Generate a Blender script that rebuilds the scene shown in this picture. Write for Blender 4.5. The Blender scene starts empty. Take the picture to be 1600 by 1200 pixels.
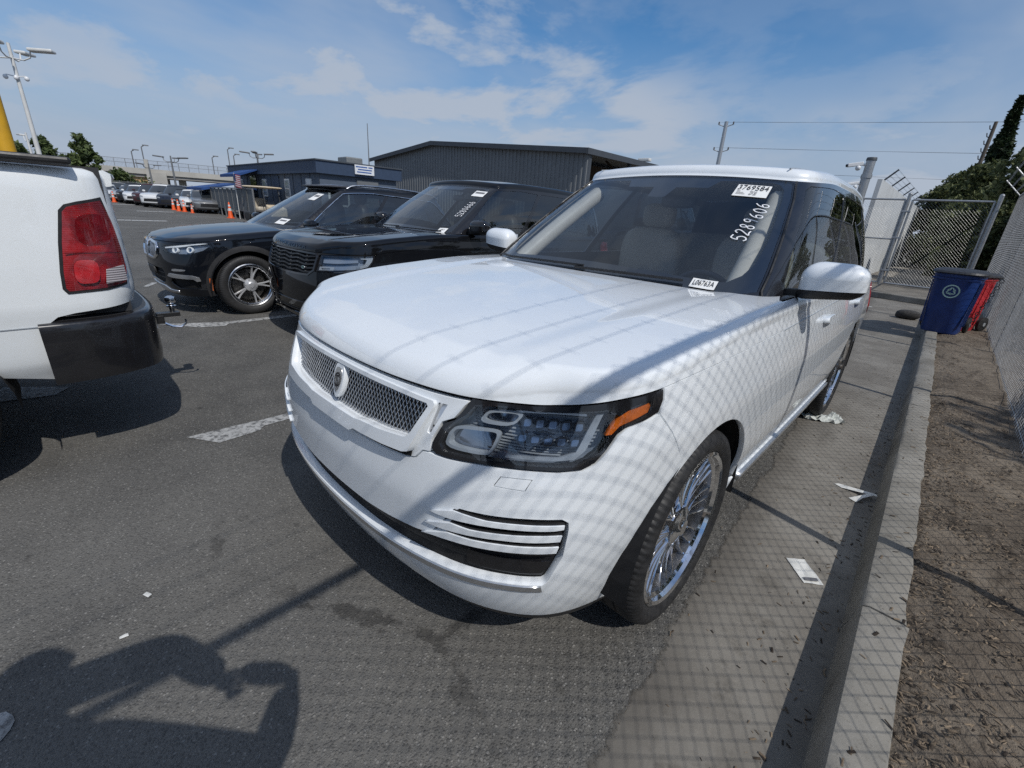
import bpy, math, random
import numpy as np
from mathutils import Matrix, Vector
from mathutils.geometry import delaunay_2d_cdt

scene = bpy.context.scene
C = scene.collection
RAD = math.radians
rng = random.Random(7)

# ------------------------------------------------------------------ camera
CAM_POS = (1.37494, -1.47766, 1.44965)
CAM_YAW, CAM_PITCH, CAM_ROLL, CAM_F = 0.74022, 0.36780, 0.06750, 698.742
def camera_axes():
    cy, sy, cp, sp = math.cos(CAM_YAW), math.sin(CAM_YAW), math.cos(CAM_PITCH), math.sin(CAM_PITCH)
    f = Vector((-sy*cp, cy*cp, -sp)); r = Vector((cy, sy, 0)); u = r.cross(f)
    c, s = math.cos(CAM_ROLL), math.sin(CAM_ROLL)
    return c*r+s*u, -s*r+c*u, f
AX_R, AX_U, AX_F = camera_axes()
cam_data = bpy.data.cameras.new('camera')
cam_data.sensor_width = 36.0
cam_data.lens = CAM_F/1600*36.0
cam_data.clip_start = 0.01
cam_data.clip_end = 3000
cam = bpy.data.objects.new('camera', cam_data)
cam.matrix_world = Matrix(((AX_R.x, AX_U.x, -AX_F.x, CAM_POS[0]), (AX_R.y, AX_U.y, -AX_F.y, CAM_POS[1]), (AX_R.z, AX_U.z, -AX_F.z, CAM_POS[2]), (0, 0, 0, 1)))
C.objects.link(cam)
scene.camera = cam

# ------------------------------------------------------------------ sun and sky
SUN = Vector((.845, -.18, 1.0)).normalized()
world = bpy.data.worlds.new('World'); scene.world = world; world.use_nodes = True
wn, wl = world.node_tree.nodes, world.node_tree.links
wn.clear()
wout = wn.new('ShaderNodeOutputWorld'); wbg = wn.new('ShaderNodeBackground')
sky = wn.new('ShaderNodeTexSky'); sky.sky_type = 'NISHITA'; sky.sun_disc = False
sky.sun_elevation = math.asin(SUN.z); sky.sun_rotation = math.atan2(SUN.x, SUN.y)
sky.altitude = 20; sky.air_density = 1.0; sky.dust_density = .45; sky.ozone_density = 3.2
wbg.inputs['Strength'].default_value = 0.118
def wnode(t, **k):
    n = wn.new(t)
    for a, b in k.items(): setattr(n, a, b)
    return n
def wmath(op, a, b=None):
    n = wnode('ShaderNodeMath', operation=op)
    for i, v in enumerate((a, b)):
        if v is None: continue
        if isinstance(v, (int, float)): n.inputs[i].default_value = v
        else: wl.new(v, n.inputs[i])
    return n.outputs[0]
tc = wnode('ShaderNodeTexCoord'); sep = wnode('ShaderNodeSeparateXYZ'); wl.new(tc.outputs['Generated'], sep.inputs[0])
zz = wmath('ADD', wmath('MAXIMUM', sep.outputs[2], 0.0), 0.20)
cx_, cy_ = wmath('DIVIDE', sep.outputs[0], zz), wmath('DIVIDE', sep.outputs[1], zz)
comb = wnode('ShaderNodeCombineXYZ'); wl.new(cx_, comb.inputs[0]); wl.new(cy_, comb.inputs[1])
def cloud(scale, detail, rough, loc, stretch):
    mp = wnode('ShaderNodeMapping'); wl.new(comb.outputs[0], mp.inputs[0])
    mp.inputs['Location'].default_value = loc; mp.inputs['Scale'].default_value = stretch; mp.inputs['Rotation'].default_value = (0, 0, .5)
    n = wnode('ShaderNodeTexNoise'); wl.new(mp.outputs[0], n.inputs['Vector'])
    n.inputs['Scale'].default_value = scale; n.inputs['Detail'].default_value = detail; n.inputs['Roughness'].default_value = rough; n.inputs['Distortion'].default_value = .25
    return n.outputs['Fac']
def ramp(v, lo, hi, to=1.0):
    n = wnode('ShaderNodeMapRange', interpolation_type='SMOOTHSTEP'); wl.new(v, n.inputs[0])
    n.inputs[1].default_value = lo; n.inputs[2].default_value = hi; n.inputs[3].default_value = 0; n.inputs[4].default_value = to
    return n.outputs[0]
c_small = ramp(cloud(1.5, 9, .58, (9.1, 9.4, 0), (1, 1.15, 1)), .44, .59, .92)
c_large = ramp(cloud(.40, 4, .5, (11., 5., 0), (1, 1, 1)), .38, .58, 1.0)
veil = ramp(cloud(.42, 6, .6, (13., 2.2, 0), (1.2, .9, 1)), .37, .64, .64)
low = ramp(sep.outputs[2], .34, .0, .95)
cl = wmath('MAXIMUM', wmath('MULTIPLY', c_small, wmath('ADD', wmath('MULTIPLY', c_large, .8), .2)), veil)
hsv = wnode('ShaderNodeHueSaturation'); hsv.inputs['Saturation'].default_value = 1.30; hsv.inputs['Value'].default_value = .90; wl.new(sky.outputs[0], hsv.inputs['Color'])
def wmix(f, a, b):
    n = wnode('ShaderNodeMix', data_type='RGBA'); wl.new(f, n.inputs[0]); wl.new(a, n.inputs[6])
    n.inputs[7].default_value = b; return n.outputs[2]
hazed = wmix(low, hsv.outputs[0], (2.6, 3.2, 4.35, 1))
wl.new(wmix(cl, hazed, (3.6, 4.1, 4.9, 1)), wbg.inputs['Color']); wl.new(wbg.outputs[0], wout.inputs['Surface'])
sun_data = bpy.data.lights.new('sun', 'SUN'); sun_data.energy = 3.0; sun_data.angle = RAD(.53); sun_data.color = (1, .965, .91)
sun = bpy.data.objects.new('sun', sun_data); sun.rotation_euler = SUN.to_track_quat('Z', 'Y').to_euler(); sun.location = (20, -5, 30); C.objects.link(sun)
scene.view_settings.view_transform = 'Standard'; scene.view_settings.look = 'None'; scene.view_settings.gamma = 1; scene.view_settings.use_curve_mapping = False
scene.view_settings.exposure = 0.0
scene.cycles.use_denoising = False
scene.cycles.max_bounces = 10; scene.cycles.transparent_max_bounces = 24; scene.cycles.glossy_bounces = 5; scene.cycles.transmission_bounces = 6; scene.cycles.diffuse_bounces = 3
scene.cycles.sample_clamp_indirect = 6.0

# ------------------------------------------------------------------ helpers
def tag(o, label=None, cat=None, group=None, kind=None):
    if label: o['label'] = label
    if cat: o['category'] = cat
    if group: o['group'] = group
    if kind: o['kind'] = kind
    return o
def empty(name, loc=(0, 0, 0), rz=0, label=None, cat=None, group=None):
    o = bpy.data.objects.new(name, None); o.location = loc; o.rotation_euler = (0, 0, rz); o.empty_display_size = .2
    C.objects.link(o); return tag(o, label, cat, group)
def link(name, me, mat, parent=None):
    o = bpy.data.objects.new(name, me); C.objects.link(o)
    if mat is not None and not me.materials: me.materials.append(mat)
    if parent is not None: o.parent = parent
    return o
def copy_tree(o, parent=None):
    c = o.copy(); C.objects.link(c); c.parent = parent
    for ch in [k for k in bpy.data.objects if k.parent == o]: copy_tree(ch, c)
    return c
class MB:
    """collects shapes; build() links them as one mesh object"""
    def __init__(self): self.v = []; self.f = []; self.n = 0
    def add(self, V, F, M=None):
        V = [tuple(p) for p in V] if M is None else [tuple(M @ Vector(p)) for p in V]
        k = len(self.v); self.v += V; self.f += [tuple(i+k for i in f) for f in F]; return self
    def box(self, x0, x1, y0, y1, z0, z1, M=None):
        return self.add([(x0,y0,z0),(x1,y0,z0),(x1,y1,z0),(x0,y1,z0),(x0,y0,z1),(x1,y0,z1),(x1,y1,z1),(x0,y1,z1)],
                        [(3,2,1,0),(4,5,6,7),(0,1,5,4),(1,2,6,5),(2,3,7,6),(3,0,4,7)], M)
    def bar(self, a, b, w, h=None, up=(0, 0, 1)):
        a, b = Vector(a), Vector(b); d = (b-a); L = d.length; d.normalize(); up = Vector(up)
        if abs(d.dot(up)) > .98: up = Vector((0, 1, 0))
        x = d.cross(up).normalized(); z = x.cross(d); h = h or w
        M = Matrix(((x.x, d.x, z.x, a.x), (x.y, d.y, z.y, a.y), (x.z, d.z, z.z, a.z), (0, 0, 0, 1)))
        return self.box(-w/2, w/2, 0, L, -h/2, h/2, M)
    def tube(self, pts, r, n=8, caps=True, r2=None):
        P = [Vector(p) for p in pts]; V = []; F = []; m = len(P)
        t0 = (P[1]-P[0]).normalized(); ref = Vector((0, 0, 1)) if abs(t0.z) < .9 else Vector((1, 0, 0)); x = t0.cross(ref).normalized()
        for i, p in enumerate(P):
            t = (P[min(i+1, m-1)]-P[max(i-1, 0)]).normalized(); x = (x-t*x.dot(t)).normalized(); y = t.cross(x)
            rr = r[i] if isinstance(r, (list, tuple)) else (r if r2 is None else r+(r2-r)*i/(m-1))
            for j in range(n):
                a = 2*math.pi*j/n; V.append(p+x*(math.cos(a)*rr)+y*(math.sin(a)*rr))
        for i in range(m-1):
            for j in range(n):
                a, b = i*n+j, i*n+(j+1) % n; F.append((a, b, b+n, a+n))
        if caps: F += [tuple(range(n))[::-1], tuple((m-1)*n+j for j in range(n))]
        return self.add(V, F)
    def cyl(self, a, b, r, n=16, r2=None): return self.tube([a, b], r, n, True, r2)
    def lathe(self, prof, n=32, M=None, axis='z', closed=False):
        """prof: (radius, height)"""
        V = []; F = []; m = len(prof)
        for i in range(n):
            a = 2*math.pi*i/n; c, s = math.cos(a), math.sin(a)
            for r, h in prof: V.append((r*c, r*s, h) if axis == 'z' else (h, r*c, r*s))
        for i in range(n):
            for j in range(m-1 if not closed else m):
                j2 = (j+1) % m; a, b = i*m+j, ((i+1) % n)*m+j; c2, d = ((i+1) % n)*m+j2, i*m+j2; F.append((a, b, c2, d))
        return self.add(V, F, M)
    def prism(self, poly, z0, z1, M=None):
        n = len(poly); V = [(x, y, z0) for x, y in poly]+[(x, y, z1) for x, y in poly]
        F = [tuple(range(n))[::-1], tuple(range(n, 2*n))]+[(i, (i+1) % n, (i+1) % n+n, i+n) for i in range(n)]
        return self.add(V, F, M)
    def sell(self, c, r, e1=.5, e2=.5, nu=24, nv=14, M=None):
        """superellipsoid; small exponents = boxy"""
        V = []; F = []; pw = lambda v, e: math.copysign(abs(v)**e, v)
        for i in range(nv+1):
            a = -math.pi/2+math.pi*i/nv
            for j in range(nu):
                b = 2*math.pi*j/nu; ca = pw(math.cos(a), e1)
                V.append((c[0]+r[0]*ca*pw(math.cos(b), e2), c[1]+r[1]*ca*pw(math.sin(b), e2), c[2]+r[2]*pw(math.sin(a), e1)))
        for i in range(nv):
            for j in range(nu): F.append((i*nu+j, i*nu+(j+1) % nu, (i+1)*nu+(j+1) % nu, (i+1)*nu+j))
        return self.add(V, F, M)
    def quad(self, a, b, c, d): return self.add([a, b, c, d], [(0, 1, 2, 3)])
    def build(self, name, mat, parent=None, smooth=None, bevel=0):
        me = bpy.data.meshes.new(name); me.from_pydata(self.v, [], self.f); me.update()
        if smooth: me.shade_smooth(); me.set_sharp_from_angle(angle=RAD(smooth))
        o = link(name, me, mat, parent)
        if bevel:
            b = o.modifiers.new('bevel', 'BEVEL'); b.width = bevel; b.segments = 2; b.limit_method = 'ANGLE'; b.angle_limit = RAD(40)
        return o
def shade(o, ang=35): o.data.shade_smooth(); o.data.set_sharp_from_angle(angle=RAD(ang)); return o

# ------------------------------------------------------------------ materials
MATS = {}
class NT:
    def __init__(self, name):
        self.m = bpy.data.materials.new(name); self.m.use_nodes = True; self.t = self.m.node_tree
        self.n = self.t.nodes; self.l = self.t.links; self.b = self.n['Principled BSDF']; self.o = self.n['Material Output']; MATS[name] = self.m
        self._tc = None
    def co(self, scale=(1, 1, 1), rot=(0, 0, 0), kind='Object'):
        if self._tc is None: self._tc = self.n.new('ShaderNodeTexCoord')
        mp = self.n.new('ShaderNodeMapping'); self.l.new(self._tc.outputs[kind], mp.inputs[0]); mp.inputs['Scale'].default_value = scale; mp.inputs['Rotation'].default_value = rot; return mp.outputs[0]
    def noise(self, scale, detail=4, rough=.55, vec=None, dist=0, out='Fac'):
        n = self.n.new('ShaderNodeTexNoise'); n.inputs['Scale'].default_value = scale; n.inputs['Detail'].default_value = detail; n.inputs['Roughness'].default_value = rough; n.inputs['Distortion'].default_value = dist
        self.l.new(vec if vec is not None else self.co(), n.inputs['Vector']); return n.outputs[out]
    def voro(self, scale, vec=None, feature='F1', out='Distance', rnd=1):
        n = self.n.new('ShaderNodeTexVoronoi'); n.feature = feature; n.inputs['Scale'].default_value = scale; n.inputs['Randomness'].default_value = rnd
        self.l.new(vec if vec is not None else self.co(), n.inputs['Vector']); return n.outputs[out]
    def ramp(self, v, lo, hi, a=0., b=1., smooth=True):
        n = self.n.new('ShaderNodeMapRange'); n.interpolation_type = 'SMOOTHSTEP' if smooth else 'LINEAR'; self.l.new(v, n.inputs[0])
        for i, k in enumerate((lo, hi, a, b)): n.inputs[i+1].default_value = k
        return n.outputs[0]
    def mix(self, f, a, b, mode='MIX'):
        n = self.n.new('ShaderNodeMix'); n.data_type = 'RGBA'; n.blend_type = mode
        for s, v in ((0, f), (6, a), (7, b)):
            if isinstance(v, (int, float)): n.inputs[s].default_value = v
            elif isinstance(v, tuple): n.inputs[s].default_value = v if len(v) == 4 else v+(1,)
            else: self.l.new(v, n.inputs[s])
        return n.outputs[2]
    def math(self, op, a, b=0.):
        n = self.n.new('ShaderNodeMath'); n.operation = op
        for i, v in enumerate((a, b)):
            if isinstance(v, (int, float)): n.inputs[i].default_value = v
            else: self.l.new(v, n.inputs[i])
        return n.outputs[0]
    def set(self, **k):
        for a, v in k.items():
            s = self.b.inputs[a.replace('_', ' ')]
            if isinstance(v, (int, float)): s.default_value = v
            elif isinstance(v, tuple): s.default_value = v if len(v) == 4 else v+(1,)
            else: self.l.new(v, s)
        return self
    def bump(self, h, strength=.3, dist=.01):
        n = self.n.new('ShaderNodeBump'); n.inputs['Strength'].default_value = strength; n.inputs['Distance'].default_value = dist; self.l.new(h, n.inputs['Height']); self.l.new(n.outputs[0], self.b.inputs['Normal']); return self
def simple(name, col, rough=.5, metal=0., coat=0., var=.12, scale=6., spec=.5, bump=0, bscale=60., kind='Object'):
    t = NT(name); v = t.co(kind=kind); n = t.noise(scale, 5, .6, v)
    t.set(Base_Color=t.mix(t.ramp(n, .3, .7), tuple(c*(1-var) for c in col), tuple(min(1, c*(1+var*.6)) for c in col)), Metallic=metal, Coat_Weight=coat, Coat_Roughness=.03, Specular_IOR_Level=spec)
    t.set(Roughness=t.ramp(t.noise(scale*3, 4, .6, v), .3, .7, max(0, rough-.07), min(1, rough+.07)))
    if bump: t.bump(t.noise(bscale, 4, .6, v), bump, .004)
    return t.m
def glass(name, tint, ior=1.5, rough=0., boost=1.):
    t = NT(name); t.n.remove(t.b)
    tr = t.n.new('ShaderNodeBsdfTransparent'); tr.inputs[0].default_value = tint+(1,)
    gl = t.n.new('ShaderNodeBsdfGlossy'); gl.inputs['Roughness'].default_value = rough
    gl.inputs['Color'].default_value = (1, 1, 1, 1)
    lw = t.n.new('ShaderNodeLayerWeight'); lw.inputs['Blend'].default_value = .5; f0 = ((ior-1)/(ior+1))**2*2*boost
    f = t.math('ADD', t.math('MULTIPLY', t.math('POWER', lw.outputs['Facing'], 5.0), 1-f0), f0)
    mx = t.n.new('ShaderNodeMixShader')
    t.l.new(f, mx.inputs[0]); t.l.new(tr.outputs[0], mx.inputs[1]); t.l.new(gl.outputs[0], mx.inputs[2]); t.l.new(mx.outputs[0], t.o.inputs['Surface']); return t.m
def paint(name, col, dust=.1, rough=.35, flake=0., coat=1.):
    t = NT(name); v = t.co(); n = t.noise(2.2, 6, .6, v); d = t.ramp(t.noise(9, 6, .7, v), .45, .8, 0, dust)
    base = t.mix(t.ramp(n, .3, .7), tuple(c*.97 for c in col), col)
    t.set(Base_Color=t.mix(d, base, (.42, .40, .36)), Roughness=rough, Coat_Weight=coat, Metallic=flake, Specular_IOR_Level=.5 if col[0] > .1 else .0)
    t.set(Coat_Roughness=t.ramp(t.noise(14, 5, .7, v), .4, .8, .02, .09)); return t.m
paint('white_paint', (.80, .835, .86), dust=.03)
paint('black_paint', (.006, .0065, .008), dust=.006, rough=.3)
paint('bmw_paint', (.006, .0075, .011), dust=.008, rough=.3)
paint('pickup_paint', (.78, .81, .82), dust=.06)
simple('gloss_black', (.012, .012, .014), .12, coat=.6, var=.2)
simple('satin_black', (.018, .018, .019), .42, var=.25, bump=.05)
simple('plastic_black', (.028, .028, .03), .55, var=.2, bump=.2, bscale=220)
simple('dark_void', (.006, .006, .007), .8)
simple('chrome', (.78, .79, .81), .06, metal=1, var=.05)
simple('satin_silver', (.55, .56, .58), .28, metal=1, var=.06)
simple('rim_silver', (.58, .59, .61), .32, metal=.5, var=.05)
simple('trim_silver', (.62, .63, .64), .3, metal=.85, var=.06)
simple('light_grey', (.31, .335, .36), .25, var=.1)
simple('lamp_grey', (.20, .235, .29), .18, var=.1, coat=.5)
simple('rubber', (.021, .021, .022), .62, var=.25, scale=14, bump=.15, bscale=120)
simple('disc_steel', (.28, .27, .26), .35, metal=1, var=.2)
simple('leather_beige', (.46, .41, .34), .5, var=.1)
simple('leather_cream', (.55, .50, .42), .5, var=.08)
simple('dash_dark', (.045, .045, .05), .55, var=.15)
simple('sticker_white', (.82, .82, .80), .5, var=.03)
simple('ink_black', (.012, .012, .014), .5)
simple('ink_grey', (.16, .16, .17), .6)
simple('marker_white', (.80, .81, .83), .6, var=.1, scale=90)
simple('amber', (.62, .13, .012), .12, coat=1, var=.15, scale=60)
simple('galvanized', (.40, .41, .42), .42, metal=.7, var=.15, scale=20)
simple('concrete_cap', (.36, .34, .31), .85, var=.15, bump=.2)
glass('windshield_glass', (.80, .85, .89), 1.55, boost=1.15)
glass('side_glass', (.20, .23, .24), 1.55, boost=1.3)
glass('front_side_glass', (.60, .66, .66), 1.55, boost=1.3)
glass('clear_glass', (.72, .77, .82), 1.5)
glass('lens_clear', (.90, .93, .96), 1.5, boost=1.0)
M = MATS

# ------------------------------------------------------------------ curved body surfaces
def crom(P,n):
    P=np.asarray(P,float); k=len(P); t=np.linspace(0,k-1,n); i=np.clip(t.astype(int),0,k-2); f=(t-i)[:,None]
    g=lambda j:P[np.clip(j,0,k-1)]
    p0=np.where((i==0)[:,None],2*g(i)-g(i+1),g(i-1)); p3=np.where((i+2>k-1)[:,None],2*g(i+1)-g(i),g(i+2)); p1=g(i);p2=g(i+1)
    return .5*((2*p1)+(-p0+p2)*f+(2*p0-5*p1+4*p2-p3)*f*f+(-p0+3*p1-3*p2+p3)*f**3)
def mirror_half(H):
    H=np.asarray(H,float); a=H[1:-1][::-1].copy(); a[:,0]*=-1
    e=H[-1:]
    return np.concatenate([e,a,H,],0)   # rear centre -> right side -> front centre -> left side -> rear centre
def spl(xs,ys):
    xs=np.asarray(xs,float);ys=np.asarray(ys,float)
    n=len(xs);m=np.zeros(n);d=np.diff(ys)/np.diff(xs)
    m[1:-1]=np.where(d[1:]*d[:-1]>0,2*d[1:]*d[:-1]/(d[1:]+d[:-1]+1e-12),0);m[0]=d[0];m[-1]=d[-1]
    def f(x):
        x=np.asarray(x,float);xc=np.clip(x,xs[0],xs[-1]);i=np.clip(np.searchsorted(xs,xc)-1,0,n-2);h=xs[i+1]-xs[i];u=(xc-xs[i])/h
        return (2*u**3-3*u*u+1)*ys[i]+(u**3-2*u*u+u)*h*m[i]+(-2*u**3+3*u*u)*ys[i+1]+(u**3-u*u)*h*m[i+1]
    return f
class Outline:
    def __init__(self,half):
        C=mirror_half(half); k=len(C); D=crom(C,(k-1)*60+1)
        L=np.r_[0,np.cumsum(np.hypot(*np.diff(D,axis=0).T))]
        # centre front
        j=np.argmin(np.abs(D[:,0])+100*(D[:,1]>D[:,1].mean())); s=L-L[j]
        self.smax=min(s[-1],-s[0]); N=2001; self.s=np.linspace(-self.smax,self.smax,N)
        self.x=np.interp(self.s,s,D[:,0]);self.y=np.interp(self.s,s,D[:,1])
        tx=np.gradient(self.x,self.s);ty=np.gradient(self.y,self.s)
        ker=np.hanning(31);ker/=ker.sum()
        pad=lambda a:np.convolve(np.pad(a,15,mode='edge'),ker,'valid')
        tx=pad(tx);ty=pad(ty);l=np.hypot(tx,ty);self.nx=ty/l;self.ny=-tx/l
    def __call__(self,s):
        f=lambda a:np.interp(s,self.s,a)
        return f(self.x),f(self.y),f(self.nx),f(self.ny)
    def s_of_y(self,y,side=1):
        m=(self.s*side>0); yy=self.y[m];ss=self.s[m]
        if side<0: yy=yy[::-1];ss=ss[::-1]
        o=np.argsort(yy); return np.interp(y,yy[o],ss[o])
class Body:
    """lower body: wall wrapped round a plan outline, rolled over into a deck"""
    def __init__(self,half,front,side,deck,r,rear=None,rs=None,corner=None):
        self.o=Outline(half);self.fi=spl(*front);self.si=spl(*side);self.ri=spl(*(rear or front));self.deck=deck;self.r=r
        self.rs=rs;self.corner=spl(*corner) if corner else None
    def ins(self,s,z):
        _,_,nx,ny=self.o(s); w=np.clip((-ny-.15)/.75,0,1);w=w*w*(3-2*w); v=np.clip((ny-.15)/.75,0,1);v=v*v*(3-2*v)
        c=4*nx*nx*ny*ny*(ny<0)*self.corner(z) if self.corner else 0
        return w*self.fi(z)+v*self.ri(z)+(1-w-v)*self.si(z)+c
    def rad(self,s):
        if self.rs is None: return self.r+0*np.asarray(s,float)
        _,_,nx,ny=self.o(s); w=np.clip((-ny-.15)/.75,0,1);w=w*w*(3-2*w); return self.r*w+self.rs*(1-w)
    def zt(self,s):
        x,y,nx,ny=self.o(s);z=1.0+0*np.asarray(s,float);r=self.rad(s)
        for _ in range(4):
            i=self.ins(s,z); z=self.deck(x-i*nx,y-i*ny)-r
        return z
    def P(self,s,t):
        s=np.asarray(s,float);t=np.asarray(t,float);x,y,nx,ny=self.o(s);zt=self.zt(s);r=self.rad(s)
        a=np.clip((t-zt)/r,0,np.pi/2);it=self.ins(s,np.minimum(t,zt));d=it+r*(1-np.cos(a))
        px=x-d*nx;py=y-d*ny
        z=np.where(t<=zt,t,self.deck(px,py)-r+r*np.sin(a))
        return np.stack([px,py,z],-1)
class House:
    """greenhouse: wall lofted from belt outline to roof outline"""
    def __init__(self,h0,h1,zb,roof,r,bulge=.02):
        C0=mirror_half(h0);C1=mirror_half(h1);k=len(C0);n=(k-1)*60+1
        self.D0=crom(C0,n);self.D1=crom(C1,n);M=(self.D0+self.D1)/2
        L=np.r_[0,np.cumsum(np.hypot(*np.diff(M,axis=0).T))];self.L=L-L[n//2];self.zb=zb;self.roof=roof;self.r=r;self.bulge=bulge
        self.smax=self.L[-1]
        t=np.gradient(M,axis=0);l=np.hypot(*t.T);self.N=np.stack([t[:,1]/l,-t[:,0]/l],-1)
    def base(self,s):
        f=lambda A:np.stack([np.interp(s,self.L,A[:,0]),np.interp(s,self.L,A[:,1])],-1)
        return f(self.D0),f(self.D1),f(self.N)
    def P(self,s,g):
        s=np.asarray(s,float);g=np.asarray(g,float);a,b,n=self.base(s);zr=self.roof(b[...,0],b[...,1])-self.r;zb=self.zb(a[...,0],a[...,1])
        gg=np.clip(g,None,1)[...,None];q=a+(b-a)*gg+n*(self.bulge*4*gg*(1-gg))
        ang=np.clip((g-1)*.65/self.r,0,np.pi/2)[...,None]  # roll-over beyond g=1
        q=q-n*(self.r*(1-np.cos(ang)))
        z=zb+(zr-zb)*g
        z=np.where(g<=1,z,self.roof(q[...,0],q[...,1])-self.r+self.r*np.sin(ang[...,0]))
        return np.concatenate([q,z[...,None]],-1)
# ---- white car
def make_white():
    hc=spl([-.9,-.75,-.6,-.3,0,.5,.8,5],[1.035,1.062,1.084,1.12,1.148,1.18,1.182,1.17])
    def deck(x,y):
        x=np.abs(x); k=np.clip((x-(.48+.14*np.clip((y+.75)/1.4,0,1)))/.10,0,1)
        d=y-(-.875+.052*(x/.55)**2.3+.10*np.clip((x-.7)/.25,0,1)**2); q=np.clip((.215-d)/.16,0,1.4); fade=np.clip((.93-x)/.2,0,1)
        return hc(y)-.022*(x/.9)**2+.007*k*k*(3-2*k)*np.clip((y+.8)/.3,0,1)-.016*np.clip((x-.4)/.5,0,1)**2*np.clip((-.2-y)/.45,0,1)-.042*q**1.12*fade
    half=[(0,-.875),(.3,-.862),(.55,-.82),(.72,-.745),(.84,-.64),(.915,-.5),(.955,-.33),(.975,-.1),(.985,.4),(.99,1.5),(.985,2.6),(.97,3.2),(.94,3.7),(.88,3.95),(.7,4.07),(.35,4.11),(0,4.12)]
    B=Body(half,([.24,.3,.4,.5,.62,.75,.85,.95,1.05],[.09,.05,.015,0,0,.018,.038,.062,.08]),([.2,.35,.45,.6,.75,.85,.95,1.02,1.1],[.10,.05,.03,.006,0,0,.012,.026,.05]),deck,.05,rs=.045,corner=([.5,.7,.85,.95,1.1],[0,.004,.022,.045,.06]))
    h0=[(0,.50),(.35,.53),(.6,.585),(.76,.65),(.84,.74),(.87,.95),(.88,1.6),(.88,2.6),(.865,3.3),(.80,3.72),(.7,3.86),(.4,3.93),(0,3.95)]
    h1=[(0,1.40),(.3,1.415),(.52,1.445),(.66,1.485),(.72,1.57),(.735,1.8),(.74,2.2),(.735,2.8),(.71,3.3),(.66,3.6),(.57,3.68),(.3,3.72),(0,3.73)]
    hr=spl([1.3,1.6,2.0,2.6,3.3,3.8],[1.765,1.80,1.82,1.815,1.79,1.755])
    roof=lambda x,y:hr(y)-.04*(np.abs(x)/.7)**2
    H=House(h0,h1,lambda x,y:deck(x,y)-.02,roof,.05)
    return B,H
def make_pickup():
    deck=lambda x,y:1.512+0*x+0*y
    half=[(0,0),(.45,.0),(.78,.012),(.90,.045),(.965,.12),(.992,.24),(1.0,.45),(1.005,1.2),(1.005,2.4),(1.0,4.2),(.985,5.1),(.93,5.5),(.8,5.66),(.45,5.74),(0,5.76)]
    return Body(half,([.5,.6,.85,.95,1.3,1.45,1.6],[.05,.03,.02,.0,.01,.02,.03]),([.5,.62,.8,.9,1.0,1.3,1.42,1.55],[.10,.04,.012,.0,.0,.012,.02,.05]),deck,.04,rs=.04)
def make_bmw():
    hc=spl([-.9,-.78,-.7,-.55,-.3,0,.5,.8,5],[.86,.885,.91,.955,1.0,1.035,1.075,1.08,1.07])
    def deck(x,y):
        x=np.abs(x); return hc(y)-.05*(x/.9)**2-.03*np.clip((x-.45)/.45,0,1)**2*np.clip((-.1-y)/.5,0,1)
    half=[(0,-.83),(.25,-.82),(.48,-.785),(.66,-.715),(.80,-.60),(.87,-.46),(.91,-.3),(.935,-.1),(.94,.4),(.945,1.5),(.94,2.6),(.925,3.1),(.89,3.55),(.83,3.75),(.65,3.86),(.35,3.9),(0,3.91)]
    B=Body(half,([.2,.3,.4,.5,.6,.7,.78,.86,.95],[.10,.05,.02,.005,0,.008,.02,.045,.07]),([.2,.35,.45,.6,.72,.8,.88,.95,1.05],[.10,.055,.03,.012,.004,0,.012,.03,.06]),deck,.07,rs=.07,corner=([.4,.6,.75,.9],[0,.004,.02,.05]))
    h0=[(0,.36),(.33,.40),(.56,.46),(.70,.54),(.77,.66),(.80,.9),(.815,1.6),(.815,2.5),(.79,3.1),(.73,3.45),(.62,3.58),(.35,3.64),(0,3.66)]
    h1=[(0,1.38),(.28,1.39),(.46,1.42),(.565,1.46),(.61,1.55),(.62,1.8),(.625,2.2),(.62,2.6),(.60,2.95),(.56,3.15),(.48,3.22),(.28,3.26),(0,3.27)]
    hr=spl([1.3,1.6,2.0,2.6,3.3],[1.61,1.645,1.665,1.65,1.59])
    roof=lambda x,y:hr(y)-.04*(np.abs(x)/.62)**2
    return B,House(h0,h1,lambda x,y:deck(x,y)-.03,roof,.022)

# ------------------------------------------------------------------ panels cut from curved surfaces
def pip(P, poly):
    P = np.asarray(P, float); poly = np.asarray(poly, float); x, y = P[:, 0], P[:, 1]; ins = np.zeros(len(P), bool); n = len(poly)
    for i in range(n):
        x0, y0 = poly[i]; x1, y1 = poly[(i+1) % n]
        if y0 == y1: continue
        c = ((y0 > y) != (y1 > y)) & (x < (x1-x0)*(y-y0)/(y1-y0)+x0); ins ^= c
    return ins
def area2(p): p = np.asarray(p); q = np.roll(p, -1, 0); return (p[:, 0]*q[:, 1]-q[:, 0]*p[:, 1]).sum()
def ccw(p): p = np.asarray(p, float); return p if area2(p) > 0 else p[::-1]
def dens(p, h):
    p = np.asarray(p, float); out = []
    for i in range(len(p)):
        a, b = p[i], p[(i+1) % len(p)]; k = max(1, int(math.ceil(np.hypot(*(b-a))/h)))
        for j in range(k): out.append(a+(b-a)*j/k)
    return np.array(out)
def rounded(p, k=2):
    """corner-cutting to soften a polygon"""
    p = np.asarray(p, float)
    for _ in range(k):
        q = np.roll(p, -1, 0); p = np.stack([.8*p+.2*q, .2*p+.8*q], 1).reshape(-1, 2)
    return p
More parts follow.
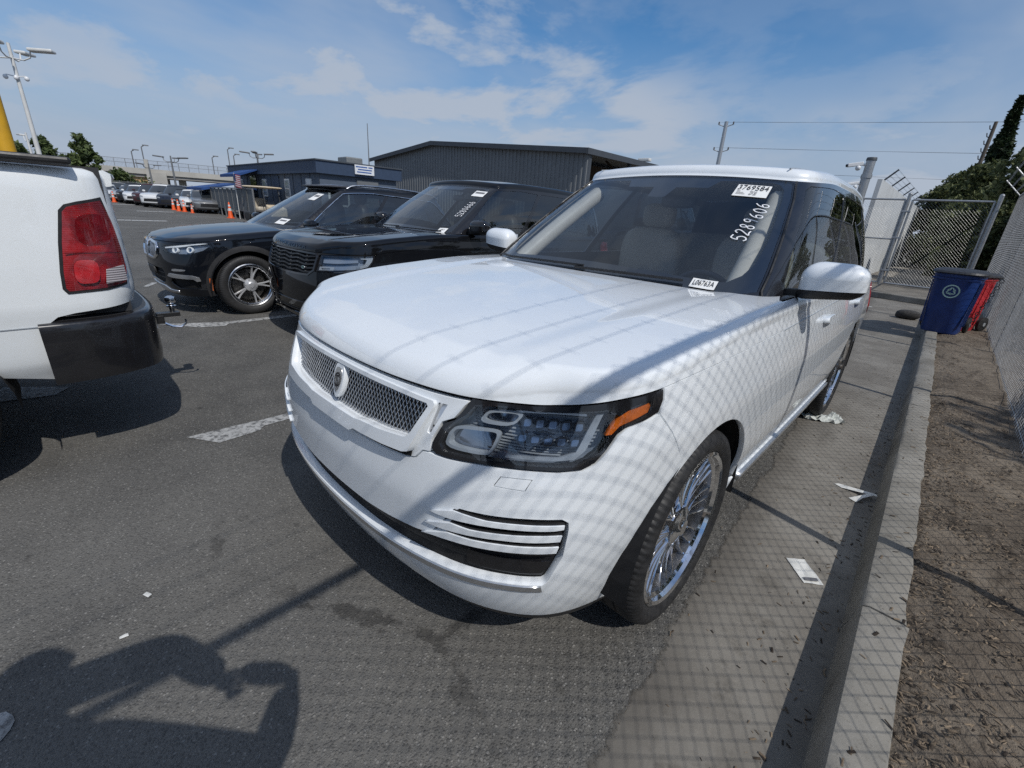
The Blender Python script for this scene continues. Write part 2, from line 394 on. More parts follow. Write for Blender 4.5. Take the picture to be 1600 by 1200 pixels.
def inset(p, d):
    p = ccw(p); a = p-np.roll(p, 1, 0); b = np.roll(p, -1, 0)-p
    na = np.stack([-a[:, 1], a[:, 0]], 1)/(np.hypot(a[:, 0], a[:, 1])[:, None]+1e-12); nb = np.stack([-b[:, 1], b[:, 0]], 1)/(np.hypot(b[:, 0], b[:, 1])[:, None]+1e-12)
    m = na+nb; l2 = (m*m).sum(1, keepdims=True); m = m*2/np.maximum(l2, .6)
    return p+m*d*.5*1.0 if False else p+(na+nb)/np.maximum(1+(na*nb).sum(1, keepdims=True), .35)*d
def mirp(p): p = np.asarray(p, float).copy(); p[:, 0] *= -1; return p[::-1]
def symm(right):
    """closed polygon from its right half (first and last points on the axis)"""
    r = np.asarray(right, float); l = r[::-1].copy(); l[:, 0] *= -1
    return np.concatenate([r, l[1:-1] if abs(r[0][0]) < 1e-9 and abs(r[-1][0]) < 1e-9 else l])
def tess(outer, holes, h):
    outer = ccw(outer); holes = [ccw(q) for q in holes]
    loops = [dens(outer, h)]+[dens(q, h) for q in holes]; pts = []; edges = []
    for L in loops:
        k = len(pts); n = len(L); pts += [tuple(v) for v in L]; edges += [(k+i, k+(i+1) % n) for i in range(n)]
    lo, hi = outer.min(0), outer.max(0)
    gx, gy = np.meshgrid(np.arange(lo[0]+h*.5, hi[0], h), np.arange(lo[1]+h*.5, hi[1], h*.9)); gx = gx+(np.arange(gx.shape[0]) % 2)[:, None]*h*.5
    G = np.stack([gx.ravel(), gy.ravel()], 1); ok = pip(G, outer)
    for q in holes: ok &= ~pip(G, q)
    B_ = np.array(pts); G = G[ok]
    if len(G):
        keep = np.ones(len(G), bool)
        for i in range(0, len(G), 400):
            d = ((G[i:i+400, None, :]-B_[None])**2).sum(-1).min(1); keep[i:i+400] = d > (h*.45)**2
        pts += [tuple(v) for v in G[keep]]
    r = delaunay_2d_cdt([Vector(p) for p in pts], edges, [], 0, 1e-7)
    V = np.array([(v.x, v.y) for v in r[0]]); F = np.array([f for f in r[2] if len(f) == 3])
    cen = V[F].mean(1); ok = pip(cen, outer)
    for q in holes: ok &= ~pip(cen, q)
    F = F[ok]; a, b, c = V[F[:, 0]], V[F[:, 1]], V[F[:, 2]]
    cr = (b[:, 0]-a[:, 0])*(c[:, 1]-a[:, 1])-(b[:, 1]-a[:, 1])*(c[:, 0]-a[:, 0])
    F[cr < 0] = F[cr < 0][:, ::-1]; F = F[np.abs(cr) > 1e-12]
    return V, F, [loops[0]]+[q[::-1] for q in loops[1:]]
def fnorm(Fn, S, T, e=1.5e-3):
    n = np.cross(Fn(S+e, T)-Fn(S-e, T), Fn(S, T+e)-Fn(S, T-e)); return n/(np.linalg.norm(n, axis=-1, keepdims=True)+1e-12)
class Shell:
    """triangles with exact normals"""
    def __init__(self): self.V = []; self.N = []; self.F = []; self.k = 0
    def add(self, V, F, N): self.V.append(np.asarray(V, float)); self.N.append(np.asarray(N, float)); self.F += [tuple(int(i)+self.k for i in f) for f in F]; self.k += len(V)
    def grid(self, Fn, S, T, off=0.):
        n, m = S.shape; P = Fn(S, T); N = fnorm(Fn, S, T); P = P+N*off
        idx = np.arange(n*m).reshape(n, m); F = np.stack([idx[:-1, :-1], idx[:-1, 1:], idx[1:, 1:], idx[1:, :-1]], -1).reshape(-1, 4)
        self.add(P.reshape(-1, 3), F, N.reshape(-1, 3))
    def panel(self, Fn, outer, holes=(), h=.03, off=0., flange=.012, warp=None):
        V, F, loops = tess(outer, holes, h); N = fnorm(Fn, V[:, 0], V[:, 1]); o = off if warp is None else off+warp(V)
        P = Fn(V[:, 0], V[:, 1])+N*(o if np.isscalar(o) else o[:, None]); self.add(P, F, N)
        if flange:
            for L in loops:
                n = fnorm(Fn, L[:, 0], L[:, 1]); o = off if warp is None else off+warp(L)
                p = Fn(L[:, 0], L[:, 1])+n*(o if np.isscalar(o) else o[:, None]); t = np.roll(p, -1, 0)-np.roll(p, 1, 0); t /= np.linalg.norm(t, axis=1, keepdims=True)+1e-12
                m = np.cross(t, n); k = len(p); i = np.arange(k); j = (i+1) % k
                e = n*.6+m; e /= np.linalg.norm(e, axis=1, keepdims=True)
                self.add(np.concatenate([p, p-n*flange]), np.stack([j, i, i+k, j+k], 1), np.concatenate([e, m]))
        return self
    def build(self, name, mat, parent=None, mirror=False):
        V = np.concatenate(self.V); N = np.concatenate(self.N); F = self.F
        if mirror: V = V*[-1, 1, 1]; N = N*[-1, 1, 1]; F = [f[::-1] for f in F]
        me = bpy.data.meshes.new(name); me.from_pydata(V.tolist(), [], F); me.update(); me.shade_smooth()
        me.normals_split_custom_set_from_vertices(N.tolist())
        return link(name, me, mat, parent)
    def both(self, name, mat, parent=None): return self.build(name, mat, parent), self.build(name, mat, parent, True)
def house_fn(H): return lambda s, v: H.P(s, np.asarray(v)/.65)
def hpoly(p): p = np.asarray(p, float).copy(); p[:, 1] *= .65; return p
def text2d(txt, size=1.0, align='CENTER'):
    cu = bpy.data.curves.new('txt', 'FONT'); cu.body = txt; cu.size = size; cu.align_x = align; cu.align_y = 'CENTER'; cu.resolution_u = 2
    o = bpy.data.objects.new('txt', cu); C.objects.link(o); bpy.context.view_layer.update()
    me = bpy.data.meshes.new_from_object(o.evaluated_get(bpy.context.evaluated_depsgraph_get()))
    V = np.array([v.co[:2] for v in me.vertices]).reshape(-1, 2); F = [tuple(p.vertices) for p in me.polygons]
    bpy.data.objects.remove(o); bpy.data.curves.remove(cu); bpy.data.meshes.remove(me); return V, F
DIG = {'5': [[(.85,1),(.25,1),(.15,.55),(.5,.62),(.85,.4),(.75,.1),(.4,-.02),(.1,.1)]], '2': [[(.15,.8),(.4,1),(.75,.9),(.75,.65),(.4,.3),(.1,.0),(.5,.05),(.95,.02)]],
       '8': [[(.75,.85),(.5,1),(.25,.85),(.35,.6),(.7,.4),(.75,.12),(.45,0),(.2,.15),(.3,.4),(.65,.62),(.75,.85)]], '9': [[(.78,.82),(.55,1),(.25,.85),(.3,.58),(.6,.56),(.78,.8)],[(.80,.9),(.76,.5),(.64,.0)]],
       '6': [[(.7,1),(.35,.7),(.2,.3),(.35,.02),(.7,.05),(.8,.3),(.6,.5),(.25,.35)]], '0': [[(.5,1),(.2,.7),(.2,.25),(.5,0),(.8,.25),(.82,.7),(.5,1)]]}
def scribble(txt, w=.08):
    """hand-written digits as flat ribbons: verts, faces; one digit per unit width"""
    V = []; F = []; r = random.Random(3)
    for i, ch in enumerate(txt):
        for st in DIG[ch]:
            P = crom(np.array(st)*[.8, 1]+[i*.92, r.uniform(-.06, .06)], 7*len(st)); t = np.gradient(P, axis=0); t /= np.hypot(t[:, 0], t[:, 1])[:, None]+1e-9; n = np.stack([-t[:, 1], t[:, 0]], 1)
            k = len(V); V += [tuple(v) for v in np.stack([P+n*w/2, P-n*w/2], 1).reshape(-1, 2)]; F += [(k+2*j, k+2*j+1, k+2*j+3, k+2*j+2) for j in range(len(P)-1)]
    return np.array(V), F
def decal(name, Fn, V, F, origin, ex, ey, mat, parent, off=.0015):
    """flat print laid on a curved surface: origin + V.x*ex + V.y*ey in surface coordinates"""
    o, ex, ey = (np.array(v, float) for v in (origin, ex, ey)); Q = o+V[:, :1]*ex+V[:, 1:2]*ey; N = fnorm(Fn, Q[:, 0], Q[:, 1]); P = Fn(Q[:, 0], Q[:, 1])+N*off
    me = bpy.data.meshes.new(name); me.from_pydata(P.tolist(), [], F); me.update()
    return link(name, me, mat, parent)
def grid_quad(n=8, m=4):
    V = np.array([(i/n, j/m) for j in range(m+1) for i in range(n+1)]); F = [(j*(n+1)+i, j*(n+1)+i+1, (j+1)*(n+1)+i+1, (j+1)*(n+1)+i) for j in range(m) for i in range(n)]; return V, F

# ------------------------------------------------------------------ wheels
def make_tyre(R, w, rr):
    n = 300; prof = []
    hw = w/2
    prof = [(rr, hw*.80), (rr+.012, hw*.92), (rr+.03, hw*.97), (rr+(R-rr)*.5, hw*1.0), (R-.028, hw*.97), (R-.012, hw*.90), (R-.003, hw*.78), (R, hw*.62), (R, hw*.42), (R-.008, hw*.40), (R-.008, hw*.34), (R, hw*.32), (R, hw*.06), (R-.008, hw*.04)]
    prof = prof+[(r, -x) for r, x in prof[::-1]]; V = []; F = []; m = len(prof)
    for i in range(n):
        a = 2*math.pi*i/n; c, s = math.cos(a), math.sin(a); g = (i % 3 == 0)
        for (r, x) in prof:
            q = r
            if g and r > R-.03 and abs(x) > hw*.42: q = r-.0045
            V.append((x, q*c, q*s))
    for i in range(n):
        for j in range(m-1): F.append((i*m+j, i*m+j+1, ((i+1) % n)*m+j+1, ((i+1) % n)*m+j))
    mb = MB(); mb.add(V, [f[::-1] for f in F]); return mb
def chrome_wheel(parent, loc, flip, R=.388, w=.275, rr=.292, mat='chrome', style='white', name='wheel'):
    """barrel with lip; tyre, spokes, hub cap, brake disc as sub-parts. axle along x, outer face +x"""
    hw = w/2; barrel = MB(); o_ = hw-.015
    lipd = .016 if style == 'white' else .012
    barrel.lathe([(rr+.006, o_), (rr-.004, o_+.004), (rr-.016, o_-.002), (rr-.022, o_-.02), (rr-.026, o_-lipd), (rr-.034, o_-lipd-.01)], 72, axis='x')
    root = barrel.build(name, M['chrome' if style == 'white' else 'satin_silver'], parent, smooth=40)
    root.location = loc; root.rotation_euler = (0, 0, math.pi if flip else 0)
    bb_ = MB(); bb_.lathe([(rr-.034, o_-lipd-.01), (rr-.045, .0), (rr-.04, -hw*.8), (rr-.01, -hw*.9)], 60, axis='x'); bb_.build('barrel', M['disc_steel'], root, smooth=40)
    t = make_tyre(R, w, rr).build('tyre', M['rubber'], root, smooth=38)
    d = MB(); d.lathe([(.06, .012), (.19, .012), (.19, -.012), (.06, -.012)], 40, Matrix.Translation((-.01, 0, 0)), axis='x', closed=True); d.lathe([(.0, -.06), (rr-.045, -.07)], 40, axis='x'); d.build('brake_disc', M['disc_steel'], root, smooth=40)
    xo = o_-lipd-.006
    ns, per = {'white': (8, 3), 'bmw': (5, 2), 'black': (6, 2), 'plain': (5, 1)}[style]
    sm = M[{'white': 'chrome', 'bmw': 'rim_silver', 'black': 'gloss_black', 'plain': 'satin_silver'}[style]]
    for k in range(ns):
        mb = MB()
        for q in range(per):
            a0 = 2*math.pi*k/ns; da = ((q-(per-1)/2)*({'white': .20, 'bmw': .30, 'black': .3, 'plain': 0}[style]))
            wd = {'white': .012, 'bmw': .022, 'black': .03, 'plain': .05}[style]
            pts = []
            for i in range(9):
                f = i/8; r = .055+(rr-.03-.055)*f; a = a0+da*(f**.8)+(.10 if style == 'white' else 0)*math.sin(f*math.pi)*(q-1)
                dish = -.016*math.sin(f*math.pi*.9)-(.012*(1-f))
                pts.append((xo+dish-.004, r, a, wd*(1.25-.55*f+.5*max(0, f-.8)*4)))
            V = []; F = []
            for (x, r, a, ww) in pts:
                for (dx, dt) in ((-.022, -1), (-.004, -1.), (.006, -.45), (.006, .45), (-.004, 1), (-.022, 1)):
                    aa = a+dt*ww/2/r; V.append((x+dx, r*math.cos(aa), r*math.sin(aa)))
            for i in range(8):
                for j in range(5): F.append((i*6+j, (i+1)*6+j, (i+1)*6+j+1, i*6+j+1))
            mb.add(V, F)
        mb.build('spoke', sm, root, smooth=50)
    hc = MB(); hc.lathe([(.0, xo+.012), (.03, xo+.012), (.036, xo+.006), (.05, xo+.002), (.075, xo-.006), (.08, xo-.04)], 32, axis='x'); hc.build('hub_cap', sm, root, smooth=35)
    for k in range(5):
        ln = MB(); a = 2*math.pi*(k+.5)/5; ln.cyl((xo-.02, .06*math.cos(a), .06*math.sin(a)), (xo-.002, .06*math.cos(a), .06*math.sin(a)), .010, 6); ln.build('lug_nut', M['satin_black' if style != 'white' else 'satin_silver'], root, smooth=40)
    return root
def wheel_set(parent, yb, half, R=.388, w=.275, rr=.292, style='white'):
    a = chrome_wheel(parent, (half-w/2, 0, R), False, R, w, rr, style=style)
    for (x, y, fl) in ((half-w/2, yb, False), (-half+w/2, 0, True), (-half+w/2, yb, True)):
        c = copy_tree(a, parent); c.location = (x, y, R); c.rotation_euler = (0, 0, math.pi if fl else 0)
def arch_liner(parent, Bd, yc, zc, r, half):
    for sx in (1, -1):
        mb = MB(); V = []; F = []; n = 18
        for i in range(n+1):
            a = math.pi*(i/n)*1.06-.09; y, z = yc+(r+.012)*math.cos(a), zc+(r+.012)*math.sin(a)
            V += [(sx*(half-.02), y, z), (sx*.5, y, z)]
        for i in range(n): F.append((2*i, 2*i+1, 2*i+3, 2*i+2))
        mb.add(V, F); k = len(mb.v); mb.v.append((sx*.5, yc, zc)); mb.f += [(2*i+1, 2*i+3, k) for i in range(n)]
        mb.build('wheel_well', M['dark_void'], parent)

# ------------------------------------------------------------------ sport utility vehicles
def sy(Bd, y): return float(Bd.o.s_of_y(y))
def arch(Bd, yc, zc, r, a0, a1, n=26): return [(sy(Bd, yc+r*math.cos(a)), zc+r*math.sin(a)) for a in np.linspace(RAD(a0), RAD(a1), n)]
def superell_mirror(parent, sx, base, mat, W=.125, D=.075, Hh=.118):
    """door mirror: body-colour cap with a waist crease, black base and arm, mirror glass"""
    x, y, z = base; nu = 40
    def ring(f, grow=1., dz=None):
        # f 0 bottom .. 1 top
        w = 1.0 if f < .42 else math.sqrt(max(0., 1-((f-.42)/.58)**2.1))
        d = (.93+.07*f/.42) if f < .42 else w
        out = []
        for j in range(nu):
            a = 2*math.pi*j/nu; ca, sa = math.cos(a), math.sin(a); e = .58
            px = math.copysign(abs(ca)**e, ca)*W*(1-.30*(1-w))*(w**.35 if w > 0 else 0); py = math.copysign(abs(sa)**e, sa)*D*d
            if sa < 0: py *= 1-.25*max(0, px/W)**2      # front face sweeps back outward
            out.append((x+sx*(W+px)*grow+sx*W*(1-grow), y+py*grow-.018*(px/W)*0, z+Hh*f+.010*(px/W)*(1-f)))
        return out
    fs = [0, .03, .15, .30, .40, .42, .46, .54, .64, .74, .83, .91, .96, .99]; V = []; F = []
    for f in fs: V += ring(f)
    for i in range(len(fs)-1):
        for j in range(nu): F.append((i*nu+j, i*nu+(j+1) % nu, (i+1)*nu+(j+1) % nu, (i+1)*nu+j))
    F.append(tuple((len(fs)-1)*nu+j for j in range(nu))); F.append(tuple(range(nu))[::-1])
    if sx < 0: F = [f[::-1] for f in F]
    mb = MB(); mb.add(V, F); cap = mb.build('door_mirror', mat, parent, smooth=16)
    cap.data.set_sharp_from_angle(angle=RAD(30))
    V = []; F = []
    for k, (dz, gr) in enumerate(((-.003, .97), (-.02, .96), (-.036, .86), (-.042, .6))):
        for (a, b, c) in ring(0, gr): V.append((a-sx*.03*k/3, b+.008*k/3, c+dz))
    for i in range(3):
        for j in range(nu): F.append((i*nu+j, (i+1)*nu+j, (i+1)*nu+(j+1) % nu, i*nu+(j+1) % nu))
    F.append(tuple(3*nu+j for j in range(nu))[::-1])
    F.append(tuple(range(nu)))
    if sx < 0: F = [f[::-1] for f in F]
    mb = MB(); mb.add(V, F); mb.bar((x-sx*.07, y+.012, z-.035), (x+sx*.08, y+.008, z-.022), .06, .03); mb.build('mirror_base', M['satin_black'], cap, smooth=45)
    mb = MB(); mb.box(x+sx*W-.1, x+sx*W+.1, y+D*.94, y+D*.98, z+.014, z+Hh*.7); mb.build('mirror_glass', M['chrome'], cap)
def seat(parent, x, y, mat, z=.62):
    b = MB(); b.sell((x, y+.22, z+.42), (.25, .09, .36), .45, .5, M=None); bk = b.build('seat', mat, parent, smooth=60)
    c = MB(); c.sell((x, y-.05, z), (.26, .27, .10), .5, .5); c.build('cushion', mat, bk, smooth=60)
    h = MB(); h.sell((x, y+.27, z+.87), (.13, .06, .09), .6, .6); h.cyl((x-.05, y+.26, z+.7), (x-.05, y+.26, z+.82), .008, 6); h.cyl((x+.05, y+.26, z+.7), (x+.05, y+.26, z+.82), .008, 6); h.build('headrest', mat, bk, smooth=60)
def interior(parent, dash_y, belt, half, seatmat, lhd=1, ys=1.75):
    d = MB(); d.sell((0, dash_y+.30, belt-.20), (half*.98, .34, .17), .45, .35, 36, 12); d.build('dashboard', M['dash_dark'], parent, smooth=60)
    f = MB(); f.box(-half*.98, half*.98, dash_y, ys+1.9, .40, .43); f.build('cabin_floor', M['dash_dark'], parent)
    c = MB(); c.sell((0, ys-.15, .66), (.13, .55, .2), .4, .4); c.build('center_console', M['dash_dark'], parent, smooth=60)
    for sx in (-1, 1): seat(parent, sx*.38, ys, seatmat)
    b = MB(); b.sell((0, ys+1.15, .98), (.68, .1, .40), .35, .4, 36); b.sell((0, ys+.88, .62), (.68, .26, .1), .4, .4, 36); b.build('rear_seat', seatmat, parent, smooth=60)
    # steering wheel, tilted towards the driver
    mb = MB(); n = 32; ring = []
    Mx = Matrix.Translation((.38*lhd, ys-.52, belt-.12)) @ Matrix.Rotation(RAD(-64), 4, 'X')
    mb.lathe([(.185+.016*math.cos(a), .016*math.sin(a)) for a in np.linspace(0, 2*math.pi, 9)[:-1]], 36, Mx, closed=True)
    for a in (0, math.pi, -math.pi/2): mb.tube([Mx @ Vector((.05*math.cos(a), .05*math.sin(a), -.01)), Mx @ Vector((.18*math.cos(a), .18*math.sin(a), 0))], .016, 6)
    mb.sell((0, 0, -.01), (.07, .065, .03), .6, .7, M=Mx); mb.build('steering_wheel', M['dash_dark'], parent, smooth=50)
    hl_ = MB(); hl_.sell((0, ys+.75, belt+.56), (half*.80, 1.05, .03), .5, .3, 30, 6); hl_.build('headliner', M['leather_cream'] if seatmat.name != 'leather_dark' else M['dash_dark'], parent, smooth=60)
    r = MB(); r.sell((0, dash_y+.78, belt+.42), (.11, .02, .035), .5, .6); r.build('rear_view_mirror', M['satin_black'], parent, smooth=50)

def shell_common(root, Bd, Hs, E, cfg, mat):
    """hood, fenders, doors, quarters, roof, pillars and glass shared by the SUVs"""
    FB, FH = Bd.P, house_fn(Hs)
    half = cfg['half']; wb = cfg['wb']; R = cfg['R']; ar = cfg['arch_r']; ztop = lambda s, k=1.2: Bd.zt(s)+Bd.rad(s)*k
    g = .0025
    # dark inner shell behind every gap
    ssm = Bd.o.smax*.995; sil = cfg['sill']
    outer = [(s, sil+.03) for s in np.linspace(-ssm, ssm, 120)]+[(s, float(Bd.zt(s))) for s in np.linspace(ssm, -ssm, 120)]
    holes = []
    for sd in (1, -1):
        for yc in (0, wb):
            a = np.array(arch(Bd, yc, R, ar-.004, -8, 188, 30)); a[:, 0] *= sd; holes.append(a)
    sh = Shell(); sh.panel(FB, outer, [], .07, -.05, 0, None) if False else None
    cut = []
    def lower(sd):
        up = []
        pts = []
        for s in np.linspace(-ssm, ssm, 160): pts.append((s, sil+.03))
        return pts
    # lower boundary follows the arches
    low = []
    def arch_low(yc): return [(s, max(t, sil+.03)) for s, t in arch(Bd, yc, R, ar-.002, 190, -10, 30)]
    right = [(0, sil+.03), (sy(Bd, -ar)-.05, sil+.03)]+arch_low(0)+arch_low(wb)+[(ssm, sil+.03)]
    left = [(-s, t) for s, t in right[::-1]]
    outer = left[:-1]+right+[(s, float(Bd.zt(s))+.01) for s in np.linspace(ssm, -ssm, 160)]
    sh = Shell(); sh.panel(FB, outer, cfg.get('inner_holes', []), .06, cfg.get('inner_off', -.03), 0); sh.build('inner_shell', M['dark_void'], root)
    # hood
    yA = cfg['hood_y']; sA = sy(Bd, yA); sh = Shell()
    S, Vv = np.meshgrid(np.linspace(-sA, sA, 200), np.linspace(0, 1, 14)); Et = E(np.abs(S))+.0015; Tm = Bd.zt(S)+Bd.rad(S)*math.pi/2
    sh.grid(FB, S, Et+(Tm-Et)*Vv)
    sl = np.linspace(-sA, sA, 200); n = fnorm(FB, sl, E(np.abs(sl))+.0015); pE = FB(sl, E(np.abs(sl))+.0015); k = len(sl); i = np.arange(k-1)
    dn = n*.5+np.array([0, 0, -1.]); dn /= np.linalg.norm(dn, axis=1, keepdims=True)
    sh.add(np.concatenate([pE, pE-n*.03+[0, 0, .004]]), np.stack([i, i+k, i+k+1, i+1], 1), np.concatenate([dn, np.tile([0, 0, -1.], (k, 1))]))
    edge = FB(sl, Bd.zt(sl)+Bd.rad(sl)*math.pi/2)[:, :2]
    # the hood's rear edge follows the windshield base
    hb = Hs.base(np.linspace(cfg['hb'], -cfg['hb'], 60))[0]; rear = hb+np.array([0, cfg.get('hood_gap', .02)]); rear = rear[np.abs(rear[:, 0]) < np.abs(edge[-1, 0])-.004]
    poly = np.concatenate([edge, rear]); Fd = lambda x, y: np.stack([x, y, Bd.deck(x, y)], -1)
    sh.panel(Fd, poly, [], .026, 0, 0); sh.build('hood', mat, root)
    # fenders, doors, quarters on both sides
    sd1, sd2, sd3 = sy(Bd, cfg['door_y'][0]), sy(Bd, cfg['door_y'][1]), sy(Bd, cfg['door_y'][2])
    top = lambda s0, s1, k=1.25, n=14: [(s, float(ztop(s, k))) for s in np.linspace(s0, s1, n)]
    Ep = lambda s0, s1, n=16: [(s, float(E(s))-.0015) for s in np.linspace(s0, s1, n)]
    rocker = cfg['rocker']; a_end = math.degrees(math.asin((rocker-R)/ar))
    fend = cfg['fender_front']+arch(Bd, 0, R, ar, cfg['arch_a'], a_end, 30)+[(sd1-g, rocker), (sd1-g, float(E(sd1)))]+Ep(sd1-g, cfg['fender_s'])
    sh = Shell(); sh.panel(FB, fend, [], .03, 0, .02); sh.both('fender', mat, root)
    doors = [[(sd1+g, rocker), (sd2-g, rocker)]+top(sd2-g, sd1+g), [(sd2+g, rocker)]+[q for q in arch(Bd, wb, R, ar, 180-a_end, 100, 20) if q[0] < sd3-g]+[(sd3-g, R+math.sqrt(max(0, ar**2-(cfg['door_y'][2]-wb)**2)))]+top(sd3-g, sd2+g)]
    for d_ in doors:
        sh = Shell(); sh.panel(FB, d_, [], .028, 0, .02); sh.both('door', mat, root)
    # door handles ride on the doors
    for yv in cfg['handles']:
        s0 = sy(Bd, yv); mb = Shell(); ln = .115; hz = cfg['handle_z']
        mb.panel(FB, rounded([(s0-ln, hz-.018), (s0+ln, hz-.018), (s0+ln, hz+.018), (s0-ln, hz+.018)], 2), [], .02, .03, .03, None)
        mb.both('door_handle', mat, root)
    sr = Bd.o.smax*.9995
    a2 = [q for q in arch(Bd, wb, R, ar, 100, a_end, 30) if q[0] > sd3+g]
    qp = [(sd3+g, a2[0][1] if a2 else .8)]+a2+[(sr, rocker-.03), (sr, float(ztop(sr, 1.25)))]+top(sr, sd3+g, 1.25, 40)
    sh = Shell(); sh.panel(FB, qp, [], .045, 0, .02); sh.both('rear_quarter', mat, root)
    # rocker
    ro = [(sy(Bd, math.sqrt(ar**2-(R-sil-.03)**2))+.01, sil+.02), (sy(Bd, wb-math.sqrt(ar**2-(R-sil-.03)**2))-.01, sil+.02), (sy(Bd, wb-ar*math.cos(RAD(a_end)))-.004, rocker-.004), (sy(Bd, ar*math.cos(RAD(a_end)))+.004, rocker-.004)]
    sh = Shell(); sh.panel(FB, ro, [], .05, .006, .03); sh.both('rocker_panel', M[cfg['rocker_mat']], root)
    # greenhouse
    gl = cfg['gl']   # glass polygons in (s, g)
    hs = Hs.smax*.999; outer = hpoly([(-hs, -.03), (hs, -.03), (hs, .985), (-hs, .985)])
    ws = hpoly(symm(gl['windshield'])); sides = [hpoly(q) for q in gl['side']]
    holes = [ws]+[x for q in sides for x in (q, mirp(q))]
    sh = Shell(); sh.panel(FH, dens(outer, .08), holes, .05, 0, .01); sh.build('window_pillars', M[cfg['pillar_mat']], root)
    sh = Shell(); sh.panel(FH, inset(ws, .002), [], .04, -.001, .0); wso = sh.build('windshield', M['windshield_glass'], root)
    cl_ = hpoly(gl['clear'])
    sh = Shell(); sh.panel(FH, inset(ws, .001), [cl_], .04, -.007, 0); sh.build('windshield_border', M['gloss_black'], wso)
    for qi, q in enumerate(sides):
        sh = Shell(); sh.panel(FH, inset(q, .002), [], .05, -.003, 0); sh.both('side_window', M['front_side_glass' if qi == 0 else 'side_glass'], root)
    # roof: rolled edge plus crown
    sh = Shell(); S, G = np.meshgrid(np.linspace(-hs, hs, 260), np.linspace(.985*.65, .65+Hs.r*math.pi/2, 10)); sh.grid(FH, S, G)
    sl = np.linspace(-hs, hs, 240)[:-1]; poly = FH(sl, 0*sl+.65+Hs.r*math.pi/2)[:, :2]; Fr = lambda x, y: np.stack([x, y, Hs.roof(x, y)], -1)
    sh.panel(Fr, poly, cfg.get('roof_holes', []), .06, 0, .01); rf = sh.build('roof', M[cfg['roof_mat']], root)
    for q in cfg.get('roof_holes', []):
        sh = Shell(); sh.panel(Fr, inset(q, .003), [], .08, -.002, 0); sh.build('sunroof', M['gloss_black'], rf)
    for yc in (0, wb): arch_liner(root, Bd, yc, R, ar, half)
    # rear lamps and rear glass are dark/red panels at the back
    sl0 = sy(Bd, cfg['rear_lamp_y']); sh = Shell(); zt_ = float(Bd.zt(sl0))
    sh.panel(FB, rounded([(sl0-.12, .80), (sl0+.22, .80), (sl0+.22, zt_-.03), (sl0-.10, zt_-.03)], 1), [], .04, .006, .02); sh.both('tail_lamp', M['tail_red'], root)
    return FB, FH

def sym_clear(right): return symm(right)

# ---------------- white SUV
tl = NT('tail_red'); tl.set(Base_Color=tl.mix(tl.ramp(tl.noise(8, 3), .35, .65), (.22, .004, .008), (.36, .012, .014)), Roughness=.12, Coat_Weight=1.)
WE = spl([0, .25, .43, .6, .78, .89, .985, 1.08, 1.19, 1.37, 1.64, 2.1, 3.4, 6], [.970, .971, .974, .976, .976, .984, .999, 1.016, 1.031, 1.046, 1.050, 1.056, 1.075, 1.08])
HEADLIGHT = [(.584,.976),(.656,.975),(.782,.975),(.891,.983),(.985,.998),(1.076,1.014),(1.195,1.030),(1.193,.999),(1.174,.967),(1.128,.952),(1.073,.939),(1.040,.919),(1.007,.879),(.975,.845),(.940,.827),(.872,.818),(.756,.814),(.638,.810),(.536,.801),(.495,.800),(.476,.813),(.479,.837),(.504,.893),(.539,.910),(.551,.926),(.567,.950)]
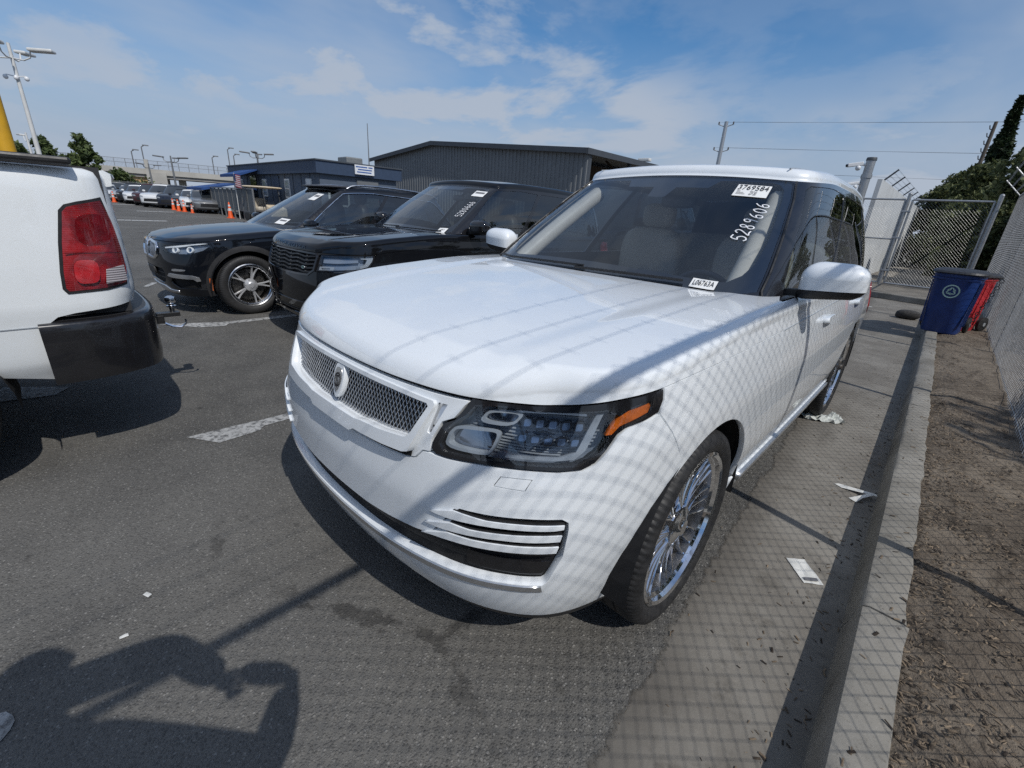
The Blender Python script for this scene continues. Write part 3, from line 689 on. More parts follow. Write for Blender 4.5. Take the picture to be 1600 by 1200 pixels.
def build_white():
    Bd, Hs = make_white(); root = empty('white_suv', (0, 0, 0), 0, 'large white luxury SUV with mesh grille and chrome wheels parked beside the curb', 'car')
    cfg = dict(half=.985, wb=2.92, R=.388, arch_r=.445, sill=.24, hood_y=.70, hb=.93, door_y=(.62, 1.68, 2.74), handles=(1.52, 2.58), handle_z=1.005, rocker=.43, rocker_mat='white_paint', arch_a=122,
               fender_front=[(1.197, 1.029), (1.197, .999), (1.179, .966), (1.236, .901)], fender_s=1.199, pillar_mat='gloss_black', roof_mat='white_paint', rear_lamp_y=3.72,
               gl=dict(windshield=[(0, .03), (.40, .025), (.70, .03), (.765, .06), (.762, .2), (.745, .5), (.722, .8), (.697, .965), (.68, .98), (.4, .978), (0, .977)],
                       clear=sym_clear([(0, .13), (.35, .12), (.58, .105), (.635, .115), (.68, .17), (.705, .26), (.711, .44), (.70, .61), (.684, .80), (.668, .90), (.636, .945), (.59, .962), (.42, .955), (.31, .945), (.27, .868), (.075, .862), (.055, .76), (0, .755)]),
                       side=[[(.96, .07), (1.40, .05), (1.70, .05), (1.70, .30), (1.66, .915), (1.3, .935), (.80, .945), (.775, .90), (.80, .70), (.85, .32), (.905, .13)],
                             [(1.77, .05), (2.75, .05), (2.72, .905), (1.74, .918)], [(2.81, .05), (3.30, .07), (3.28, .88), (2.78, .90)]]))
    cfg['inner_holes'] = [inset(HEADLIGHT, -.004), mirp(inset(HEADLIGHT, -.004))]
    # side window posts run straight up: move polygons so that the B post is vertical
    F_, F2_ = shell_common(root, Bd, Hs, WE, cfg, M['white_paint'])
    FB, FH = F_, F2_; P = M['white_paint']
    # front bumper: below grille surround, lamps and shut line
    A0 = arch(Bd, 0, .388, .445, 122, 192, 26)
    groove = [(0, .742), (.133, .743), (.274, .747), (.385, .756), (.425, .766), (.449, .795), (.482, .7985)]
    low_hl = [(.495, .797), (.536, .798), (.638, .807), (.756, .811), (.872, .815), (.942, .824), (.978, .842), (1.010, .876), (1.043, .916), (1.076, .936), (1.130, .949), (1.174, .963)]
    right = groove+low_hl+[(1.232, .899)]+A0+[(1.16, .30), (1.02, .30), (.8, .305), (.4, .30), (0, .295)]
    intake_r = [(0, .517), (.2, .519), (.316, .527), (.44, .541), (.50, .552), (.535, .60), (.575, .655), (.60, .674), (.69, .679), (.792, .687), (.890, .692), (.909, .682), (.911, .66), (.903, .57), (.866, .475), (.855, .466), (.749, .462), (.612, .452), (.505, .444), (.341, .428), (.2, .419), (0, .416)]
    intake = symm(intake_r); bump_poly = symm(right)
    wr = [(.689, .760), (.708, .790), (.800, .793), (.781, .760)]
    sh = Shell(); sh.panel(FB, bump_poly, [intake, wr, mirp(wr)], .022, 0, .03); bumper = sh.build('front_bumper', P, root)
    sh = Shell(); sh.panel(FB, inset(wr, .002), [], .03, 0, .01); sh.both('washer_cover', P, bumper)
    # dark intake behind, with bars
    sh = Shell(); sh.panel(FB, inset(intake, -.03), [], .05, -.07, 0); sh.build('intake_backing', M['dark_void'], bumper)
    sh = Shell(); sh.panel(FB, symm([(0, .487), (.3, .493), (.52, .515), (.74, .53), (.74, .505), (.5, .49), (.3, .47), (0, .465)]), [], .04, -.03, .03); sh.build('intake_bar', M['satin_black'], bumper)
    for q in ([(.62, .478), (.855, .485), (.875, .535), (.62, .53)], [(.60, .545), (.885, .556), (.892, .578), (.60, .566)]):
        sh = Shell(); sh.panel(FB, q, [], .04, -.022, .03); sh.both('fog_bezel', M['gloss_black'], bumper)
    slats = [[(.497,.637),(.535,.652),(.584,.669),(.682,.667),(.772,.674),(.90,.681),(.898,.664),(.869,.659),(.774,.653),(.684,.646),(.576,.636),(.538,.634)],
             [(.481,.591),(.53,.612),(.577,.628),(.638,.627),(.731,.637),(.818,.646),(.896,.651),(.890,.627),(.82,.621),(.732,.614),(.639,.603),(.567,.594),(.527,.590)],
             [(.471,.549),(.52,.573),(.567,.592),(.639,.595),(.733,.604),(.821,.611),(.890,.615),(.883,.589),(.779,.581),(.688,.573),(.589,.564),(.521,.556)]]
    for q in slats:
        q = inset(q, .003); sh = Shell(); sh.panel(FB, q, [], .02, .009, .03); a, b = sh.both('bumper_slat', P, bumper)
        q2 = inset(q[q[:, 0] > .56], -.002); sh = Shell(); sh.panel(FB, q2, [], .03, .004, .02); sh.build('slat_edge', M['satin_black'], a); sh.build('slat_edge', M['satin_black'], b, True)
    trim = symm([(0, .413), (.2, .416), (.341, .425), (.505, .441), (.612, .449), (.749, .459), (.852, .463), (.856, .442), (.75, .438), (.609, .426), (.495, .416), (.329, .400), (.15, .390), (0, .387)])
    sh = Shell(); sh.panel(FB, trim, [], .03, .005, .02); sh.build('bumper_trim', M['trim_silver'], bumper)
    lip = symm([(0, .290), (.4, .296), (.8, .301), (1.02, .296), (1.16, .296), (1.165, .262), (1.0, .248), (.7, .245), (0, .245)])
    sh = Shell(); sh.panel(FB, lip, [], .04, -.004, .03); sh.build('lower_lip', M['plastic_black'], bumper)
    # grille surround with mesh, raised frame and badge
    mesh_r = [(0, .803), (.15, .802), (.19, .808), (.282, .812), (.396, .824), (.410, .84), (.450, .926), (.443, .933), (.292, .937), (0, .939)]
    surround = symm([(0, .7465), (.133, .7475), (.274, .7515), (.385, .7605), (.421, .770), (.446, .799), (.472, .803), (.473, .837), (.499, .895), (.536, .913), (.547, .928), (.563, .951), (.576, .965), (.43, .9615), (.25, .9585), (0, .9575)])
    meshp = symm(mesh_r); slot = [(.475, .942), (.508, .943), (.464, .849), (.452, .853)]
    sh = Shell(); sh.panel(FB, surround, [meshp, slot, mirp(slot)], .02, 0, .03); gr = sh.build('grille_surround', P, root)
    frame_r = [(0, .757), (.13, .756), (.155, .770), (.19, .770), (.302, .774), (.392, .781), (.414, .788), (.472, .935), (.465, .945), (.30, .950), (0, .952)]
    sh = Shell(); wf = lambda V: .014+.014*np.clip((.93-V[:, 1])/.12, 0, 1)
    sh.panel(FB, symm(frame_r), [meshp], .015, 0, .03, wf); sh.build('grille_frame', P, gr)
    sh = Shell(); sh.panel(FB, [(.165, .766), (.19, .766), (.39, .777), (.412, .784), (.41, .768), (.385, .7625), (.274, .755), (.165, .752)], [], .03, .003, 0); sh.both('grille_gap', M['dark_void'], gr)
    sh = Shell(); sh.panel(FB, inset(meshp, -.02), [], .05, -.06, 0); sh.build('grille_backing', M['dark_void'], gr)
    sh = Shell(); sh.panel(FB, slot, [], .03, -.006, 0); sh.both('chrome_slot', M['chrome'], gr)
    # woven wire: diagonal strands clipped to the opening
    mb = MB(); pit = .0165
    for sg in (1, -1):
        for k in range(-56, 57):
            x0 = k*pit; st = []
            for j in range(0, 40):
                t = .798+j*.004; s = x0+sg*(t-.87)*.55; st.append((s, t, .0012*sg))
            ok = pip(np.array([q[:2] for q in st]), meshp); run = []
            for q, o_ in zip(st+[None], list(ok)+[False]):
                if o_: run.append(q)
                else:
                    if len(run) > 2:
                        rr_ = run[::2]+([run[-1]] if len(run) % 2 == 0 else []); a = np.array(rr_); pp = FB(a[:, 0], a[:, 1])+fnorm(FB, a[:, 0], a[:, 1])*(-.010+a[:, 2:3]); mb.tube(pp.tolist(), .0011, 4, False)
                    run = []
    mb.build('grille_mesh', M['satin_silver'], gr, smooth=80)['kind'] = 'stuff'
    shield = np.array([(0, .058), (.022, .054), (.031, .036), (.033, .005), (.026, -.025), (.012, -.048), (0, -.058)]); sp = symm(shield)+np.array([.0, .880])
    sh = Shell(); sh.panel(FB, rounded(sp, 1), [], .015, .012, .02); bd = sh.build('grille_badge', P, gr)
    sh = Shell(); sh.panel(FB, np.array([.0, .882])+rounded(symm(shield*.74), 1), [], .012, .0142, .003); sh.build('badge_plate', M['trim_silver'], bd)
    tv, tf = text2d('S', .052); decal('badge_letter', FB, tv, tf, (.0, .878), (1, 0), (0, 1), M['ink_black'], bd, .0165)
    ring = [(.020*math.cos(a), .012+.024*math.sin(a)-.006) for a in np.linspace(0, 2*math.pi, 25)[:-1]]; ring2 = [(x*.82, y*.82) for x, y in ring]
    sh = Shell(); sh.panel(FB, np.array(ring)+[0, .877], [np.array(ring2)+[0, .877]], .01, .0160, 0); sh.build('badge_ring', M['ink_black'], bd)
    # headlights
    HL = np.array(HEADLIGHT); hl = inset(HL, .0025); inner = np.array([(.600,.955),(.647,.962),(.712,.962),(.795,.958),(.882,.963),(.973,.973),(1.012,.980),(1.030,.972),(1.05,.969),(1.078,.985),(1.144,1.001),(1.152,.990),(1.140,.971),(1.092,.953),(1.05,.938),(1.02,.905),(.990,.872),(.955,.848),(.92,.838),(.871,.834),(.702,.827),(.52,.818),(.503,.834),(.516,.875),(.545,.903),(.575,.925)])
    for mir in (False, True):
        sh = Shell(); sh.panel(FB, hl, [inner], .02, -.001, .04); h0 = sh.build('headlight', M['gloss_black'], root, mir)
        sh = Shell(); sh.panel(FB, inset(inner, -.004), [], .03, -.0008, 0); sh.build('headlight_lens', M['lens_clear'], h0, mir)
        sh = Shell(); sh.panel(FB, inset(inner, -.01), [], .04, -.075, 0); sh.build('headlight_housing', M['lamp_grey'], h0, mir)
        sh = Shell(); sh.panel(FB, [(1.05,.969),(1.078,.985),(1.144,1.001),(1.150,.990),(1.139,.972),(1.092,.955),(1.05,.940),(1.026,.919),(1.008,.917)], [], .015, -.008, .02); sh.build('amber_reflector', M['amber'], h0, mir)
        # frosted frames, rows of small square lamps, slanted light guide and ribbed backing
        for q, dep in ((np.array([(.512,.826),(.520,.87),(.545,.896),(.66,.905),(.69,.90),(.672,.848),(.655,.832)]), -.014), (np.array([(.608,.915),(.640,.953),(.76,.955),(.72,.915)]), -.016)):
            sh = Shell(); sh.panel(FB, rounded(q, 2), [rounded(inset(q, .008), 2)], .02, dep, .04); md_ = sh.build('lamp_module', M['light_grey'], h0, mir)
            sh = Shell(); sh.panel(FB, rounded(inset(q, .009), 2), [], .02, dep-.03, 0); sh.build('module_lens', M['clear_chrome'], md_, mir)
        for i in range(14):
            t0 = .838+.009*i; run = [x for x in np.arange(.52, 1.02, .01) if pip(np.array([(x, t0)]), inset(inner, .012))[0]]
            if len(run) > 6: sh = Shell(); sh.panel(FB, [(run[0], t0), (run[-1], t0), (run[-1], t0+.004), (run[0], t0+.004)], [], .05, -.066, .008); sh.build('rib', M['light_grey'], h0, mir)
        for row in range(2):
            for i in range(5):
                s0 = .735+i*.042+row*.012; t0 = .876+row*.038; q = rounded([(s0, t0), (s0+.034, t0+.003), (s0+.037, t0+.030), (s0+.003, t0+.027)], 1)
                sh = Shell(); sh.panel(FB, q, [inset(q, .005)], .02, -.034, .03); lc = sh.build('lamp_cell', M['gloss_black'], h0, mir); sh = Shell(); sh.panel(FB, inset(q, .004), [], .02, -.044, 0, lambda V: .008*np.cos((V[:, 0]-V[:, 0].mean())*80)); sh.build('cell_lens', M['clear_chrome'], lc, mir)
        sh = Shell(); sh.panel(FB, [(1.006,.972),(.986,.970),(.954,.92),(.922,.870),(.87,.851),(.712,.843),(.708,.837),(.87,.843),(.918,.850),(.950,.876),(.977,.92)], [], .02, -.014, .02); sh.build('light_bar', M['light_grey'], h0, mir)
        sh = Shell(); sh.panel(FB, [(.725,.951),(.955,.960),(.955,.966),(.725,.956)], [], .03, -.02, .02); sh.build('reflector_strip', M['trim_silver'], h0, mir)
    # wipers and cowl
    hb = Hs.base(np.linspace(-.80, .80, 40))[0]; mb = MB(); V = []; F = []
    for i, (x, y) in enumerate(hb): V += [(x, y+.012, float(Bd.deck(x, y))-.012), (x, y+.10, float(Bd.deck(x, y))-.02)]
    for i in range(39): F.append((2*i, 2*i+2, 2*i+3, 2*i+1))
    mb.add(V, F); mb.build('cowl', M['plastic_black'], root)
    for (s0, s1) in ((-.70, -.02), (-.06, .47)):
        ss = np.linspace(s0, s1, 20); gg = .045-.025*np.linspace(-1, 1, 20)**2*0+np.linspace(.0, .02, 20); pp = FH(ss, gg*.65)+fnorm(FH, ss, gg*.65)*.014
        mb = MB(); mb.tube(pp.tolist(), .007, 6); mb.build('wiper', M['satin_black'], root, smooth=60)
    # A-post trim strip on the driver side and the other
    for mir in (False, True):
        gg = np.linspace(.03, .97, 30); ss = np.interp(gg, [.03, .06, .2, .5, .8, .965], [.79, .779, .776, .759, .736, .711]); pp = FH(ss, gg*.65)+fnorm(FH, ss, gg*.65)*.004
        if mir: pp = pp*[-1, 1, 1]
        mb = MB(); mb.tube(pp.tolist(), .006, 6); mb.build('pillar_strip', M['satin_black'], root, smooth=60)
        sl_ = np.linspace(.80, 1.70, 8)
    # grey strip drawn for the shade in the door crease; sill step
    for mir in (False, True):
        s_ = np.linspace(sy(Bd, .66), sy(Bd, 3.4), 60); pp = FB(s_, WE(s_)-.002)+fnorm(FB, s_, WE(s_))*.0012
        if mir: pp = pp*[-1, 1, 1]
        mb = MB(); mb.tube(pp.tolist(), .0026, 5); mb.build('door_crease_shade', M['light_grey'], root)
        sh = Shell(); sh.panel(FB, [(sy(Bd, .50), .395), (sy(Bd, 2.42), .395), (sy(Bd, 2.40), .425), (sy(Bd, .52), .425)], [], .05, .022, .03); sh.build('sill_trim', M['trim_silver'], root, mir)
    # roof seam lines
    Fr = lambda x, y: np.stack([x, y, Hs.roof(x, y)], -1)
    for mir in (False, True):
        y_ = np.linspace(1.47, 3.6, 40); x_ = 0*y_+.60; pp = np.stack([x_, y_, Hs.roof(x_, y_)+.0005], -1)
        if mir: pp = pp*[-1, 1, 1]
        mb = MB(); mb.tube(pp.tolist(), .004, 5); mb.build('roof_seam', M['light_grey'], root)
    superell_mirror(root, 1, (.905, .93, 1.215), P); superell_mirror(root, -1, (-.905, .93, 1.215), P)
    interior(root, .70, 1.15, .78, M['leather_beige'])
    # pale A-post linings seen through the glass
    for mir in (1, -1):
        mb = MB(); pp = []
        for k in range(8):
            f = k/7; q = Hs.P(np.array([.665-.02*f]), np.array([.06+.88*f]))[0]; n_ = fnorm(Hs.P, np.array([.60]), np.array([.1+.8*f]))[0]; pp.append((q-n_*.085)*[mir, 1, 1])
        mb.tube([tuple(v) for v in pp], .052, 10); mb.build('pillar_lining', M['leather_cream'], root, smooth=60)
    sh = Shell(); sh.panel(FH, hpoly([(.705, .08), (.90, .08), (.84, .32), (.795, .70), (.765, .95), (.69, .95), (.715, .5)]), [], .04, -.03, 0); sh.both('pillar_trim', M['leather_cream'], root)
    # stickers and writing on the windshield
    qv, qf = grid_quad(8, 4); o_, ex, ey = np.array([.428, .795*.65]), np.array([.176, .0]), np.array([-.0, .112*.65])
    sc = empty('paper_sticker'); C.objects.unlink(sc); bpy.data.objects.remove(sc)
    st = decal('paper_sticker', FH, qv, qf, o_, ex, ey, M['sticker_white'], root, .003); st['label'] = 'white printed paper sticker in the top driver corner of the windshield'
    tv, tf = text2d('3769584', .050); decal('sticker_number', FH, tv*[.92, .85], tf, o_+ex*.5+ey*.70, (1, 0), (0, 1), M['ink_black'], st, .006)
    mb_v, mb_f = [], []; r = random.Random(5)
    for (bx, by, bw, bh) in [(.08+.012*0, .38, .10, .035), (.08, .26, .22, .03), (.08, .15, .27, .03)]+[(.44+.024*i, .12+.055*j, .018, .045) for i in range(10) for j in range(6) if r.random() < .55]:
        k = len(mb_v); mb_v += [(bx, by), (bx+bw, by), (bx+bw, by+bh), (bx, by+bh)]; mb_f.append((k, k+1, k+2, k+3))
    decal('sticker_print', FH, np.array(mb_v), mb_f, o_, ex, ey, M['ink_grey'], st, .006)
    o2, ex2, ey2 = np.array([.502, .044*.65]), np.array([.103, -.002]), np.array([-.0, .062*.65])
    s2 = decal('lot_sticker', FH, qv, qf, o2, ex2, ey2, M['sticker_white'], root, .003); s2['label'] = 'small lot number sticker at the base of the windshield'
    tv, tf = text2d('L06763A', .034); decal('sticker_number', FH, tv*[.70, .98], tf, o2+ex2*.5+ey2*.5, (1, 0), (0, 1), M['ink_black'], s2, .0065)
    wv, wf = scribble('5289606', .10)
    dirv = np.array([.655-.625, (.735-.40)*.65]); L = np.hypot(*dirv); e1 = dirv/L; e2 = np.array([-e1[1], e1[0]])
    decal('marker_writing', FH, wv, wf, np.array([.615, .41*.65]), e1*(L/6.5)*1.0, e2*.066, M['marker_white'], root, .005)
    wheel_set(root, 2.92, .968, .388, .275, .303, 'white')
    return root, Bd, Hs
simple('clear_chrome', (.32, .35, .40), .08, metal=1, var=.05)

# ------------------------------------------------------------------ ground materials
asph = NT('asphalt'); v = asph.co()
big = asph.ramp(asph.noise(.33, 5, .6, v), .3, .7); mid = asph.ramp(asph.noise(2.6, 7, .7, v), .30, .72); fine = asph.noise(210, 3, .65, v)
def agg(scale):
    n = asph.n.new('ShaderNodeTexVoronoi'); n.inputs['Scale'].default_value = scale; asph.l.new(v, n.inputs['Vector']); sc_ = asph.n.new('ShaderNodeSeparateColor'); asph.l.new(n.outputs['Color'], sc_.inputs[0])
    return asph.ramp(n.outputs['Distance'], .20, .52, 1, 0), sc_.outputs[0], sc_.outputs[1]
d1, r1, q1 = agg(92); d2, r2, q2 = agg(170)
base = asph.mix(big, (.074, .072, .068), (.101, .097, .090)); base = asph.mix(mid, base, (.132, .127, .116))
g2 = asph.mix(asph.ramp(r2, .35, 1.0), (.060, .059, .056), (.25, .242, .225)); base = asph.mix(asph.math('MULTIPLY', d2, .75), base, g2)
g1 = asph.mix(asph.ramp(r1, .45, 1.0), (.060, .058, .055), (.30, .29, .27)); base = asph.mix(asph.math('MULTIPLY', d1, asph.ramp(q1, .15, .5, .0, .85)), base, g1)
base = asph.mix(asph.ramp(fine, .5, .8, 0, .5), base, (.17, .163, .15))
light = asph.ramp(asph.noise(.22, 4, .6, v), .48, .66, 0, .30); base = asph.mix(light, base, (.20, .194, .182))
stain = asph.ramp(asph.noise(1.15, 6, .6, v, .3), .59, .76, 0, .62); base = asph.mix(stain, base, (.040, .036, .031))
drips = asph.ramp(asph.noise(6.5, 3, .5, v), .69, .75, 0, .5); base = asph.mix(drips, base, (.03, .029, .028))
crk = asph.voro(.45, v, 'DISTANCE_TO_EDGE'); crack = asph.ramp(asph.math('ADD', crk, asph.math('MULTIPLY', asph.math('SUBTRACT', asph.noise(7, 6, .7, v), .5), .12)), .0, .010, .55, 0); crack = asph.math('MULTIPLY', crack, asph.ramp(asph.noise(.5, 3, .5, v), .52, .62)); base = asph.mix(crack, base, (.022, .021, .02))
asph.set(Base_Color=base, Roughness=asph.ramp(fine, .3, .7, .72, .95), Specular_IOR_Level=.3); asph.bump(asph.math('ADD', asph.math('MULTIPLY', d1, 1.0), asph.math('MULTIPLY', d2, .6)), .55, .005)
conc = NT('gutter_concrete'); v = conc.co(); n1 = conc.noise(1.6, 6, .65, v); n2 = conc.noise(45, 4, .7, v); n3 = conc.noise(7, 6, .7, v)
cb = conc.mix(conc.ramp(n1, .3, .7), (.160, .147, .128), (.25, .235, .208)); cb = conc.mix(conc.ramp(n3, .5, .75), cb, (.115, .105, .09)); cb = conc.mix(conc.ramp(n2, .55, .8), cb, (.24, .22, .19))
sx_ = conc.n.new('ShaderNodeSeparateXYZ'); conc.l.new(v, sx_.inputs[0])
dd_ = conc.math('ADD', conc.math('SUBTRACT', sx_.outputs[0], 1.0), conc.math('MULTIPLY', sx_.outputs[1], .0665)); jj = conc.math('ADD', conc.math('MULTIPLY', conc.math('SUBTRACT', conc.noise(3.5, 7, .7, v), .5), .16), conc.math('MULTIPLY', conc.math('SUBTRACT', conc.noise(40, 4, .7, v), .5), .05))
edge_ = conc.math('ADD', dd_, jj); al_ = conc.ramp(edge_, .0, .025); cb = conc.mix(conc.ramp(edge_, .02, .22, .55, 0), cb, (.075, .068, .06)); cb = conc.mix(conc.ramp(conc.noise(2.2, 6, .65, conc.co((1, .25, 1))), .52, .7, 0, .5), cb, (.085, .078, .068))
conc.set(Base_Color=cb, Roughness=.9, Specular_IOR_Level=.3, Alpha=al_); conc.bump(n2, .35, .005)
kerb = NT('kerb_concrete'); v = kerb.co(); n1 = kerb.noise(2.2, 6, .65, v); n2 = kerb.noise(60, 4, .7, v)
cb = kerb.mix(kerb.ramp(n1, .3, .72), (.17, .16, .14), (.29, .275, .245)); cb = kerb.mix(kerb.ramp(n2, .55, .8), cb, (.13, .12, .105)); cb = kerb.mix(kerb.ramp(kerb.noise(14, 6, .7, v), .62, .74), cb, (.06, .055, .05))
kerb.set(Base_Color=cb, Roughness=.9, Specular_IOR_Level=.3); kerb.bump(n2, .4, .005)
dirt = NT('dirt'); v = dirt.co(); n1 = dirt.noise(2.6, 7, .7, v); n2 = dirt.noise(38, 5, .7, v); n3 = dirt.noise(9, 6, .7, dirt.co((1, .35, 1)))
db = dirt.mix(dirt.ramp(n1, .3, .7), (.115, .094, .074), (.25, .21, .165)); db = dirt.mix(dirt.ramp(n3, .5, .72), db, (.055, .044, .034)); db = dirt.mix(dirt.ramp(n2, .55, .8), db, (.28, .235, .185))
dirt.set(Base_Color=db, Roughness=.95, Specular_IOR_Level=.2); dirt.bump(dirt.math('ADD', n2, n3), .9, .02)
lp = NT('worn_line_paint'); v = lp.co(); wear = lp.ramp(lp.noise(26, 6, .7, v), .36, .56); lp.set(Base_Color=lp.mix(wear, (.10, .10, .10), lp.mix(lp.ramp(lp.noise(5, 5, .6, v), .3, .7), (.30, .30, .29), (.46, .46, .45))), Roughness=.8); lp.bump(lp.noise(150, 3, .6, v), .4, .004)
simple('paper', (.66, .66, .63), .7, var=.12, scale=20)
simple('plastic_wrap', (.62, .64, .60), .35, var=.15, scale=18)
simple('white_wall', (.56, .58, .59), .6, var=.07, scale=1.2, bump=.05)
simple('bin_blue', (.012, .040, .175), .42, var=.2, scale=5, bump=.06, bscale=180)
simple('bin_red', (.50, .035, .045), .45, var=.2, scale=5)
simple('bin_lid', (.030, .031, .036), .5, var=.2)
simple('print_green', (.50, .68, .60), .5, var=.1)
simple('steel_dark', (.10, .105, .11), .5, metal=.6, var=.2)
simple('stone_dark', (.05, .048, .046), .9, var=.3, scale=9, bump=.5, bscale=30)
wc = NT('wood_chip'); vv = wc.n.new('ShaderNodeNewGeometry'); rr_ = vv.outputs['Random Per Island']
wc.set(Base_Color=wc.mix(wc.ramp(rr_, .25, .95, 0, 1, False), (.03, .022, .016), (.25, .19, .13)), Roughness=.9)

simple('yard_concrete', (.19, .172, .145), .9, var=.3, scale=2, bump=.2)
CX = lambda y: 1.485-.0155*y          # kerb face
def fin(o, kind='structure'): o['kind'] = kind; return o
g = MB(); g.quad((-400, -300, 0), (300, -300, 0), (300, 400, 0), (-400, 400, 0)); fin(g.build('parking_lot', M['asphalt']))
# gutter slab: ragged inner edge
r = random.Random(2); ys = np.linspace(-6, 13, 140); V = []; F = []
for y in ys: V += [(1.0-.0665*y-.12, y, .004), (CX(y)+.02, y, .004)]
for i in range(len(ys)-1): F.append((2*i, 2*i+1, 2*i+3, 2*i+2))
g = MB(); g.add(V, F); fin(g.build('gutter', M['gutter_concrete']))
# kerb in cast lengths, a joint every three metres
kerb_root = empty('kerb'); kerb_root['kind'] = 'structure'
joints = [-6, -3.3, .42, 3.4, 6.4, 9.4, 12.6]
for a, b in zip(joints[:-1], joints[1:]):
    a += .004; b -= .004; n = 30; V = []; F = []; prof = [(.0, 0), (.012, .05), (.022, .125), (.032, .145), (.05, .152), (.15, .152), (.165, .148), (.168, .0)]
    for i in range(n+1):
        y = a+(b-a)*i/n
        for k, (dx, z) in enumerate(prof): V.append((CX(y)+dx+(r.uniform(-.012, .006) if k in (6,) else 0), y, z+(r.uniform(-.003, .003) if k in (4, 5) else 0)))
    m = len(prof)
    for i in range(n):
        for k in range(m-1): F.append((i*m+k, (i+1)*m+k, (i+1)*m+k+1, i*m+k+1))
    F += [tuple(range(m)), tuple(n*m+k for k in range(m))[::-1]]
    g = MB(); g.add(V, [f[::-1] for f in F]); g.build('kerb_length', M['kerb_concrete'], kerb_root, smooth=40)
# kerb across the end of the lane, in front of the gate
g = MB(); a, b = Vector((1.33, 12.75)), Vector((-9, 15.6)); d = (b-a).normalized(); nn = Vector((d.y, -d.x))
g.prism([(a.x, a.y), (b.x, b.y), (b.x-nn.x*-.17, b.y-nn.y*-.17), (a.x-nn.x*-.17, a.y-nn.y*-.17)], 0, .15); ek = g.build('kerb_length', M['kerb_concrete'], kerb_root, bevel=.02)
# planted strip behind the kerb: uneven dirt, running on beyond the fence as a low bank
def hnoise(x, y): return .020*math.sin(x*5.1+y*2.3)*math.sin(y*3.7-x*1.9)+.012*math.sin(y*9.3+x*7.7)+.008*math.sin(x*23+y*17)
def dirt_z(x, y):
    edge = min(1, max(0, (x-CX(y)-.155)/.12)); bank = min(1, max(0, (x-2.5)/3.0)); return .118+.022*(edge)+hnoise(x, y)*edge*.8+bank*bank*.35
V = []; F = []; xs = [0, .03, .08, .14, .2, .27, .34, .42, .5, .6, .7, .85, 1.1, 1.6, 2.4, 3.5, 5, 8, 14]; ys = np.linspace(-7, 60, 330)
for y in ys:
    for x in xs: X = CX(min(y, 13))+.155+x; V.append((X, y, dirt_z(X, y)))
m = len(xs)
for i in range(len(ys)-1):
    for k in range(m-1): F.append((i*m+k, i*m+k+1, (i+1)*m+k+1, (i+1)*m+k))
g = MB(); g.add(V, F); fin(g.build('dirt_strip', M['dirt'], smooth=60))
g = MB(); g.quad((-.6, 14.2, .112), (1.50, 13.0, .112), (1.62, 60, .112), (-.6, 60, .112)); g.build('yard_path', M['yard_concrete'])['kind'] = 'structure'
g = MB(); g.quad((-40, 15.9, .08), (-.6, 14.3, .08), (-.6, 60, .08), (-40, 60, .08)); g.build('yard_ground', M['yard_concrete'])['kind'] = 'structure'
# loose chips, bark and twigs on the dirt; thinner in the gutter
def chips(name, n, place, smin, smax, seed, label):
    r = random.Random(seed); V = []; F = []
    for _ in range(n):
        x, y, z = place(r); L = r.uniform(smin, smax); w = L*r.uniform(.12, .4); a = r.uniform(0, math.pi); t = r.uniform(-.5, .5); c, s = math.cos(a), math.sin(a); h = w*.35
        k = len(V); dz = L*math.sin(t)*.5
        for (u, vv, q) in ((-1, -1, 0), (1, -1, 0), (1, 1, 0), (-1, 1, 0), (0, 0, 1)):
            V.append((x+c*u*L/2-s*vv*w/2, y+s*u*L/2+c*vv*w/2, z+.002+abs(dz)*(u+1)/2+(h if q else 0)))
        F += [(k, k+1, k+4), (k+1, k+2, k+4), (k+2, k+3, k+4), (k+3, k, k+4)]
    g = MB(); g.v = V; g.f = F; o = g.build(name, M['wood_chip']); tag(o, label, 'debris', kind='stuff'); return o
def pl_dirt(r):
    y = r.uniform(-3, 13) if r.random() < .5 else r.uniform(-2.5, 4); X = CX(y)+.165+abs(r.gauss(0, .22)) if r.random() < .6 else r.uniform(CX(y)+.16, 2.6); return X, y, dirt_z(X, y)
def pl_gut(r):
    y = r.uniform(-2, 10); X = CX(y)-.004-abs(r.gauss(0, .10)) if r.random() < .75 else r.uniform(.9, CX(y)); return X, y, .004
def pl_kerb(r):
    y = r.uniform(-2, 10); return CX(y)+r.uniform(.05, .16), y, .152
chips('bark_chips', 17000, pl_dirt, .004, .022, 11, 'brown bark chips and twigs scattered over the dirt strip')
chips('gutter_debris', 1100, pl_gut, .004, .022, 12, 'small brown leaf litter gathered in the gutter along the curb')
chips('kerb_debris', 160, pl_kerb, .006, .03, 13, 'few dark chips lying on top of the concrete curb')
# painted stall lines
def stripe(poly, name='painted_line'):
    g = MB(); g.add([(x, y, .004) for x, y in poly], [tuple(range(len(poly)))]); o = g.build(name, M['worn_line_paint']); o['kind'] = 'structure'
stripe([(-1.76, -1.03), (-1.56, -.90), (-1.585, -.66), (-1.635, -.62), (-1.64, -.30), (-1.64, 4.9), (-1.74, 4.9), (-1.735, -.62), (-1.745, -.66)])
stripe([(-4.92, -.62), (-4.55, -.30), (-4.48, -.05), (-4.56, 0), (-4.60, 5), (-4.70, 5), (-4.68, -.03)])
stripe([(-3.10, -1.95), (-3.02, -1.55), (-3.16, -1.46), (-3.40, -1.80)]); stripe([(-7.9, -.15), (-7.55, -.32), (-7.5, -.27), (-7.85, -.08)])
stripe([(-.18+.05*math.cos(a)*(1+.2*math.sin(3*a)), -1.84+.05*math.sin(a)) for a in np.linspace(0, 6.28, 14)[:-1]], 'paint_mark')
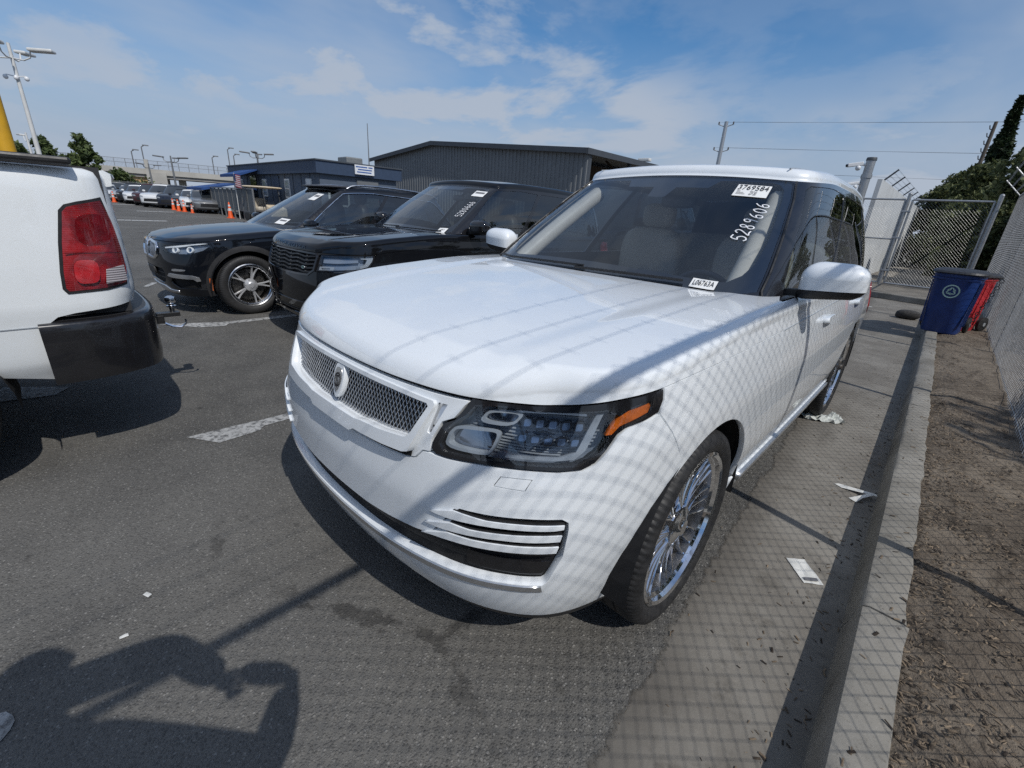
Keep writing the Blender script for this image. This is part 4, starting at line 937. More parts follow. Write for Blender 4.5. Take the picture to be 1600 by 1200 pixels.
for k in range(7): stripe([(-24-3*k*1.0, -1.2+k*.0), (-24-3*k, 4.6), (-24.1-3*k, 4.6), (-24.1-3*k, -1.2)]) if k > 2 else None

# ------------------------------------------------------------------ chain link
simple('fence_wire', (.38, .38, .375), .45, metal=.5, var=.2, scale=8)
def chainlink(a, b, z0, z1, parent, rad=.0016, pitch=.036, over=.0, name='mesh_panel'):
    a, b = Vector((a[0], a[1])), Vector((b[0], b[1])); d = b-a; L = d.length; d.normalize(); nx, ny = d.y, -d.x; V = []; F = []
    nw = int(L/pitch); nz = int((z1-z0)/pitch); hz = pitch
    for k in range(nw+1):
        u0 = k*pitch+pitch*.25; base = len(V)
        for j in range(nz+1):
            sg_ = 1 if (j+k) % 2 else -1; u = u0+sg_*(pitch*.5+.001); off = .0022*sg_; z = z0+j*hz
            u = min(max(u, 0), L); cx, cy = a.x+d.x*u+nx*off, a.y+d.y*u+ny*off
            for q in range(3):
                t = 2*math.pi*q/3; V.append((cx+d.x*rad*math.cos(t)*1.25+nx*rad*math.sin(t), cy+d.y*rad*math.cos(t)*1.25+ny*rad*math.sin(t), z))
        for j in range(nz):
            for q in range(3): i0 = base+j*3+q; i1 = base+j*3+(q+1) % 3; F.append((i0, i1, i1+3, i0+3))
    g = MB(); g.v = V; g.f = F; o = g.build(name, M['fence_wire'], parent); o['kind'] = 'stuff'; return o
FX, FTOP, FB0 = 2.10, 2.58, .13
fence = empty('chain_link_fence', (FX, 0, 0), 0, 'galvanized chain link fence with barbed wire arms running behind the curb', 'fence')
posts = [-9.2, -6.0, -2.85, .83, 3.88, 6.93, 9.98, 13.03, 15.9]
def barbed(g, p0, p1, sag=.0, rad=.0016, step=.125):
    p0, p1 = Vector(p0), Vector(p1); L = (p1-p0).length; n = max(2, int(L/.3)); pts = [p0+(p1-p0)*(i/n)-Vector((0, 0, sag*4*(i/n)*(1-i/n))) for i in range(n+1)]; g.tube(pts, rad*1.5, 4, False)
    k = int(L/step); dd = (p1-p0).normalized(); side = dd.cross(Vector((0, 0, 1))).normalized()
    for i in range(k):
        f = (i+.5)/k; c = p0+(p1-p0)*f-Vector((0, 0, sag*4*f*(1-f)))
        for s_ in (1, -1): g.tube([c-side*.018*s_-Vector((0, 0, .018)), c+side*.018*s_+Vector((0, 0, .018))], .0013, 3, False)
for y0, y1 in zip(posts[:-1], posts[1:]):
    o = chainlink((0, y0), (0, y1), FB0, FTOP+.045, fence)
for y in posts:
    g = MB(); g.cyl((.03, y, -.05), (.03, y, FTOP+.01), .030, 14); g.tube([(.03, y, FTOP-.02), (.0, y, FTOP+.03), (-.34, y, FTOP+.37)], .014, 6); g.build('fence_post', M['galvanized'], fence, smooth=50)
for y0, y1 in zip(posts[:-1], posts[1:]):
    g = MB(); g.cyl((.02, y0+.03, FTOP), (.02, y1-.03, FTOP), .0225, 12); g.build('top_rail', M['galvanized'], fence, smooth=50)
    for k in (1, 2, 3):
        g = MB(); barbed(g, (-.106*k+.01, y0, FTOP+.106*k), (-.106*k+.01, y1, FTOP+.106*k), .012); g.build('barbed_wire', M['fence_wire'], fence)
g = MB(); g.tube([(0, posts[0], FB0+.04), (0, posts[-1], FB0+.04)], .003, 4, False); g.build('tension_wire', M['fence_wire'], fence)
# ------------------------------------------------------------------ gate, wall, camera pole
GY = 15.8
gate = empty('chain_link_gate', (0, GY, .112), 0, 'chain link double gate in galvanized frames closing the yard path', 'gate')
def gate_leaf(x0, x1, z1, mid=None):
    for (a, b) in (((x0, 0, .06), (x0, 0, z1)), ((x1, 0, .06), (x1, 0, z1)), ((x0, 0, z1), (x1, 0, z1)), ((x0, 0, .07), (x1, 0, .07))):
        g = MB(); g.cyl(a, b, .026, 10); g.build('gate_frame', M['galvanized'], gate, smooth=50)
    if mid: g = MB(); g.cyl((x0, 0, mid), (x1, 0, mid), .02, 8); g.build('gate_frame', M['galvanized'], gate, smooth=50)
    chainlink((x0, .015), (x1, .015), .08, z1-.02, gate, .0017)
gate_leaf(-1.02, -.06, 2.33, 1.28); gate_leaf(.10, 1.72, 2.33)
for x in (.0, 1.80): g = MB(); g.cyl((x, 0, -.1), (x, 0, 2.48), .045, 12); g.lathe([(.05, 2.48), (.03, 2.51), (0, 2.52)], 12, Matrix.Translation((x, 0, 0))); g.build('gate_post', M['galvanized'], gate, smooth=50)
for z in (.4, 1.3, 2.0):
    g = MB(); g.box(-.08, .13, -.05, .05, z, z+.05); g.build('hinge', M['galvanized'], gate, bevel=.006)
pole = empty('camera_pole', (-1.13, GY, .08), 0, 'thick grey steel pole carrying two security cameras at the yard gate', 'pole')
g = MB(); g.cyl((0, 0, 0), (0, 0, 3.42), .115, 24); g.cyl((0, 0, 2.9), (0, 0, 3.0), .135, 24); g.build('pole_shaft', M['galvanized'], pole, smooth=40)
g = MB(); g.lathe([(0, 3.45), (.12, 3.44), (.13, 3.40), (.13, 3.36)], 20); g.build('pole_cap', M['steel_dark'], pole, smooth=40)
simple('camera_white', (.70, .71, .72), .35, var=.05)
for z, s_ in ((3.22, 1.), (2.72, .75)):
    g = MB(); g.bar((0, 0, z), (-.22*s_, -.10, z+.05), .06); g.bar((-.16*s_, -.08, z+.06), (-.50*s_, -.22, z), .11*s_, .10*s_); c_ = g.build('security_camera', M['camera_white'], pole, bevel=.015)
    g = MB(); g.cyl((-.49*s_, -.215, z+.0), (-.53*s_, -.235, z-.01), .04*s_, 12); g.build('camera_lens', M['gloss_black'], c_)
    g = MB(); g.sell((-.24*s_, -.13, z-.06), (.07*s_, .07*s_, .07*s_), 1, 1, 16, 10); g.build('camera_dome', M['camera_white'], c_, smooth=60)
wall = empty('yard_wall', (-.80, 15.95, 0), 0, 'tall white panel wall topped with barbed wire behind the gate', 'wall')
for k in range(12):
    g = MB(); y0 = k*1.5; g.box(-.06, .06 if k % 2 else .056, y0+.004, y0+1.496, .05, 2.98); g.build('panel', M['white_wall'], wall, bevel=.006)
for k in range(9):
    g = MB(); y0 = .5+k*2.1; g.bar((0, y0, 2.95), (.30, y0, 3.27), .04, .04); g.build('wire_arm', M['steel_dark'], wall)
for k in range(4):
    g = MB(); barbed(g, (.06+.075*k, .3, 3.03+.08*k), (.06+.075*k, 17.8, 3.03+.08*k), 0, .0022, .3); g.build('barbed_wire', M['fence_wire'], wall)
slat = empty('slatted_fence', (1.80, GY+.2, .1), 0, 'dark slatted metal fence leading away behind the gate', 'fence')
for k in range(60):
    g = MB() if k == 0 else None
    if k == 0: g.box(-.012, .012, .02, .19, .05, 2.15); s0 = g.build('slat', M['steel_dark'], slat)
    else: s1 = s0.copy(); C.objects.link(s1); s1.location = (rng.uniform(-.012, .012), k*.21, rng.uniform(-.03, .03))
for z in (.4, 1.9): g = MB(); g.box(.014, .05, 0, 12.7, z, z+.05); g.build('rail', M['galvanized'], slat)
# ------------------------------------------------------------------ bins
def wheelie_bin(name, loc, rz, body, lidm, label, sc=1.0, emblem=True):
    t = empty(name, loc, rz, label, 'bin', 'wheeled bins chained to the fence'); t.scale = (sc,)*3
    # tapered body: front face towards -y
    def ringr(w, d, z, y0=0): 
        p = rounded([(-w/2, -d/2+y0), (w/2, -d/2+y0), (w/2, d/2+y0), (-w/2, d/2+y0)], 2); return [(x, y, z) for x, y in p]
    lv = [(.42, .44, .0, .05), (.44, .46, .03, .05), (.50, .56, .55, .0), (.52, .60, .80, -.01), (.55, .64, .82, -.01), (.55, .64, .86, -.01)]
    V = []; F = []; R_ = [ringr(*q) for q in lv]; n = len(R_[0])
    for q in R_: V += q
    for i in range(len(lv)-1):
        for j in range(n): F.append((i*n+j, i*n+(j+1) % n, (i+1)*n+(j+1) % n, (i+1)*n+j))
    F.append(tuple(range(n))[::-1]); F.append(tuple((len(lv)-1)*n+j for j in range(n)))
    g = MB(); g.add(V, F); b = g.build('bin_body', body, t, smooth=35)
    V = []; F = []; lv = [(.60, .70, .865, -.01), (.62, .72, .875, -.01), (.60, .68, .90, -.01), (.50, .55, .925, 0), (.2, .2, .935, 0)]; R_ = [ringr(*q) for q in lv]
    for q in R_: V += q
    for i in range(len(lv)-1):
        for j in range(n): F.append((i*n+j, i*n+(j+1) % n, (i+1)*n+(j+1) % n, (i+1)*n+j))
    F.append(tuple((len(lv)-1)*n+j for j in range(n))); F.append(tuple(range(n))[::-1])
    g = MB(); g.add(V, F); g.build('lid', lidm, t, smooth=30)
    g = MB(); g.box(-.262, .262, -.310, -.285, .775, .81); g.build('front_lip', body, t, bevel=.008)
    for sx in (-1, 1):
        for k in range(3): g = MB(); x_ = sx*.248; g.bar((sx*.235, -.14+.12*k, .12), (sx*.262, -.15+.13*k, .76), .03, .012, (sx, 0, 0)); g.build('rib', body, t)
    g = MB(); g.cyl((-.2, .38, .86), (.2, .38, .86), .018, 8); g.bar((-.2, .3, .84), (-.2, .38, .86), .03); g.bar((.2, .3, .84), (.2, .38, .86), .03); g.build('handle', lidm, t)
    for sx in (-1, 1):
        g = MB(); g.lathe([(.0, -.03), (.09, -.03), (.115, -.02), (.12, 0), (.115, .02), (.09, .03), (0, .03)], 24, Matrix.Translation((sx*.25, .27, .12)), axis='x'); w = g.build('wheel', M['rubber'], t, smooth=40)
        g = MB(); g.cyl((sx*.28, .27, .12), (sx*.285, .27, .12), .03, 12); g.build('hub_cap', M['light_grey'], w)
    g = MB(); g.cyl((-.25, .27, .12), (.25, .27, .12), .012, 8); g.build('axle', M['steel_dark'], t)
    if emblem:
        ry = lambda z: -.28+(-.03)*((z-.55)/.25); 
        yy = -.287; g = MB(); pts = [(.095*math.cos(a), .095*math.sin(a)) for a in np.linspace(0, 2*math.pi, 33)[:-1]]
        def onf(x, z): zz_ = .62+z; yb = -.28+(-.03)*(zz_-.55)/.25 if zz_ > .55 else -.28; return (x, yb-.006, zz_)
        V = [onf(x, z) for x, z in pts]+[onf(x*.82, z*.82) for x, z in pts]; F = [(i, (i+1) % 32, 32+(i+1) % 32, 32+i) for i in range(32)]; g.add(V, F)
        for k in range(3):      # three chasing arrows
            a0 = math.pi/2+k*2*math.pi/3; rot = lambda x, z: onf(x*math.cos(a0-math.pi/2)-z*math.sin(a0-math.pi/2), x*math.sin(a0-math.pi/2)+z*math.cos(a0-math.pi/2))
            for q in ([(-.035, .018), (-.012, .055), (.006, .055), (-.018, .008)], [(.002, .055), (.014, .055), (.034, .022), (.02, .014)], [(.012, .004), (.05, .012), (.034, .036)]): g.add([rot(*w_) for w_ in q], [tuple(range(len(q)))])
        g.build('recycling_mark', M['print_green'], b)
    return t
wheelie_bin('recycling_bin', (1.53, 7.95, .15), RAD(-8), M['bin_blue'], M['bin_lid'], 'blue wheeled recycling bin with black lid and white recycling emblem')
wheelie_bin('waste_bin', (1.66, 8.62, .14), RAD(-30), M['bin_red'], M['bin_lid'], 'red wheeled bin standing behind the blue recycling bin', .96, False)
g = MB(); r = random.Random(4)
pts = [Vector((1.98-.03*i*.3, 8.25+.02*i, .95-.052*i)) for i in range(15)]
for i, p_ in enumerate(pts):
    Mx = Matrix.Translation(p_) @ Matrix.Rotation(RAD(90*(i % 2)), 4, 'Z') @ Matrix.Rotation(RAD(90), 4, 'X'); g.lathe([(.024+.006*math.cos(a), .006*math.sin(a)) for a in np.linspace(0, 2*math.pi, 7)[:-1]], 10, Mx, closed=True)
o = g.build('chain', M['steel_dark'], smooth=60); tag(o, 'steel chain hanging beside the bins against the fence', 'chain')
g = MB(); g.sell((1.06, 9.95, .085), (.19, .13, .09), .9, .9, 20, 12); o = g.build('dark_rock', M['stone_dark'], smooth=60); tag(o, 'dark rounded lump lying on the lot beside the blue bin', 'rock')
for vtx in o.data.vertices: n_ = .02*math.sin(vtx.co.x*40)*math.sin(vtx.co.y*33+1)*math.sin(vtx.co.z*37); vtx.co.x += n_; vtx.co.z += n_*.5
# ------------------------------------------------------------------ litter
def crumple(name, c, w, h, rz, mat, amp, seed, label, z=.006, n=9, cat='litter', group='scraps of litter in the gutter'):
    r = random.Random(seed); V = []; F = []
    for j in range(n):
        for i in range(n):
            u, v_ = (i/(n-1)-.5)*w, (j/(n-1)-.5)*h; V.append((u+r.uniform(-1, 1)*amp*.3, v_+r.uniform(-1, 1)*amp*.3, abs(r.gauss(0, amp)) if amp > .004 else amp*math.sin(i*.9)*math.sin(j*.7)+.002))
    for j in range(n-1):
        for i in range(n-1): F.append((j*n+i, j*n+i+1, (j+1)*n+i+1, (j+1)*n+i))
    g = MB(); g.add(V, F); o = g.build(name, mat); o.location = (c[0], c[1], z); o.rotation_euler = (0, 0, rz); tag(o, label, cat, group); return o
pp_ = crumple('paper_slip', (1.30, .66), .155, .085, RAD(-50), M['paper'], .003, 1, 'flat white printed paper slip lying in the gutter near the curb')
g = MB(); g.quad((.045, -.03, .0075), (.065, -.03, .0075), (.065, .028, .0075), (.045, .028, .0075)); g.build('print', M['ink_grey'], pp_)
g = MB(); g.add([(-.12, .05, 0), (-.10, .065, .004), (.08, .045, .03), (.09, .02, .03), (-.08, .03, .0)], [(0, 1, 2, 3, 4)]); g.add([(.085, .045, .03), (.05, .02, .03), (-.03, -.07, .0), (.01, -.09, .0), (.03, -.05, .02)], [(0, 1, 2, 3, 4)])
o = g.build('paper_strip', M['paper']); o.location = (1.37, 1.62, .008); tag(o, 'bent white paper strip folded in a V beside the curb', 'litter', 'scraps of litter in the gutter')
crumple('plastic_bag', (.97, 2.80), .30, .16, RAD(30), M['plastic_wrap'], .018, 5, 'crumpled clear plastic wrap squashed under the rear tire of the white SUV', .006, 13)
for k, (x, y, s_) in enumerate(((-.46, -1.44, .030), (-.30, -1.53, .024))):
    crumple('paper_scrap', (x, y), s_, s_*.5, .4+k, M['paper'], .003, 20+k, ['longer tiny white scrap on the open asphalt', 'smaller tiny white scrap nearest the shadow of the rail'][k], .004, 4, 'litter', 'tiny scraps on the asphalt')
crumple('paper_scrap', (.35, 11.0), .12, .06, .3, M['paper'], .003, 31, 'small white scrap of paper on the lane before the gate', .004, 5, 'litter', 'scraps of litter in the gutter')

# ------------------------------------------------------------------ black SUV
def build_black():
    Bd, Hs = make_white(); root = empty('black_suv', (-3.61, 1.20, 0), 0, 'glossy black luxury SUV with slatted grille parked between the white SUV and the crossover', 'car')
    P = M['black_paint']
    cfg = dict(half=.985, wb=2.92, R=.388, arch_r=.445, sill=.24, hood_y=.70, hb=.93, door_y=(.62, 1.68, 2.74), handles=(1.52, 2.58), handle_z=1.0, rocker=.43, rocker_mat='satin_black', arch_a=122,
               fender_front=[(1.25, .975), (1.18, .86), (1.236, .80)], fender_s=1.252, pillar_mat='gloss_black', roof_mat='black_paint', rear_lamp_y=3.72,
               gl=dict(windshield=[(0, .03), (.40, .025), (.70, .03), (.765, .06), (.762, .2), (.745, .5), (.722, .8), (.697, .965), (.68, .98), (.4, .978), (0, .977)],
                       clear=symm([(0, .12), (.35, .11), (.60, .10), (.66, .12), (.70, .17), (.72, .26), (.722, .44), (.71, .61), (.694, .80), (.675, .90), (.64, .945), (.59, .962), (.42, .955), (.31, .945), (.27, .90), (0, .895)]),
                       side=[[(.96, .07), (1.40, .05), (1.70, .05), (1.70, .30), (1.66, .915), (1.3, .935), (.80, .945), (.775, .90), (.80, .70), (.85, .32), (.905, .13)],
                             [(1.77, .05), (2.75, .05), (2.72, .905), (1.74, .918)], [(2.81, .05), (3.30, .07), (3.28, .88), (2.78, .90)]]))
    head = np.array([(.64, .945), (.85, .952), (1.06, .958), (1.235, .968), (1.215, .915), (1.165, .848), (1.086, .823), (.80, .800), (.605, .790), (.625, .84)]); cfg['inner_holes'] = [head, mirp(head)]
    KE = spl([0, .25, .43, .6, .78, .985, 1.25, 1.37, 1.64, 2.1, 3.4, 6], [.965, .965, .964, .963, .962, .966, .977, .99, 1.015, 1.045, 1.075, 1.08])
    FB, FH = shell_common(root, Bd, Hs, KE, cfg, P)
    A0 = arch(Bd, 0, .388, .445, 122, 192, 26)
    grille_r = [(0, .742), (.3, .744), (.50, .752), (.575, .80), (.598, .925), (.58, .945), (.3, .952), (0, .954)]; gp = symm(grille_r)
    head = np.array([(.64, .945), (.85, .952), (1.06, .958), (1.235, .968), (1.215, .915), (1.165, .848), (1.086, .823), (.80, .800), (.605, .790), (.625, .84)])
    right = [(0, .735), (.3, .737), (.51, .745), (.58, .79), (.605, .785), (.80, .795), (1.088, .818), (1.17, .844), (1.185, .855), (1.23, .80)]+A0+[(1.16, .27), (.8, .26), (0, .26)]
    low = symm([(0, .40), (.6, .40), (.78, .42), (.80, .36), (.7, .33), (0, .32)])
    sh = Shell(); sh.panel(FB, symm(right), [low], .03, 0, .03); bumper = sh.build('front_bumper', P, root)
    sh = Shell(); sh.panel(FB, symm([(0, .958), (.58, .948), (.605, .93), (.63, .948), (.85, .957), (1.06, .962), (1.24, .973), (1.24, .974), (1.06, .9645), (.85, .959), (0, .961)]), [], .03, -.004, 0); sh.build('hood_gap_filler', M['satin_black'], root)
    sh = Shell(); sh.panel(FB, inset(low, -.02), [], .06, -.05, 0); sh.build('intake_backing', M['dark_void'], bumper)
    for t0 in (.335, .365): sh = Shell(); sh.panel(FB, symm([(0, t0), (.7, t0+.008), (.7, t0+.024), (0, t0+.016)]), [], .05, -.015, .02); sh.build('intake_bar', M['satin_black'], bumper)
    sh = Shell(); sh.panel(FB, symm([(0, .455), (.6, .46), (.9, .50), (.9, .512), (.6, .472), (0, .467)]), [], .04, .006, .012); sh.build('bumper_strip', M['gloss_black'], bumper)
    sh = Shell(); sh.panel(FB, gp, [], .04, -.05, 0); gr = sh.build('grille', M['dark_void'], root)
    ring = inset(gp, -.012); sh = Shell(); sh.panel(FB, ring, [inset(gp, .006)], .02, .006, .05); sh.build('grille_frame', M['gloss_black'], gr)
    for k in range(5):
        t0 = .770+k*.036; w = .555+.008*k; V = [(s, t0+.006*math.cos(s*22)) for s in np.linspace(-w, w, 60)]; V2 = [(s, t0+.014+.006*math.cos(s*22)) for s in np.linspace(w, -w, 60)]
        sh = Shell(); sh.panel(FB, V+V2, [], .03, -.004, .02); sh.build('grille_bar', M['satin_black'], gr)
        for s_ in np.arange(-.45, .46, .15): sh = Shell(); sh.panel(FB, [(s_-.009, t0+.006), (s_+.009, t0+.006), (s_+.009, t0+.015), (s_-.009, t0+.015)], [], .03, .0, .01); sh.build('grille_stud', M['steel_dark'], gr) if k % 2 == 0 or True else None
    ov = np.array([(.028*math.cos(a), .015*math.sin(a)) for a in np.linspace(0, 2*math.pi, 25)[:-1]])+[.42, .812]
    sh = Shell(); sh.panel(FB, ov, [], .02, .006, .008); bo = sh.build('oval_badge', M['satin_silver'], gr); sh = Shell(); sh.panel(FB, (ov-[.42, .812])*.8+[.42, .812], [], .02, .008, 0); sh.build('badge_field', M['badge_green'], bo)
    tv, tf = text2d('RANGE ROVER', .062); decal('hood_lettering', lambda s, t: FB(s, t), tv*[1.9, .75], tf, (.03, .995), (1, 0), (0, 1), M['gloss_black'], root, .004)
    for mir in (False, True):
        sh = Shell(); sh.panel(FB, inset(head, .003), [], .04, -.06, 0); h0 = sh.build('headlight', M['lamp_grey'], root, mir)
        sh = Shell(); sh.panel(FB, inset(head, .003), [inset(head, .014)], .03, -.001, .03); sh.build('headlight_bezel', M['gloss_black'], h0, mir)
        sh = Shell(); sh.panel(FB, inset(head, .008), [], .04, -.0015, 0); sh.build('headlight_lens', M['lens_clear'], h0, mir)
        sh = Shell(); sh.panel(FB, [(.66, .925), (1.06, .938), (1.06, .90), (.80, .885), (.66, .88)], [], .03, -.03, .03); sh.build('lamp_module', M['lamp_grey'], h0, mir)
        sh = Shell(); sh.panel(FB, [(1.08, .945), (1.215, .955), (1.195, .91), (1.15, .86), (1.08, .84), (1.07, .86), (1.12, .88), (1.15, .925), (1.09, .93)], [], .03, -.012, .02); sh.build('light_bar', M['light_grey'], h0, mir)
        sh = Shell(); sh.panel(FB, [(.635, .80), (.80, .81), (.80, .845), (.645, .84)], [[(.66, .812), (.765, .818), (.765, .834), (.665, .829)]], .02, -.006, .02); sh.build('lamp_module', M['light_grey'], h0, mir)
    superell_mirror(root, 1, (.905, .93, 1.215), M['gloss_black']); superell_mirror(root, -1, (-.905, .93, 1.215), M['gloss_black'])
    interior(root, .70, 1.15, .78, M['leather_dark'])
    qv, qf = grid_quad(6, 3)
    st = decal('paper_sticker', FH, qv, qf, (.54, .785*.65), (.17, 0), (.0, .115*.65), M['sticker_white'], root, .003)
    decal('sticker_print', FH, qv*[.8, .3]+[.1, .5], qf, (.54, .785*.65), (.17, 0), (.0, .115*.65), M['ink_grey'], st, .004)
    s2 = decal('lot_sticker', FH, qv, qf, (.60, .02*.65), (.10, 0), (0, .10*.65), M['sticker_white'], root, .003)
    tv, tf = text2d('L08631', .026); decal('sticker_number', FH, tv*[.8, 1], tf, (.65, .085*.65), (1, 0), (0, 1), M['ink_black'], s2, .004)
    wv, wf = scribble('5280666', .10); d = np.array([.665-.672, (.68-.36)*.65]); L = np.hypot(*d); e1 = d/L; e2 = np.array([-e1[1], e1[0]])
    decal('marker_writing', FH, wv, wf, (.70, .36*.65), e1*L/6.5, e2*.075, M['marker_white'], root, .003)
    for s0, s1 in ((-.70, .02), (-.02, .66)):
        ss = np.linspace(s0, s1, 16); gg = .03+np.linspace(0, .02, 16); pp = FH(ss, gg*.65)+fnorm(FH, ss, gg*.65)*.014; mb = MB(); mb.tube(pp.tolist(), .007, 6); mb.build('wiper', M['satin_black'], root, smooth=60)
    wheel_set(root, 2.92, .968, .388, .275, .285, 'black')
    return root
simple('leather_dark', (.05, .04, .038), .5, var=.1)
simple('badge_green', (.006, .06, .03), .3, coat=.6)

# ------------------------------------------------------------------ black crossover
def build_bmw():
    Bd, Hs = make_bmw(); root = empty('black_crossover', (-5.86, .42, 0), RAD(.6), 'black crossover with twin upright grilles and roof rails facing the open lot', 'car'); P = M['bmw_paint']
    HE = spl([0, .2, .45, .7, .9, 1.05, 1.25, 1.6, 2.2, 3.4, 6], [.862, .862, .864, .866, .876, .890, .905, .925, .945, .955, .96])
    cfg = dict(half=.935, wb=2.86, R=.365, arch_r=.43, sill=.22, hood_y=.58, hb=.86, door_y=(.55, 1.58, 2.62), handles=(1.42, 2.45), handle_z=.89, rocker=.40, rocker_mat='plastic_black', arch_a=128,
               fender_front=[(1.10, .885), (1.12, .845), (1.13, .76)], fender_s=1.102, pillar_mat='gloss_black', roof_mat='bmw_paint', rear_lamp_y=3.55,
               gl=dict(windshield=[(0, .03), (.40, .025), (.68, .03), (.75, .06), (.745, .2), (.72, .5), (.69, .8), (.665, .965), (.64, .98), (.4, .978), (0, .977)],
                       clear=symm([(0, .09), (.35, .08), (.62, .075), (.69, .09), (.715, .15), (.69, .5), (.66, .8), (.64, .93), (.60, .96), (.42, .955), (.2, .95), (.15, .90), (0, .895)]),
                       side=[[(.95, .06), (1.62, .06), (1.58, .90), (1.2, .915), (.80, .90), (.77, .84), (.80, .55), (.85, .25)], [(1.69, .06), (2.62, .07), (2.50, .88), (1.65, .90)], [(2.68, .08), (3.02, .18), (2.86, .82), (2.56, .87)]]))
    head = np.array([(.43, .80), (.55, .822), (.75, .845), (.92, .866), (1.03, .876), (1.08, .876), (1.098, .845), (1.02, .79), (.88, .745), (.66, .735), (.50, .752)]); cfg['inner_holes'] = [head, mirp(head)]
    FB, FH = shell_common(root, Bd, Hs, HE, cfg, P)
    A0 = arch(Bd, 0, .365, .43, 128, 195, 24)
    head = np.array([(.43, .80), (.55, .822), (.75, .845), (.92, .866), (1.03, .876), (1.08, .876), (1.098, .845), (1.02, .79), (.88, .745), (.66, .735), (.50, .752)])
    kid = np.array([(.035, .66), (.24, .655), (.33, .70), (.345, .78), (.30, .832), (.12, .848), (.05, .83), (.035, .78)])
    right = [(0, .8575), (.2, .8575), (.45, .8595), (.7, .8615), (.9, .872), (1.05, .886), (1.098, .8865), (1.116, .842), (1.127, .76)]+A0+[(1.10, .25), (.8, .235), (0, .23)]
    low = symm([(0, .55), (.40, .55), (.46, .50), (.40, .40), (.3, .36), (0, .36)]); sidei = np.array([(.52, .40), (.60, .475), (.86, .475), (.93, .45), (.93, .34), (.62, .33)]); fog = rounded([(.60, .535), (.78, .545), (.80, .565), (.62, .568)], 1)
    sh = Shell(); sh.panel(FB, symm(right), [kid, mirp(kid), low, sidei, mirp(sidei), head, mirp(head)], .026, 0, .03); bumper = sh.build('front_bumper', P, root)
    for q in (low, sidei, mirp(sidei)): sh = Shell(); sh.panel(FB, inset(q, -.02), [], .05, -.05, 0); sh.build('intake_backing', M['dark_void'], bumper)
    for t0 in (.42, .48): sh = Shell(); sh.panel(FB, symm([(0, t0), (.42, t0), (.42, t0+.014), (0, t0+.014)]), [], .05, -.02, .02); sh.build('intake_bar', M['plastic_black'], bumper)
    sh = Shell(); sh.panel(FB, symm([(0, .545), (.13, .545), (.15, .53), (.15, .455), (0, .455)]), [], .04, .012, .02); sh.build('plate_holder', M['plastic_black'], bumper)
    bar = np.array([(.52, .475), (.56, .508), (.86, .500), (.93, .480), (.945, .44), (.90, .432), (.87, .458), (.60, .462)]); sh = Shell(); sh.panel(FB, bar, [], .02, .016, .03); sh.both('bumper_blade', M['trim_silver'], bumper)
    sh = Shell(); sh.panel(FB, symm([(0, .330), (.30, .334), (.42, .30), (.60, .30), (.60, .275), (.38, .272), (0, .285)]), [], .03, .012, .02); sh.build('skid_plate', M['trim_silver'], bumper)
    sh = Shell(); sh.panel(FB, fog, [], .02, .003, .02); sh.both('fog_light', M['trim_silver'], bumper)
    sh = Shell(); sh.panel(FB, [(1.025, .32), (1.055, .32), (1.06, .47), (1.03, .47)], [], .03, .010, .02); sh.both('side_marker', M['amber'], bumper)
    for mir in (False, True):
        sh = Shell(); sh.panel(FB, inset(kid, -.012), [inset(kid, .008)], .015, .018, .05); k0 = sh.build('kidney_grille', M['chrome'], root, mir)
        sh = Shell(); sh.panel(FB, kid, [], .04, -.05, 0); sh.build('grille_backing', M['dark_void'], k0, mir)
        for i in range(9):
            s_ = .065+i*.031; ok = [t for t in np.arange(.65, .85, .004) if pip(np.array([(s_, t)]), kid)[0]]
            if len(ok) > 8: sh = Shell(); sh.panel(FB, [(s_-.005, ok[0]), (s_+.005, ok[0]), (s_+.005, ok[-1]), (s_-.005, ok[-1])], [], .03, .004, .04); sh.build('grille_bar', M['satin_silver'], k0, mir)
        sh = Shell(); sh.panel(FB, inset(head, .002), [], .04, -.05, 0); h0 = sh.build('headlight', M['lamp_grey'], root, mir)
        sh = Shell(); sh.panel(FB, inset(head, .002), [], .03, -.001, .02); sh.build('headlight_lens', M['lens_clear'], h0, mir)
        sh = Shell(); sh.panel(FB, [(.50, .805), (.75, .838), (1.06, .876), (1.075, .868), (.75, .822), (.50, .79)], [], .03, -.010, .02); sh.build('light_bar', M['sticker_white'], h0, mir)
        for c_ in (.66, .86):
            rg = np.array([(.042*math.cos(a), .036*math.sin(a)) for a in np.linspace(0, 2*math.pi, 21)[:-1]])+[c_, .785+.05*(c_-.66)]; sh = Shell(); sh.panel(FB, rg, [(rg-rg.mean(0))*.72+rg.mean(0)], .015, -.014, .03); sh.build('light_ring', M['sticker_white'], h0, mir)
            sh = Shell(); sh.panel(FB, (rg-rg.mean(0))*.6+rg.mean(0), [], .02, -.03, 0); sh.build('projector', M['clear_chrome'], h0, mir)
    rd = np.array([(.036*math.cos(a), .036*math.sin(a)) for a in np.linspace(0, 2*math.pi, 25)[:-1]]); rc = rd+[0, float(Bd.zt(0))+.045]
    sh = Shell(); sh.panel(FB, rc, [], .02, .004, .004); bo = sh.build('round_badge', M['gloss_black'], root)
    for k in range(4): a = np.linspace(k*math.pi/2, (k+1)*math.pi/2, 8); q = [(0, float(Bd.zt(0))+.045)]+[(.024*math.cos(t), float(Bd.zt(0))+.045+.024*math.sin(t)) for t in a]; sh = Shell(); sh.panel(FB, q, [], .02, .0055, 0); sh.build('badge_quarter', M['sticker_white'] if k % 2 else M['bin_blue'], bo)
